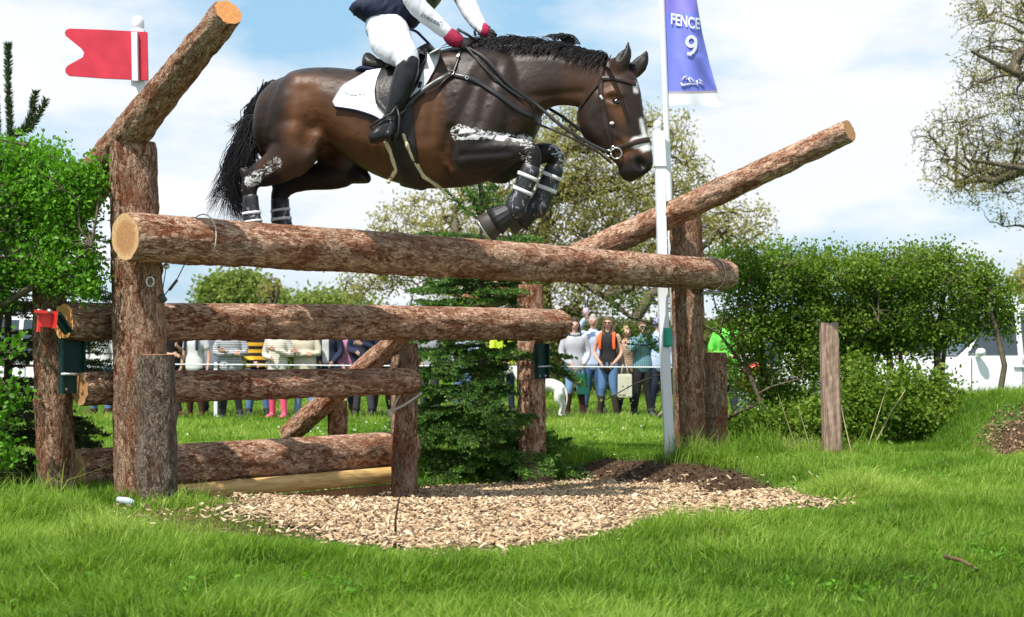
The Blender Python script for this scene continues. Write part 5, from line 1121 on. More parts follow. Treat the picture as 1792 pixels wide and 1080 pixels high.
# ------------------------------------------------------------------ wood chips, clods, grass
rs = np.random.RandomState(7)
def boxes(name, c, half, mat, seed, tiltamp=.35, rnd=None):
    n = len(c); rs = np.random.RandomState(seed); yaw = rs.uniform(0, 6.283, n); x = np.stack([np.cos(yaw), np.sin(yaw), rs.normal(size=n)*tiltamp], -1); x = unit(x); up = unit(np.stack([rs.normal(size=n)*tiltamp, rs.normal(size=n)*tiltamp, np.ones(n)], -1)); y = unit(np.cross(up, x)); z = np.cross(x, y)
    sg = np.array([(a, b, d) for a in (-1, 1) for b in (-1, 1) for d in (-1, 1)], float)
    sh = np.ones((n, 8, 3)); sh[:, :, 1] *= rs.uniform(.35, 1.1, (n, 8)); sh[:, :, 0] *= rs.uniform(.75, 1.15, (n, 8))
    q = sg[None]*sh*half[:, None]; V_ = c[:, None]+q[..., :1]*x[:, None]+q[..., 1:2]*y[:, None]+q[..., 2:]*z[:, None]
    f = np.array([(0, 1, 3, 2), (4, 6, 7, 5), (0, 4, 5, 1), (2, 3, 7, 6), (0, 2, 6, 4), (1, 5, 7, 3)]); Fc = (np.arange(n)[:, None, None]*8+f[None]).reshape(-1, 4)
    me = npmesh(name, V_.reshape(-1, 3), [Fc], {'rnd': np.repeat(rs.random(n) if rnd is None else rnd, 8)}); return link(name, me, mat, None, False)
def chipb(nt, b):
    L = nt.links; at = nd(nt, 'ShaderNodeAttribute', attribute_name='rnd'); r = ramp(nt, [(0, (.08, .05, .03)), (.14, (.22, .14, .08)), (.30, (.46, .31, .18)), (.65, (.60, .44, .27)), (1, (.72, .60, .43))]); L.new(at.outputs['Fac'], r.inputs[0])
    tcn = nd(nt, 'ShaderNodeTexCoord'); n = nd(nt, 'ShaderNodeTexNoise', i_Scale=60.0, i_Detail=4.0); L.new(tcn.outputs['Object'], n.inputs['Vector']); mr = ramp(nt, [(.3, (.7, .68, .66)), (.7, (1.05, 1.02, 1))]); L.new(n.outputs['Fac'], mr.inputs[0])
    mu = nd(nt, 'ShaderNodeMixRGB', blend_type='MULTIPLY'); mu.inputs[0].default_value = 1; L.new(r.outputs[0], mu.inputs[1]); L.new(mr.outputs[0], mu.inputs[2]); L.new(mu.outputs[0], b.inputs['Base Color'])
M['chip'] = material('wood_chip', rough=.8, build=chipb)
def scatter(poly, n, margin=0.0, rs=rs):
    lo, hi = poly.min(0)-margin, poly.max(0)+margin; x = rs.uniform(lo[0], hi[0], n); y = rs.uniform(lo[1], hi[1], n); return x, y, polydist(x, y, poly)
x, y, d = scatter(CHIP, 150000, .35); edge = d+.22*(fbm(x*3, y*3, 17)-.5); k = rs.random(len(x)) < np.where(edge < 0, 1, np.exp(-np.maximum(edge, 0)/.07)*.6); x, y = x[k], y[k]
x2, y2, d2 = scatter(SPARSE, 3000); k2 = (d2 < 0) & (rs.random(len(x2)) < .35*fbm(x2*3, y2*3, 4)**1.5*2); x = np.concatenate([x, x2[k2]]); y = np.concatenate([y, y2[k2]])
xs_, ys_, ds_ = scatter(SOIL, 5000, .3); k3 = rs.random(len(xs_)) < np.where(np.hypot(xs_-.93, ys_-10.9) < .32, .55, .03); x = np.concatenate([x, xs_[k3]]); y = np.concatenate([y, ys_[k3]])
n = len(x); c = np.stack([x, y, gz(x, y)+rs.uniform(.0, .030, n)+.018], -1); half = np.stack([rs.uniform(.008, .034, n)*rs.uniform(.6, 1.3, n), rs.uniform(.004, .013, n), rs.uniform(.0015, .004, n)], -1)*rs.uniform(.5, 1.05, n)[:, None]
tag(boxes('wood_chips', c, half, M['chip'], 8), kind='stuff', label='pale wood chips spread on the landing in front of the jump', cat='wood chips')
def clodb(nt, b):
    at = nd(nt, 'ShaderNodeAttribute', attribute_name='rnd'); r = ramp(nt, [(0, (.03, .018, .011)), (.4, (.10, .062, .038)), (.8, (.24, .155, .09)), (1, (.42, .30, .18))]); nt.links.new(at.outputs['Fac'], r.inputs[0]); nt.links.new(r.outputs[0], b.inputs['Base Color'])
M['clod'] = material('soil_clod', rough=.95, spec=.1, build=clodb)
x, y, d = scatter(SOIL, 5000, .1); k = d < .02; x, y = x[k], y[k]; nso = len(x); x2, y2, d2 = scatter(BANK, 9000, .25); k = d2 < .15; x = np.concatenate([x, x2[k]]); y = np.concatenate([y, y2[k]])
n = len(x); c = np.stack([x, y, gz(x, y)+rs.uniform(-.01, .02, n)], -1); half = np.abs(rs.normal(.004, .006, (n, 3)))*np.array([1, 1, .6])+.002
tag(boxes('soil_clods', c, half, M['clod'], 9, .8, np.where(np.arange(n) < nso, rs.random(n)*.45, .35+.65*rs.random(n))), kind='stuff', label='crumbs of brown soil on the torn bank', cat='soil')
def grassb(nt, b):
    pass
M['grass'] = leafmat('grass_blade', (.044, .105, .012), (.17, .295, .034), (.44, .51, .14), .4, .6)
M['grass_dry'] = leafmat('grass_dry', (.20, .15, .06), (.32, .25, .11), (.30, .32, .12), .3, .6)
def grass(name, D0, D1, n, hmul, W, seed, mat='grass', dens=None, marg=1.18, extra=None):
    rs = np.random.RandomState(seed); u = rs.random(n); D = np.sqrt(D0**2+(D1**2-D0**2)*u); hw = .3733*D*marg+.25; x = rs.uniform(-1, 1, n)*hw; y = D
    cd = polydist(x, y, CHIP)+.25*(fbm(x*4, y*4, 14)-.5); sd = polydist(x, y, SOIL)+.2*(fbm(x*5, y*5, 15)-.5); bd = polydist(x, y, BANK)+.2*(fbm(x*4, y*4, 6)-.5); sp = polydist(x, y, SPARSE)
    p = sstep(-.02, .12, cd)*sstep(-.02, .08, sd)*sstep(-.02, .1, bd); p = np.maximum(p, .010*(cd < 0)); p = p*(1-.80*(1-sstep(-.35, .2, sp+.5*(fbm(x*3, y*3, 23)-.5))))
    tr = 1-sstep(-.6, .6, polydist(x, y, TREAD)+2*(fbm(x*.6, y*.6, 8)-.5)); p = p*(1-.75*tr)
    if extra is not None: p = extra(x, y, p)
    k = rs.random(n) < p; x, y, cd, sp = x[k], y[k], cd[k], sp[k]; n = len(x); z = gz(x, y)
    patch = fbm(x*1.1+7, y*1.1, 12, 3); fine = fbm(x*6, y*6, 13, 2)
    h = hmul*(.45+1.1*patch**1.3)*(.6+.8*fine)*rs.uniform(.45, 1.5, n)*(1-.62*(1-sstep(0, .5, cd)))*(1-.5*(1-sstep(-.2, .2, sp)))*(1-.55*np.exp(-((x+1.6)/.8)**2-((y-8.6)/.6)**2))*(1+.7*sstep(.55, .72, fbm(x*2.2, y*2.2, 71, 2)))
    az = rs.uniform(0, 6.283, n); lean = np.abs(rs.normal(.45, .38, n)); wd = fbm(x*2.5, y*2.5, 19)*12.6; dx = np.cos(az)*lean+.22*np.cos(wd); dy = np.sin(az)*lean+.22*np.sin(wd)
    pos = np.stack([x, y, z-.005], -1); d = np.stack([dx, dy, np.zeros(n)], -1); s = np.stack([-np.sin(az+rs.normal(size=n)*.5), np.cos(az), np.zeros(n)], -1); w = W*rs.uniform(.6, 1.3, n)[:, None]; hh = h[:, None]
    up = np.array([0, 0, 1.0]); m1 = pos+up*hh*.55+d*hh*.28; tp = pos+up*hh*(1-.18*lean[:, None])+d*hh
    V_ = np.stack([pos-s*w*.5, pos+s*w*.5, m1+s*w*.42, m1-s*w*.42, tp], 1).reshape(-1, 3); b = np.arange(n)[:, None]*5
    rnd = np.clip(.9*(patch-.5)+.5*(rs.random(n)-.5)+.42+.4*(rs.random(n) < .04), 0, 1)
    me = npmesh(name, V_, [b+np.array([0, 1, 2, 3]), b+np.array([3, 2, 4])], {'rnd': np.repeat(rnd, 5)}); o = link(name, me, M[mat], None, False); return o
tag(grass('grass', 4.2, 8.2, 290000, .072, .0050, 61), kind='stuff', label='long mown green grass in the foreground', cat='grass')
tag(grass('grass', 8.2, 14.5, 330000, .066, .0065, 62), kind='stuff', label='green grass around the posts and the hedge foot', cat='grass')
tag(grass('grass', 14.5, 30, 260000, .075, .014, 63), kind='stuff', label='short green field grass between the jump and the spectators', cat='grass')
tag(grass('grass', 30, 75, 90000, .14, .06, 64), kind='stuff', label='far field grass beyond the spectators', cat='grass')
tag(grass('dry_grass', 4.2, 11.5, 260000, .050, .0045, 65, 'grass_dry', extra=lambda x, y, p: np.maximum(.9*(1-sstep(-.35, .25, polydist(x, y, SPARSE))), p*(.035+.30*sstep(.58, .75, fbm(x*1.3, y*1.3, 91, 3))))), kind='stuff', label='thin dry grass on the worn ground beside the left post', cat='grass')
TUFT = [(-2.55, 8.0, .5, .2), (-1.95, 7.75, .35, .15), (.35, 11.35, .25, .25), (1.75, 12.2, .3, .15), (-3.0, 7.6, .5, .3), (-.1, 11.7, .5, .2), (2.2, 12.4, .5, .2), (2.9, 12.5, .5, .2)]
def tuftp(x, y, p):
    q = np.zeros(len(x))
    for a, b_, r1, r2 in TUFT: q = np.maximum(q, np.exp(-((x-a)/r1)**2-((y-b_)/r2)**2))
    return q*.9
tag(grass('grass', 7.2, 13.2, 240000, .15, .006, 66, extra=tuftp), kind='stuff', label='taller grass tufts at the feet of the posts', cat='grass')
# low broad-leaved weeds
x = rs.uniform(-3.4, 4.6, 9000); y = rs.uniform(4.4, 12.6, 9000); k = (fbm(x*1.6, y*1.6, 44, 3)+.12*rs.random(9000) > .68) & (rs.random(9000) < .45) & (np.abs(x) < .40*y) & (polydist(x, y, CHIP) > .1) & (polydist(x, y, SOIL) > .05); x, y = x[k], y[k]; cx_ = np.repeat(x, 5)+rs.normal(size=len(x)*5)*.015; cy_ = np.repeat(y, 5)+rs.normal(size=len(x)*5)*.015; n = len(cx_)
ax = rvec(rs, n)*np.array([1, 1, .25])+np.array([0, 0, .35]); L = rs.uniform(.018, .038, n)
o = leaf_obj('weeds', np.stack([cx_, cy_, gz(cx_, cy_)+rs.uniform(.02, .06, n)], -1), ax, np.tile([0, 0, 1.0], (n, 1))+rs.normal(size=(n, 3))*.3, L, L*rs.uniform(.4, .8, n), rs.random(n)*.8, M['leaf_haw'], None, True)
tag(o, 'low broad-leaved weeds and clover growing through the grass', 'weeds', kind='stuff')
# daisies
x = rs.uniform(-7.5, 5, 260); y = rs.uniform(16, 23, 260); k = fbm(x*.6, y*.6, 3)+.25*rs.random(260) > .58; x, y = x[k], y[k]; n = len(x)
me_pos = np.stack([x, y, gz(x, y)+.07], -1); leaf_d = leafmat('daisy_white', (.8, .8, .78), (.8, .8, .78), (.85, .85, .7), .2)
M['daisy'] = leaf_d; o = leaf_obj('daisies', np.repeat(me_pos, 2, 0), rvec(rs, 2*n)*np.array([1, 1, .2]), np.tile([0, -.6, 1.0], (2*n, 1)), np.full(2*n, .022), np.full(2*n, .022), rs.random(2*n), leaf_d, None)
tag(o, 'small white daisies dotted in the field grass', 'daisies', kind='stuff')
# ------------------------------------------------------------------ spectators
HAIRM = {'brown': material('hair_brown', (.10, .055, .03), .6), 'dark': material('hair_dark', (.025, .016, .012), .6), 'grey': material('hair_grey', (.35, .33, .30), .7), 'fair': material('hair_fair', (.40, .27, .13), .6)}
_mc = {}
def cm(c, key=None, **k):
    kk = tuple(round(v, 3) for v in c)
    if kk not in _mc: _mc[kk] = fabric('cloth', c, 40, .12, .85, .2)
    return _mc[kk]
def stripes(name, a, b, freq, ax=2):
    def bd(nt, bb):
        L = nt.links; tcn = nd(nt, 'ShaderNodeTexCoord'); w = nd(nt, 'ShaderNodeTexWave', wave_type='BANDS', bands_direction='Z', i_Scale=freq, i_Distortion=.6, i_Detail=1.0); L.new(tcn.outputs['Object'], w.inputs['Vector'])
        r = ramp(nt, [(.45, a), (.55, b)]); L.new(w.outputs['Fac'], r.inputs[0]); L.new(r.outputs[0], bb.inputs['Base Color'])
    return material(name, a, .85, .2, build=bd)
def plaid(name, a, b, c, s=14):
    def bd(nt, bb):
        L = nt.links; tcn = nd(nt, 'ShaderNodeTexCoord'); last = None
        w1 = nd(nt, 'ShaderNodeTexWave', bands_direction='Z', i_Scale=s, i_Distortion=1.0); w2 = nd(nt, 'ShaderNodeTexWave', bands_direction='X', i_Scale=s, i_Distortion=1.0)
        for w in (w1, w2): L.new(tcn.outputs['Object'], w.inputs['Vector'])
        r1 = ramp(nt, [(.5, a), (.6, b)]); r2 = ramp(nt, [(.7, (0, 0, 0)), (.8, (.8, .8, .8))]); L.new(w1.outputs['Fac'], r1.inputs[0]); L.new(w2.outputs['Fac'], r2.inputs[0])
        mx = nd(nt, 'ShaderNodeMixRGB'); mx.inputs[2].default_value = (*c, 1); L.new(r2.outputs[0], mx.inputs[0]); L.new(r1.outputs[0], mx.inputs[1]); L.new(mx.outputs[0], bb.inputs['Base Color'])
    return material(name, a, .85, .2, build=bd)
M['navystripe'] = stripes('navy_white_stripe', (.02, .025, .06), (.62, .62, .62), 11); M['beestripe'] = stripes('yellow_black_stripe', (.02, .016, .02), (.75, .42, .03), 2.6)
M['creamstripe'] = stripes('cream_stripe', (.72, .68, .58), (.40, .36, .30), 9); M['pinkcheck'] = plaid('pink_check', (.55, .16, .32), (.30, .06, .18), (.72, .5, .6)); M['teal'] = plaid('teal_pattern', (.10, .24, .28), (.05, .12, .16), (.25, .40, .42), 9)
M['floral'] = plaid('floral', (.55, .45, .38), (.16, .10, .08), (.62, .3, .12), 10); M['lips'] = material('lips', (.42, .12, .10), .5); M['lens'] = material('dark_lens', (.01, .01, .012), .1, .8)
def person(px, D, h, label, top, legs, feet, hair, pose='rail', face=0.0, sleeve='long', longhair=False, boots=.0, hem=.86, extras=(), group='spectators behind the rope', seed=0, wide=1.0, dz=0.0):
    """standing figure facing the camera; local frame: x right, -y towards the viewer; every mesh in world coords"""
    x = (px-CX)*D/F; z0 = gnd(x, D)+dz; s = h/1.72; rr = random.Random(seed); root = empty('person', (x, D, z0), label, 'person', group, face+rr.uniform(-.35, .35))
    X = Vector((1, 0, 0)); 
    def Q(a, b, c): return Vector((a*s, b*s, c*s))
    st = .10+rr.random()*.05; kn = rr.uniform(-.02, .03)
    foot = {1: Q(st+.02, -.02, 0), -1: Q(-st-.01, .03, 0)}
    el, wr = {}, {}
    if pose == 'cross':
        el = {1: Q(.25, -.06, 1.13), -1: Q(-.25, -.06, 1.13)}; wr = {1: Q(-.06, -.23, 1.16), -1: Q(.08, -.25, 1.12)}
    elif pose == 'rail':
        el = {1: Q(.24, .0, 1.12), -1: Q(-.24, .0, 1.12)}; wr = {1: Q(.13, -.22, .93), -1: Q(-.10, -.22, .94)}
    elif pose == 'camera':
        el = {1: Q(.24, -.14, 1.22), -1: Q(-.24, -.14, 1.22)}; wr = {1: Q(.06, -.24, 1.50), -1: Q(-.06, -.24, 1.50)}
    elif pose == 'phone':
        el = {1: Q(.25, -.02, 1.10), -1: Q(-.30, -.16, 1.40)}; wr = {1: Q(.14, -.22, 1.05), -1: Q(-.17, -.26, 1.66)}
    elif pose == 'hold':
        el = {1: Q(.25, .02, 1.12), -1: Q(-.25, .02, 1.12)}; wr = {1: Q(.05, -.24, 1.20), -1: Q(-.04, -.22, 1.06)}
    else:
        el = {1: Q(.26, .03, 1.10), -1: Q(-.26, .03, 1.10)}; wr = {1: Q(.28, -.04, .86), -1: Q(-.27, -.04, .86)}
    knp = {d: Q(d*.095, -.02+kn, .52) for d in (1, -1)}
    def legp(d, z): a = foot[d]+Q(0, .01, .08); t = (z-.08)/.44; return a.lerp(knp[d], t)
    g = Geo(); R3 = [.15, .155, .145, .165, .16, .06]
    limb(g, [Q(0, 0, .90), Q(0, 0, 1.0), Q(0, .0, 1.12), Q(0, .0, 1.28), Q(0, .01, 1.40), Q(0, .01, 1.46)], [r*s for r in (.15, .155, .135, .165, .16, .07)], [r*s for r in (.10, .105, .095, .11, .085, .05)], X, 16)
    limb(g, [Q(0, .01, 1.42), Q(0, 0, 1.49), Q(0, -.005, 1.54)], [.05*s, .048*s, .05*s], None, X, 12)
    limb(g, [Q(0, -.012, 1.535), Q(0, -.012, 1.575), Q(0, 0, 1.625), Q(0, .008, 1.672)], [r*s for r in (.040, .062, .072, .055)], [r*s for r in (.045, .075, .088, .062)], X, 16)
    limb(g, [Q(0, -.085, 1.63), Q(0, -.106, 1.602)], [.008*s, .014*s], None, X, 8)
    for d in (1, -1):
        limb(g, [Q(d*.071, .005, 1.63), Q(d*.078, .01, 1.60)], [.007*s, .008*s], [.014*s, .012*s], X, 8)
        limb(g, [Q(d*.085, 0, .92), Q(d*.095, -.02+kn, .52), foot[d]+Q(0, .01, .08)], [r*s for r in (.085, .058, .036)], None, X, 14)
        limb(g, [foot[d]+Q(0, .03, .045), foot[d]+Q(d*.01, -.06, .04), foot[d]+Q(d*.02, -.15, .03)], [r*s for r in (.036, .040, .034)], [r*s for r in (.038, .034, .022)], X, 12)
        limb(g, [Q(d*.165, .01, 1.40), el[d], wr[d]], [r*s for r in (.045, .037, .025)], None, None, 10)
        f = (wr[d]-el[d]).normalized()
        limb(g, [wr[d], wr[d]+f*.05*s, wr[d]+f*.085*s], [r*s for r in (.026, .038, .034)], [r*s for r in (.02, .017, .015)], Vector((0, 0, 1)), 10)
        up = Vector((0, 0, 1)); up = (up-f*up.dot(f)).normalized(); cv = Vector((0, -1, 0)) if pose != 'camera' else Vector((-d, 0, 0))
        for kf, hf in enumerate((.026, .009, -.009, -.025)):
            b0_ = wr[d]+f*.08*s+up*hf*s; limb(g, [b0_, b0_+f*.035*s, b0_+f*.05*s+cv*.02*s-up*.01*s, b0_+f*.045*s+cv*.038*s-up*.015*s], [.0095*s, .009*s, .0085*s, .007*s], None, None, 6)
        limb(g, [wr[d]+f*.02*s+up*.022*s, wr[d]+f*.05*s+up*.045*s, wr[d]+f*.08*s+up*.050*s+cv*.02*s], [.012*s, .011*s, .008*s], None, None, 6)
    me = remesh(g, .0105*s, 3, 'body'); bo = bpy.data.objects.new('body', me); COL.objects.link(bo); me.materials.append(M['skin']); bo.parent = root
    def child(name, g_, mat, vox=.013, sm=4):
        m_ = remesh(g_, vox*s, sm, name) if vox else g_.mesh(name); m_.materials.append(mat); o = bpy.data.objects.new(name, m_); COL.objects.link(o); o.parent = root
        if not vox: m_.polygons.foreach_set('use_smooth', [True]*len(m_.polygons))
        return o
    g = Geo(); w_ = wide
    limb(g, [Q(0, 0, hem), Q(0, 0, 1.0), Q(0, 0, 1.13), Q(0, 0, 1.28), Q(0, .01, 1.395), Q(0, .01, 1.44)], [r*s*w_ for r in (.182, .178, .158, .188, .178, .09)], [r*s*w_ for r in (.135, .130, .118, .132, .105, .07)], X, 18, 2.3)
    if sleeve != 'none':
        for d in (1, -1):
            e = el[d]; w = wr[d]
            if sleeve == 'short': limb(g, [Q(d*.165, .01, 1.40), Q(d*.165, .01, 1.40).lerp(e, .62)], [.066*s, .058*s], None, None, 12)
            else: limb(g, [Q(d*.165, .01, 1.395), e, w.lerp(e, .08)], [r*s for r in (.068, .057, .042)], None, None, 12)
    child('top', g, top)
    g = Geo()
    limb(g, [Q(0, 0, .98), Q(0, .0, .90), Q(0, 0, .86)], [.168*s, .175*s, .165*s], [.118*s, .125*s, .115*s], X, 16)
    for d in (1, -1): limb(g, [Q(d*.085, 0, .90), Q(d*.092, -.015, .70), Q(d*.096, -.02+kn, .52), legp(d, .36) if boots < .3 else legp(d, .44), legp(d, max(.13, boots-.04))], [r*s for r in (.098, .086, .074, .066, .058)], None, X, 16)
    child('trousers', g, legs)
    for d in (1, -1):
        g = Geo(); tp_ = max(.13, boots); limb(g, [legp(d, tp_), legp(d, tp_*.6+.02), legp(d, .09)], [r*s for r in (.068, .060, .050)], None, X, 14)
        limb(g, [foot[d]+Q(0, .045, .045), foot[d]+Q(d*.01, -.06, .045), foot[d]+Q(d*.02, -.17, .032)], [r*s for r in (.046, .050, .042)], [r*s for r in (.046, .042, .028)], X, 12)
        child('boot', g, feet)
    g = Geo()
    limb(g, [Q(0, .030, 1.61), Q(0, .022, 1.65), Q(0, .012, 1.695)], [r*s for r in (.080, .083, .062)], [r*s for r in (.075, .086, .072)], X, 16)
    if longhair:
        for d in (1, -1): limb(g, [Q(d*.066, .01, 1.66), Q(d*.078, .02, 1.56), Q(d*.085, -.02, 1.44), Q(d*.075, -.07, 1.33)], [r*s for r in (.022, .030, .032, .014)], [r*s for r in (.05, .05, .035, .015)], X, 10)
        limb(g, [Q(0, .07, 1.62), Q(0, .08, 1.50), Q(0, .09, 1.38)], [.07*s, .08*s, .05*s], [.035*s, .035*s, .02*s], X, 12)
    child('hair', g, HAIRM[hair])
    for d in (1, -1):
        g = Geo(); limb(g, [Q(d*.030-.008, -.082, 1.632), Q(d*.030+.008, -.082, 1.632)], [.006*s]*2, None, None, 8); child('eye', g, M['lens'], 0)
    g = Geo(); limb(g, [Q(-.020, -.083, 1.572), Q(0, -.089, 1.569), Q(.020, -.083, 1.572)], [.005*s]*3, None, None, 8); child('mouth', g, M['lips'], 0)
    for e in extras: e(child, Q, s, el, wr)
    return root
def glasses(child, Q, s, el, wr):
    g = Geo()
    for d in (1, -1): limb(g, [Q(d*.033, -.094, 1.636), Q(d*.033, -.098, 1.632)], [.024*s, .024*s], [.017*s, .017*s], Vector((1, 0, 0)), 12)
    g.tube([Q(-.07, -.06, 1.638), Q(-.05, -.09, 1.638), Q(.05, -.09, 1.638), Q(.07, -.06, 1.638)], .004*s, 6); child('sunglasses', g, M['lens'], 0)
def straps(col):
    def f(child, Q, s, el, wr):
        for d in (1, -1):
            g = Geo(); limb(g, [Q(d*.10, .06, 1.45), Q(d*.115, -.06, 1.45), Q(d*.12, -.135, 1.33), Q(d*.125, -.14, 1.18)], [.026*s]*4, [.014*s]*4, Vector((1, 0, 0)), 10, 3.0); child('shoulder_strap', g, col, 0)
    return f
def camera_x(child, Q, s, el, wr):
    g = Geo(); g.box(Q(0, -.20, 1.60), (.13*s, .06*s, .09*s)); g.tube([Q(0, -.22, 1.60), Q(0, -.34, 1.60)], .036*s, 14); child('camera', g, M['black'], 0)
def phone_x(child, Q, s, el, wr):
    g = Geo(); g.box(wr[-1]+Q(.02, -.03, .12), (.09*s, .012*s, .15*s)); child('phone', g, cm((.55, .40, .55)), 0)
def shirt_front(col, w=.06):
    def f(child, Q, s, el, wr):
        g = Geo(); limb(g, [Q(0, -.128, 1.40), Q(0, -.142, 1.28), Q(0, -.128, 1.12), Q(0, -.145, .92)], [w*s]*4, [.012*s]*4, Vector((1, 0, 0)), 10, 3.0); child('shirt', g, col, 0)
    return f
def scarf(col):
    def f(child, Q, s, el, wr):
        g = Geo(); g.tube([Q(.085*math.cos(t), .01-.08*math.sin(t), 1.45+.01*math.sin(t*3)) for t in np.linspace(0, 6.28, 18)], .028*s, 8); child('scarf', g, col, 0)
    return f
def hood(col):
    def f(child, Q, s, el, wr):
        g = Geo(); limb(g, [Q(0, .03, 1.62), Q(0, .02, 1.67), Q(0, .01, 1.715)], [.088*s, .09*s, .06*s], [.09*s, .095*s, .06*s], Vector((1, 0, 0)), 14); g.tube([Q(-.05, -.10, 1.665), Q(.05, -.10, 1.665)], .022*s, 8); child('cap', g, col, 0)
    return f
jean = cm((.10, .19, .36)); jeanl = cm((.20, .33, .52)); blackc = cm((.018, .018, .02)); navyc = cm((.018, .024, .05)); brownb = cm((.055, .024, .014)); greyc = cm((.30, .30, .33)); whitec = cm((.58, .58, .58)); cream = cm((.52, .46, .36)); pink = material('pink_rubber', (.80, .10, .20), .3); dgrey = cm((.05, .05, .055)); mud = cm((.045, .032, .024)); olive = cm((.10, .11, .06))
person(176, 23.6, 1.74, 'person in white top and blue jeans seen left of the big left post', whitec, jean, brownb, 'fair', 'down', seed=1, boots=.1)
person(206, 24.6, 1.80, 'person in grey-brown coat seen in the gap left of the big left post', cm((.16, .13, .11)), jean, blackc, 'dark', 'down', seed=21, hem=.8)
person(296, 23.9, 1.76, 'person in black jacket holding hands up, nearest the left post', blackc, dgrey, brownb, 'dark', 'hold', .3, 'short', seed=2)
person(342, 23.7, 1.70, 'person in white tee with navy sleeves and black apron-like bag', whitec, blackc, brownb, 'brown', 'down', -.2, 'short', seed=3, boots=.3, extras=(straps(navyc),))
person(370, 24.7, 1.80, 'person in grey-blue jacket standing behind the striped jumper', cm((.20, .23, .28)), dgrey, blackc, 'grey', 'down', .1, seed=4)
person(404, 23.2, 1.70, 'person with arms crossed in navy and white striped jumper', M['navystripe'], blackc, dgrey, 'brown', 'cross', 0, seed=5, wide=1.06, boots=.1)
person(451, 24.1, 1.74, 'person in bold yellow and black striped jumper and jeans', M['beestripe'], jean, dgrey, 'dark', 'rail', .15, seed=6, wide=1.05)
person(486, 23.3, 1.66, 'person in cream striped jacket and bright pink wellington boots', M['creamstripe'], blackc, pink, 'fair', 'hold', -.1, seed=7, boots=.36, hem=.82)
person(534, 23.5, 1.68, 'person in padded cream coat beside the pink boots', cream, jeanl, greyc, 'grey', 'cross', .1, seed=8, hem=.72, wide=1.12)
person(572, 23.8, 1.74, 'person in navy gilet over white shirt and jeans', navyc, jean, brownb, 'grey', 'rail', 0, seed=9, sleeve='long', extras=(shirt_front(whitec),))
person(603, 24.0, 1.64, 'person in pink checked shirt behind the small raking log', M['pinkcheck'], navyc, brownb, 'fair', 'rail', .2, seed=10, boots=.2)
person(636, 23.8, 1.80, 'person in long navy coat beside the pink checked shirt', navyc, dgrey, blackc, 'dark', 'hold', -.2, seed=11, hem=.75, wide=1.08)
person(668, 24.4, 1.76, 'person in dark coat with brown boots seen left of the slim post', cm((.03, .03, .04)), brownb, mud, 'brown', 'down', 0, seed=12, boots=.3)
person(752, 24.2, 1.70, 'person in grey top half hidden behind the fir tree, left side', greyc, dgrey, blackc, 'fair', 'rail', 0, seed=13)
person(812, 24.0, 1.72, 'person in pale blue top hidden behind the fir tree, middle', cm((.35, .42, .55)), jean, blackc, 'brown', 'rail', 0, seed=14)
person(884, 24.6, 1.76, 'person in yellow hi-vis vest behind the fir tree, right side', cm((.55, .70, .05)), navyc, blackc, 'dark', 'rail', 0, seed=15)
person(1006, 23.6, 1.68, 'woman with long dark hair in grey jumper, jeans and tall brown boots', cm((.42, .42, .47)), jeanl, brownb, 'dark', 'rail', .15, longhair=True, boots=.42, seed=16, extras=(scarf(greyc),), wide=.97)
person(1038, 24.9, 1.76, 'person in pale blue shirt raising a phone to take a photo', cm((.45, .55, .75)), cm((.05, .10, .22)), dgrey, 'grey', 'phone', 0, seed=17, extras=(phone_x,))
person(1064, 23.5, 1.70, 'smiling woman in sunglasses and black top with orange shoulder straps', blackc, jean, mud, 'brown', 'rail', 0, 'none', boots=.36, seed=18, extras=(glasses, straps(cm((.75, .12, .03)))), longhair=True, wide=.92, hem=.84)
person(1096, 23.9, 1.55, 'person in cream floral top next to the woman in sunglasses', M['floral'], navyc, dgrey, 'fair', 'down', .1, seed=19)
person(1124, 23.7, 1.64, 'person in teal patterned jacket looking through a camera', M['teal'], blackc, dgrey, 'brown', 'camera', -.1, seed=20, extras=(camera_x,), hem=.90)
person(1152, 24.8, 1.72, 'person in pale blue sleeves half hidden by the white marker pole', cm((.42, .52, .70)), navyc, dgrey, 'dark', 'down', 0, seed=22, extras=(hood(cm((.35, .32, .6))),))
person(1272, 21.5, 1.76, 'steward in bright green hi-vis jacket behind the right hedge', cm((.12, .55, .07)), cm((.03, .04, .045)), blackc, 'dark', 'hold', 0, seed=23, wide=1.12, hem=.82)
person(1345, 24.5, 1.6, 'person in dark blue coat behind the right hedge near the red pushchair', cm((.05, .06, .12)), dgrey, blackc, 'brown', 'rail', 0, seed=24)
# bags
def bag(px, py, D, w, h, mat, label, handle=True):
    c = P(px, py, D); t = empty('shopping_bag', c, label, 'bag'); g = Geo(); rings = []
    for q, k in ((-.5, .92), (-.45, 1), (.4, 1.0), (.5, .9)): rings.append([c+Vector((a*w*.5*k, b*.06*k, q*h)) for a, b in ((-1, -1), (1, -1), (1, 1), (-1, 1))])
    g.loft(rings); o = g.build('bag_body', mat, None, False); put(o, Matrix.Identity(4), t)
    g = Geo(); g.tube([c+Vector((-w*.25, 0, h*.5)), c+Vector((-w*.12, 0, h*.5+.16)), c+Vector((w*.12, 0, h*.5+.16)), c+Vector((w*.25, 0, h*.5))], .008, 6); o = g.build('handle', mat, None); put(o, Matrix.Identity(4), t); return t
bag(1093, 675, 23.4, .24, .40, cm((.55, .53, .42)), 'cream carrier bag hanging beside the floral top')
bag(1020, 672, 23.5, .20, .36, cm((.01, .10, .07)), 'dark green carrier bag held by the long-haired woman')
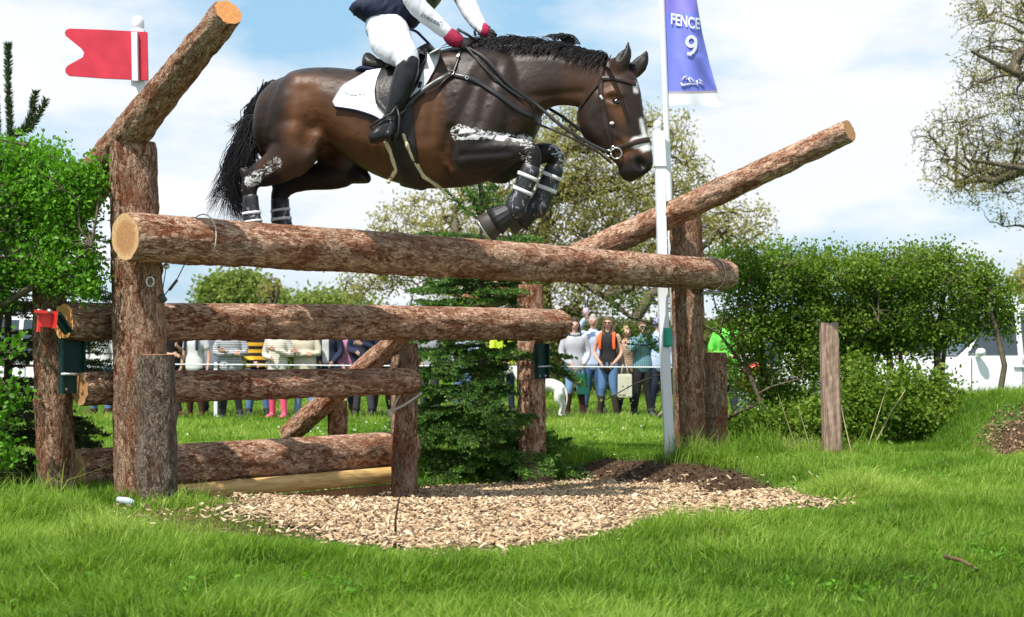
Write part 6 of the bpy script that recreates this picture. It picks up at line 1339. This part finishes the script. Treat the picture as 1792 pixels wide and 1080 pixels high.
# dog seen from behind
def dogf():
    D = 23.0; s = D/F; x0, z0 = (978-CX)*s, gnd((978-CX)*s, D); t = empty('dog', (x0, D, z0), 'white long-legged dog standing behind the reddish post, rear towards us', 'dog'); g = Geo()
    def q(px, py, dy=0.0): return P(px+10, py, D)+Vector((0, dy, 0))
    A = Vector((0, 1, 0))
    limb(g, [q(968, 680, 0), q(955, 674, .05), q(938, 676, .1), q(918, 682, .15), q(906, 680, .2)], [.115, .12, .125, .14, .09], [.11, .105, .11, .135, .10], A, 16)
    limb(g, [q(908, 676, .2), q(898, 662, .22), q(892, 650, .24)], [.06, .055, .05], None, A, 12)
    limb(g, [q(896, 648, .24), q(886, 648, .26), q(874, 654, .28)], [.055, .05, .028], [.06, .05, .03], A, 12)
    limb(g, [q(896, 642, .28), q(902, 652, .30)], [.018, .012], [.03, .02], A, 8)
    for d in (0, .12):
        limb(g, [q(968+d*30, 688, -.05+d), q(966+d*50, 700, -.05+d), q(972+d*50, 712, -.03+d), q(969+d*60, 724, -.03+d), q(972+d*60, 727, -.06+d)], [.085, .06, .03, .022, .022], None, A, 12)
        limb(g, [q(912+d*30, 688, .12+d), q(912+d*40, 706, .12+d), q(911+d*40, 722, .12+d), q(908+d*40, 727, .10+d)], [.055, .034, .024, .022], None, A, 12)
    limb(g, [q(974, 674, 0), q(980, 684, -.03), q(982, 698, -.05), q(980, 710, -.05)], [.025, .02, .015, .008], None, A, 8)
    me = remesh(g, .011, 4, 'body'); me.materials.append(fabric('white_fur', (.72, .70, .66), 60, .1)); o = bpy.data.objects.new('body', me); COL.objects.link(o); put(o, Matrix.Identity(4), t)
dogf()
# rope line on white stakes
rp = empty('rope_barrier', P(700, 728, 23.0), 'white string rope on white stakes in front of the spectators', 'rope')
g = Geo(); pts = [P(a, b, d) for a, b, d in ((-200, 636, 23.0), (160, 637.5, 23.0), (377, 638, 23.0), (620, 640, 23.0), (895, 641.5, 23.0), (1180, 643, 23.0), (1500, 645, 23.0))]; g.tube(pts, .011, 6); o = g.build('string', M['white_dirty'], None); put(o, Matrix.Identity(4), rp)
for px in (377, 700, 1500, 40):
    x = (px-CX)*23.02/F; z = gnd(x, 23.02); g = Geo(); g.loft([[Vector((x+a*.028*k, 23.05+b*.028*k, zz_)) for a, b in ((-1, -1), (1, -1), (1, 1), (-1, 1))] for zz_, k in ((z-.02, 1), (z+.93, 1), (z+.96, .6))]); o = g.build('stake', M['white_dirty'], None, False); put(o, Matrix.Identity(4), rp)
# ------------------------------------------------------------------ cars
M['carwhite'] = material('white_car_paint', (.78, .79, .80), .25, .5, coat=.6); M['cardark'] = material('dark_car_paint', (.05, .055, .065), .3, coat=.6); M['glass'] = material('car_glass', (.03, .045, .06), .06, .9); M['tyre'] = material('tyre', (.015, .015, .015), .9); M['lamp'] = material('lamp_glass', (.6, .62, .65), .1, .8); M['redlamp'] = material('red_lamp', (.5, .02, .02), .2)
def car(px, D, label, paint, L=4.6, Wd=1.85, Hh=1.75, rz=0.0, kind='suv'):
    x = (px-CX)*D/F; t = empty('parked_car', (x, D, gnd(x, D)), label, 'car', None, rz); hL, hW = L/2, Wd/2
    def ch(name, g, mat, sm=False, par=None, loc=None):
        me = g.mesh(name); me.materials.append(mat); o = bpy.data.objects.new(name, me); COL.objects.link(o); o.parent = par or t
        if sm: me.polygons.foreach_set('use_smooth', [True]*len(me.polygons))
        if loc: o.location = loc
        return o
    # side profile, nose at -x
    prof = [(-hL, .45), (-hL+.03, .72), (-hL+.12, .88), (-hL+.55, .98), (-hL*.42, 1.05), (-hL*.20, 1.48), (-hL*.08, Hh*.97), (.15, Hh), (hL*.6, Hh*.985), (hL*.86, Hh*.93), (hL*.97, 1.12), (hL, .85), (hL-.02, .42), (hL-.15, .28), (-hL+.15, .28)]
    g = Geo(); rings = []
    for yy, k in ((-hW, .0), (-hW+.03, .6), (-hW+.12, 1.0), (0, 1.0), (hW-.12, 1.0), (hW-.03, .6), (hW, .0)):
        r = []
        for (a, b) in prof:
            up = max(0, b-.98); ins = up/(Hh-.98)*.20; y2 = yy*(1-ins/hW*(1 if abs(yy) > 0 else 0)); cx_, cz = 0, .9; e = (1-k)*.05
            r.append(Vector((a-math.copysign(e, a), y2, b-math.copysign(e, b-.9))))
        rings.append(r)
    g.loft(rings); body = ch('body', g, paint, True)
    md = body.modifiers.new('b', 'BEVEL'); md.width = .03; md.segments = 2; md.limit_method = 'ANGLE'; md.angle_limit = .5
    for sd in (-1, 1):
        for a0, a1, b0, b1 in ((-.36, -.02, -.17, -.02), (.02, .40, .02, .40), (.44, .80, .44, .74)):
            g = Geo(); zt, zb = Hh*.93, 1.10
            def yy(z): return sd*(hW-.20*(z-.98)/(Hh-.98)*1.0+.004)
            q = [(a0*hL, yy(zb), zb), (a1*hL, yy(zb), zb), (b1*hL, yy(zt), zt), (b0*hL, yy(zt), zt)]; q2 = [(a, b-sd*.02, c) for a, b, c in q]; g.loft([q2, q] if sd > 0 else [q, q2]); ch('window', g, M['glass'])
    g = Geo(); q = [(-hL*.41, -hW*.84, 1.08), (-hL*.41, hW*.84, 1.08), (-hL*.10, hW*.72, Hh*.94), (-hL*.10, -hW*.72, Hh*.94)]; q = [Vector(v)+Vector((-.03, 0, .02)) for v in q]; g.loft([q, [v+Vector((.02, 0, -.02)) for v in q]]); ch('windscreen', g, M['glass'])
    for a in (-hL+.85, hL-.85):
        for sd in (-1, 1):
            g = Geo(); R_ = .36; g.tube([Vector((a, sd*(hW-.20), R_)), Vector((a, sd*(hW-.19), R_)), Vector((a, sd*(hW+.0), R_)), Vector((a, sd*(hW+.012), R_))], [R_*.9, R_, R_, R_*.93], 28); w = ch('wheel', g, M['tyre'], True)
            g = Geo(); g.tube([Vector((a, sd*(hW+.008), R_)), Vector((a, sd*(hW+.022), R_))], [R_*.66, R_*.60], 20); ch('rim', g, M['steel'], False, w)
    for sd in (-1, 1):
        g = Geo(); limb(g, [Vector((-hL+.03, sd*hW*.82, .76)), Vector((-hL+.22, sd*hW*.93, .80))], [.10, .07], None, None, 12); ch('headlight', g, M['lamp'], True)
        g = Geo(); g.box((hL*.975, sd*hW*.84, .95), (.09, .16, .30)); ch('tail_light', g, M['redlamp'])
        g = Geo(); limb(g, [Vector((-hL*.30, sd*(hW+.02), 1.10)), Vector((-hL*.30, sd*(hW+.14), 1.14))], [.05, .07], [.05, .08], None, 10); ch('mirror', g, paint, True)
    for a in (-hL*.34, hL*.01, hL*.42):
        for sd in (-1, 1):
            g = Geo(); g.box((a, sd*(hW+.001), .72), (.012, .006, .66)); ch('door_gap', g, M['black'])
            if a < hL*.4:
                g = Geo(); g.box((a+.75, sd*(hW+.012), .92), (.16, .03, .03)); ch('handle', g, paint)
    return t
car(1745, 22.5, 'large white off-road car parked behind the right end of the hedge', M['carwhite'], 4.7, 1.9, 1.9, .05)
car(1560, 28.0, 'white car parked further back behind the middle of the right hedge', M['carwhite'], 4.5, 1.8, 1.6, -.1)
car(1420, 31.0, 'white car seen through the hedge left of the weathered stake', M['carwhite'], 4.3, 1.8, 1.6, .2)
car(1860, 30.0, 'dark grey car half hidden at the far right edge', M['cardark'], 4.5, 1.8, 1.6, 0)
car(60, 30.0, 'white van-like car parked far left behind the spruce', M['carwhite'], 4.8, 1.9, 1.9, 0)
# red pushchair
pc = empty('pushchair', P(1322, 712, 22.0), 'red pushchair with white wheel seen under the right hedge', 'pushchair')
pb = P(1320, 665, 22.0)
g = Geo(); limb(g, [pb+Vector((-.10, 0, -.12)), pb+Vector((-.12, 0, .06)), pb+Vector((.02, 0, .18)), pb+Vector((.16, 0, .16))], [.16]*4, [.10, .12, .11, .03], Vector((0, 1, 0)), 14, 2.5); o = g.build('seat', M['redplastic'], None); put(o, Matrix.Identity(4), pc)
for dx, rr_ in ((.02, .15), (-.22, .12)):
    for dy in (-.22, .22):
        g = Geo(); c = pb+Vector((dx+.05, dy, -.33)); g.tube([c+Vector((rr_*math.cos(t), 0, rr_*math.sin(t))) for t in np.linspace(0, 6.2832, 20)], .022, 6); g.tube([c+Vector((-rr_, 0, 0)), c+Vector((rr_, 0, 0))], .01, 5); o = g.build('wheel', M['white'], None); put(o, Matrix.Identity(4), pc)
g = Geo()
for dy in (-.2, .2): g.tube([pb+Vector((.07, dy, -.33)), pb+Vector((-.1, dy, 0)), pb+Vector((-.3, dy, .25))], .012, 6); g.tube([pb+Vector((-.17, dy, -.33)), pb+Vector((.05, dy, .0))], .012, 6)
g.tube([pb+Vector((-.3, -.2, .25)), pb+Vector((-.3, .2, .25))], .014, 6); o = g.build('frame', M['black'], None); put(o, Matrix.Identity(4), pc)
# ------------------------------------------------------------------ marker flags, banner, stake
wp = empty('marker_pole', P(1172, 803, 12.36), 'white square marker pole with ball top and white flag board, green taped joint', 'marker pole')
def sq(name, pts, w, mat, par, w2=None):
    g = Geo(); rings = []; w2 = w2 or w
    for i, p in enumerate(pts):
        ww = w if i < len(pts)-1 or w2 == w else w2; rings.append([p+Vector((a*ww/2, b*ww/2, 0)) for a, b in ((-1, -.6), (-.92, -1), (.92, -1), (1, -.6), (1, 1), (-1, 1))])
    g.loft(rings); o = g.build(name, mat, None, False); put(o, Matrix.Identity(4), par); return o
Dm = 12.38
sq('pole', [P(1172.5, 812, Dm), P(1162, 580, Dm), P(1155, 290, Dm)], .088, M['white'], wp)
sq('head_box', [P(1155, 292, Dm), P(1152, 236, Dm), P(1151.5, 230, Dm)], .112, M['white'], wp)
g = Geo(); limb(g, [P(1151, 228, Dm), P(1151, 217, Dm)], [.030, .030], None, Vector((1, 0, 0)), 14); c = P(1150.5, 220, Dm); limb(g, [c+Vector((0, 0, -.012)), c+Vector((0, 0, .012))], [.038, .038], None, Vector((1, 0, 0)), 18); o = g.build('ball_finial', M['white'], None); put(o, Matrix.Identity(4), wp)
def board(name, outline, thick, mat, par, ydir):
    g = Geo(); n = len(outline); A_ = [p for p in outline]; B_ = [p+ydir*thick for p in outline]; g.add(A_+B_, [tuple(range(n)), tuple(range(2*n-1, n-1, -1))]+[(i, i+n, (i+1) % n+n, (i+1) % n) for i in range(n)]); o = g.build(name, mat, None, False); put(o, Matrix.Identity(4), par); return o
fd = Vector((.33, .94, 0)); fo = P(1157, 240, Dm); fz_ = Vector((0, 0, 1))
def FL(u, v): return fo+fd*u+fz_*v
board('flag_board', [FL(.04, 0), FL(.34, -.02), FL(.27, -.14), FL(.38, -.28), FL(.04, -.25)], .014, M['white'], wp, Vector((.94, -.33, 0)))
g = Geo(); g.tube([P(1167.5, 574, Dm-.03), P(1168.5, 607, Dm-.03)], .040, 14); o = g.build('tape', M['greentape'], None); put(o, Matrix.Identity(4), wp)
g = Geo(); g.tube([P(1168, 574+q*3.6, Dm-.03) for q in range(10)], [.0415 if q % 2 else .044 for q in range(10)], 14); o = g.build('tape', M['greentape'], None); put(o, Matrix.Identity(4), wp)
Dr_ = 8.9; rp2 = empty('marker_pole', P(262, 870, Dr_), 'white marker pole with red swallow-tailed flag board behind the left post', 'marker pole')
sq('pole', [P(262, 870, Dr_), P(248, 400, Dr_), P(243, 60, Dr_), P(243, 56, Dr_)], .092, M['white'], rp2)
g = Geo(); c = P(241.5, 41, Dr_); limb(g, [c+Vector((0, 0, -.018)), c+Vector((0, 0, .012))], [.040, .040], None, Vector((1, 0, 0)), 18); g.tube([c+Vector((0, 0, -.04)), c+Vector((0, 0, -.066))], .042, 16); o = g.build('ball_finial', M['white'], None); put(o, Matrix.Identity(4), rp2)
def fp(px, py): return P(px, py, Dr_-.075+(240-px)*.0006)
out = [(257, 56), (180, 52), (122, 50), (116, 52), (113, 57), (115, 63), (142, 85), (147, 92), (145, 100), (118, 115), (114, 121), (115, 128), (120, 132.5), (180, 137), (259, 140.5)]
board('flag_board', [fp(a, b) for a, b in out], .018, M['red'], rp2, Vector((0, 1, 0)))
sq('pole_face', [P(237.5, 142, Dr_-.085), P(236, 57, Dr_-.085)], .040, M['white'], rp2)
# banner flag
bn = empty('banner_flag', P(1186, 800, 13.3), 'tall purple-blue feather banner reading FENCE 9 on a white pole', 'banner flag')
g = Geo(); g.tube([P(1187, 805, 13.3), P(1174, 420, 13.3), P(1165, 190, 13.3), P(1158, 0, 13.3), P(1152, -200, 13.3)], .030, 14); o = g.build('pole', M['white'], None); put(o, Matrix.Identity(4), bn)
def cloth_pt(u, v):
    """u 0..1 from the pole outwards, v in photo rows"""
    L_ = 1158.5+4+(v/190)*6.5; Rr_ = np.interp(v, [-200, -60, 0, 60, 110, 150, 172, 186], [1195, 1208, 1219, 1229, 1241, 1252, 1259, 1265]); sag = (1-u)*0+u*u*(-2)+ (5*math.sin(u*7.0)*u*.0)
    dd = .07*math.sin(u*5.5+v*.018)*u+.025*math.sin(u*12-v*.05)*u*(1 if v > 100 else .4)
    return P(L_+(Rr_-L_)*u, v+sag, 13.3+dd)
nu, nv = 30, 90; vs = np.linspace(-200, 186, nv+1); g = Geo(); V_ = []; 
for sgn in (0, 1): V_ += [cloth_pt(i/nu, v+((-3*math.sin(i/nu*5)) if v > 180 else 0))+Vector((0, .004*sgn, 0)) for v in vs for i in range(nu+1)]
N_ = (nu+1)*(nv+1); Fs = []
for j in range(nv):
    for i in range(nu): a = j*(nu+1)+i; Fs += [(a, a+1, a+nu+2, a+nu+1), (a+N_, a+nu+1+N_, a+nu+2+N_, a+1+N_)]
g.add(V_, Fs); me = g.mesh('cloth'); me.polygons.foreach_set('use_smooth', [True]*len(me.polygons))
M['banner'] = material('banner_blue', (.17, .20, .68), .7); M['banner2'] = material('banner_purple', (.21, .19, .62), .7); M['banwhite'] = material('banner_white', (.80, .82, .88), .7); M['bantan'] = material('banner_tan', (.42, .36, .36), .7)
for m_ in ('banner', 'banwhite', 'bantan', 'banner2'): me.materials.append(M[m_])
mi = []
for j in range(nv):
    v = (vs[j]+vs[j+1])/2; c_ = 1 if v > 166 else (2 if v > 161 else (3 if v < 22 else 0)); mi += [c_]*(2*nu)
cs_ = []
cl = bpy.data.objects.new('cloth', me); COL.objects.link(cl)
# polygons were written in the order added
me.polygons.foreach_set('material_index', mi); put(cl, Matrix.Identity(4), bn)
def banner_text(txt, px, py, size, ang, name='lettering', bold=.03, xs=1.0):
    cu = bpy.data.curves.new('t', 'FONT'); cu.body = txt; cu.size = 1.0; cu.offset = bold; cu.extrude = 0.0
    to = bpy.data.objects.new('t', cu); COL.objects.link(to); bpy.context.view_layer.update(); me = bpy.data.meshes.new_from_object(to); bpy.data.objects.remove(to)
    V_ = coords(me); out = []; ca, sa = math.cos(ang), math.sin(ang)
    for v in V_:
        x = px+(v[0]*xs*ca+v[1]*sa*.0)*size; y = py+(v[0]*xs*sa-v[1])*size
        Lx = 1158.5+4+(y/190)*6.5; Rx = np.interp(y, [-200, -60, 0, 60, 110, 150, 172, 186], [1195, 1208, 1219, 1229, 1241, 1252, 1259, 1265]); out.append(tuple(cloth_pt((x-Lx)/(Rx-Lx), y)+Vector((0, -.016, 0))))
    me.vertices.foreach_set('co', np.array(out, np.float32).ravel()); me.update(); me.materials.append(M['banwhite']); o = bpy.data.objects.new(name, me); COL.objects.link(o); put(o, Matrix.Identity(4), bn); return o
banner_text('FENCE', 1173, 42, 27, .22, bold=.022, xs=.66)
def cpt(a, b, off=-.012):
    Lx = 1158.5+4+(b/190)*6.5; Rx = np.interp(b, [-200, -60, 0, 60, 110, 150, 172, 186], [1195, 1208, 1219, 1229, 1241, 1252, 1259, 1265]); return cloth_pt((a-Lx)/(Rx-Lx), b)+Vector((0, off, 0))
def stroke_on(pts, w, name='lettering'):
    g = Geo(); V_ = []; m = len(pts)
    for i, (a, b) in enumerate(pts):
        dx, dy = pts[min(i+1, m-1)][0]-pts[max(i-1, 0)][0], pts[min(i+1, m-1)][1]-pts[max(i-1, 0)][1]; l = math.hypot(dx, dy); V_ += [cpt(a-dy/l*w/2, b+dx/l*w/2), cpt(a+dy/l*w/2, b-dx/l*w/2)]
    g.add(V_, [(2*i, 2*i+1, 2*i+3, 2*i+2) for i in range(m-1)]); o = g.build(name, M['banwhite'], None, False); put(o, Matrix.Identity(4), bn)
stroke_on([(1209.5+7.6*math.cos(t), 74+8.2*math.sin(t)) for t in np.linspace(.15, -6.2, 30)]+[(1217.5, 78), (1216.5, 86), (1213, 92), (1207.5, 96), (1202.5, 94.5)], 5.4)
def squig(pts, th=.006, name='logo'):
    g = Geo(); g.tube([cloth_pt((a-1166)/(np.interp(b, [110, 150, 172], [1241, 1252, 1259])-1166), b)+Vector((0, -.014, 0)) for a, b in pts], th, 5); o = g.build(name, M['banwhite'], None); put(o, Matrix.Identity(4), bn)
for q in ([(1190, 146), (1194, 150), (1204, 148), (1218, 149)], [(1191, 142), (1196, 136), (1201, 133), (1199, 140), (1207, 137), (1213, 143), (1217, 147)], [(1193, 146), (1191, 150), (1196, 152)], [(1204, 138), (1206, 144), (1210, 145)], [(1219, 142), (1219.5, 152)], [(1223, 141), (1230, 146)], [(1223, 146), (1230, 151)]): squig(q)
# weathered stake
sk = fence_pt; s0 = P(1457, 805, 12.3); s1 = P(1450, 565, 12.3); g = Geo(); rings = []
for k in range(25):
    t = k/24; c = s0+(s1-s0)*t; w = .080-.003*t; r = []
    for j, (a, b) in enumerate(((-1, -.75), (-.78, -1), (0, -1.03), (.78, -1), (1, -.75), (1, 0), (1, .8), (0, 1), (-1, .8), (-1, 0))): r.append(c+Vector((a*w*(1+.03*math.sin(k*1.7+j)), b*w*.8*(1+.03*math.sin(k*2.1+j*2)), .006*math.sin(j*2.4) if k == 24 else 0)))
    rings.append(r)
g.loft(rings); o = g.build('wooden_stake', M['stake'], None, False); tag(o, 'weathered squared wooden stake standing in the grass before the hedge', 'stake')
# loose bits on the ground
def twigobj(name, pts, r, mat, label, cat):
    g = Geo(); g.tube(pts, [r*(1-.5*i/(len(pts)-1)) for i in range(len(pts))], 7); o = g.build(name, mat, None); tag(o, label, cat)
def gp3(px, py, dz=.02): p = hit(px, py); return Vector((p.x, p.y, float(gz(p.x, p.y))+dz))
q = gp3(692, 950); twigobj('twig', [q, q+Vector((0, 0, .09)), q+Vector((.012, 0, .16)), q+Vector((.02, 0, .20))], .007, M['twig_dark'], 'thin dark twig standing upright in the wood chips', 'twig')
q = gp3(1655, 1000, .06); q2 = gp3(1712, 1020, .05); twigobj('stick', [q, (q+q2)/2+Vector((0, 0, .01)), q2], .010, cm((.15, .09, .05)), 'short brown stick lying in the right foreground grass', 'stick')
q = gp3(1262, 740); twigobj('branch', [P(1250, 745, 14.2), P(1290, 722, 14.1), P(1330, 706, 14.0)], .03, M['bark_tree'], 'fallen grey branch leaning under the right hedge', 'branch')
q = gp3(1062, 735); twigobj('branch', [P(1152, 730, 14.8), P(1165, 715, 14.8), P(1172, 700, 14.8)], .022, M['twig_pale'], 'pale cut branch end beside the marker pole', 'branch')
q = gp3(222, 893, .05); g = Geo(); limb(g, [q+Vector((-.05, 0, .01)), q, q+Vector((.03, 0, -.01))], [.016, .022, .02], [.01, .016, .012], None, 8); tag(g.build('litter', cm((.45, .52, .62)), None), 'crumpled pale blue wrapper in the grass by the left post', 'litter')
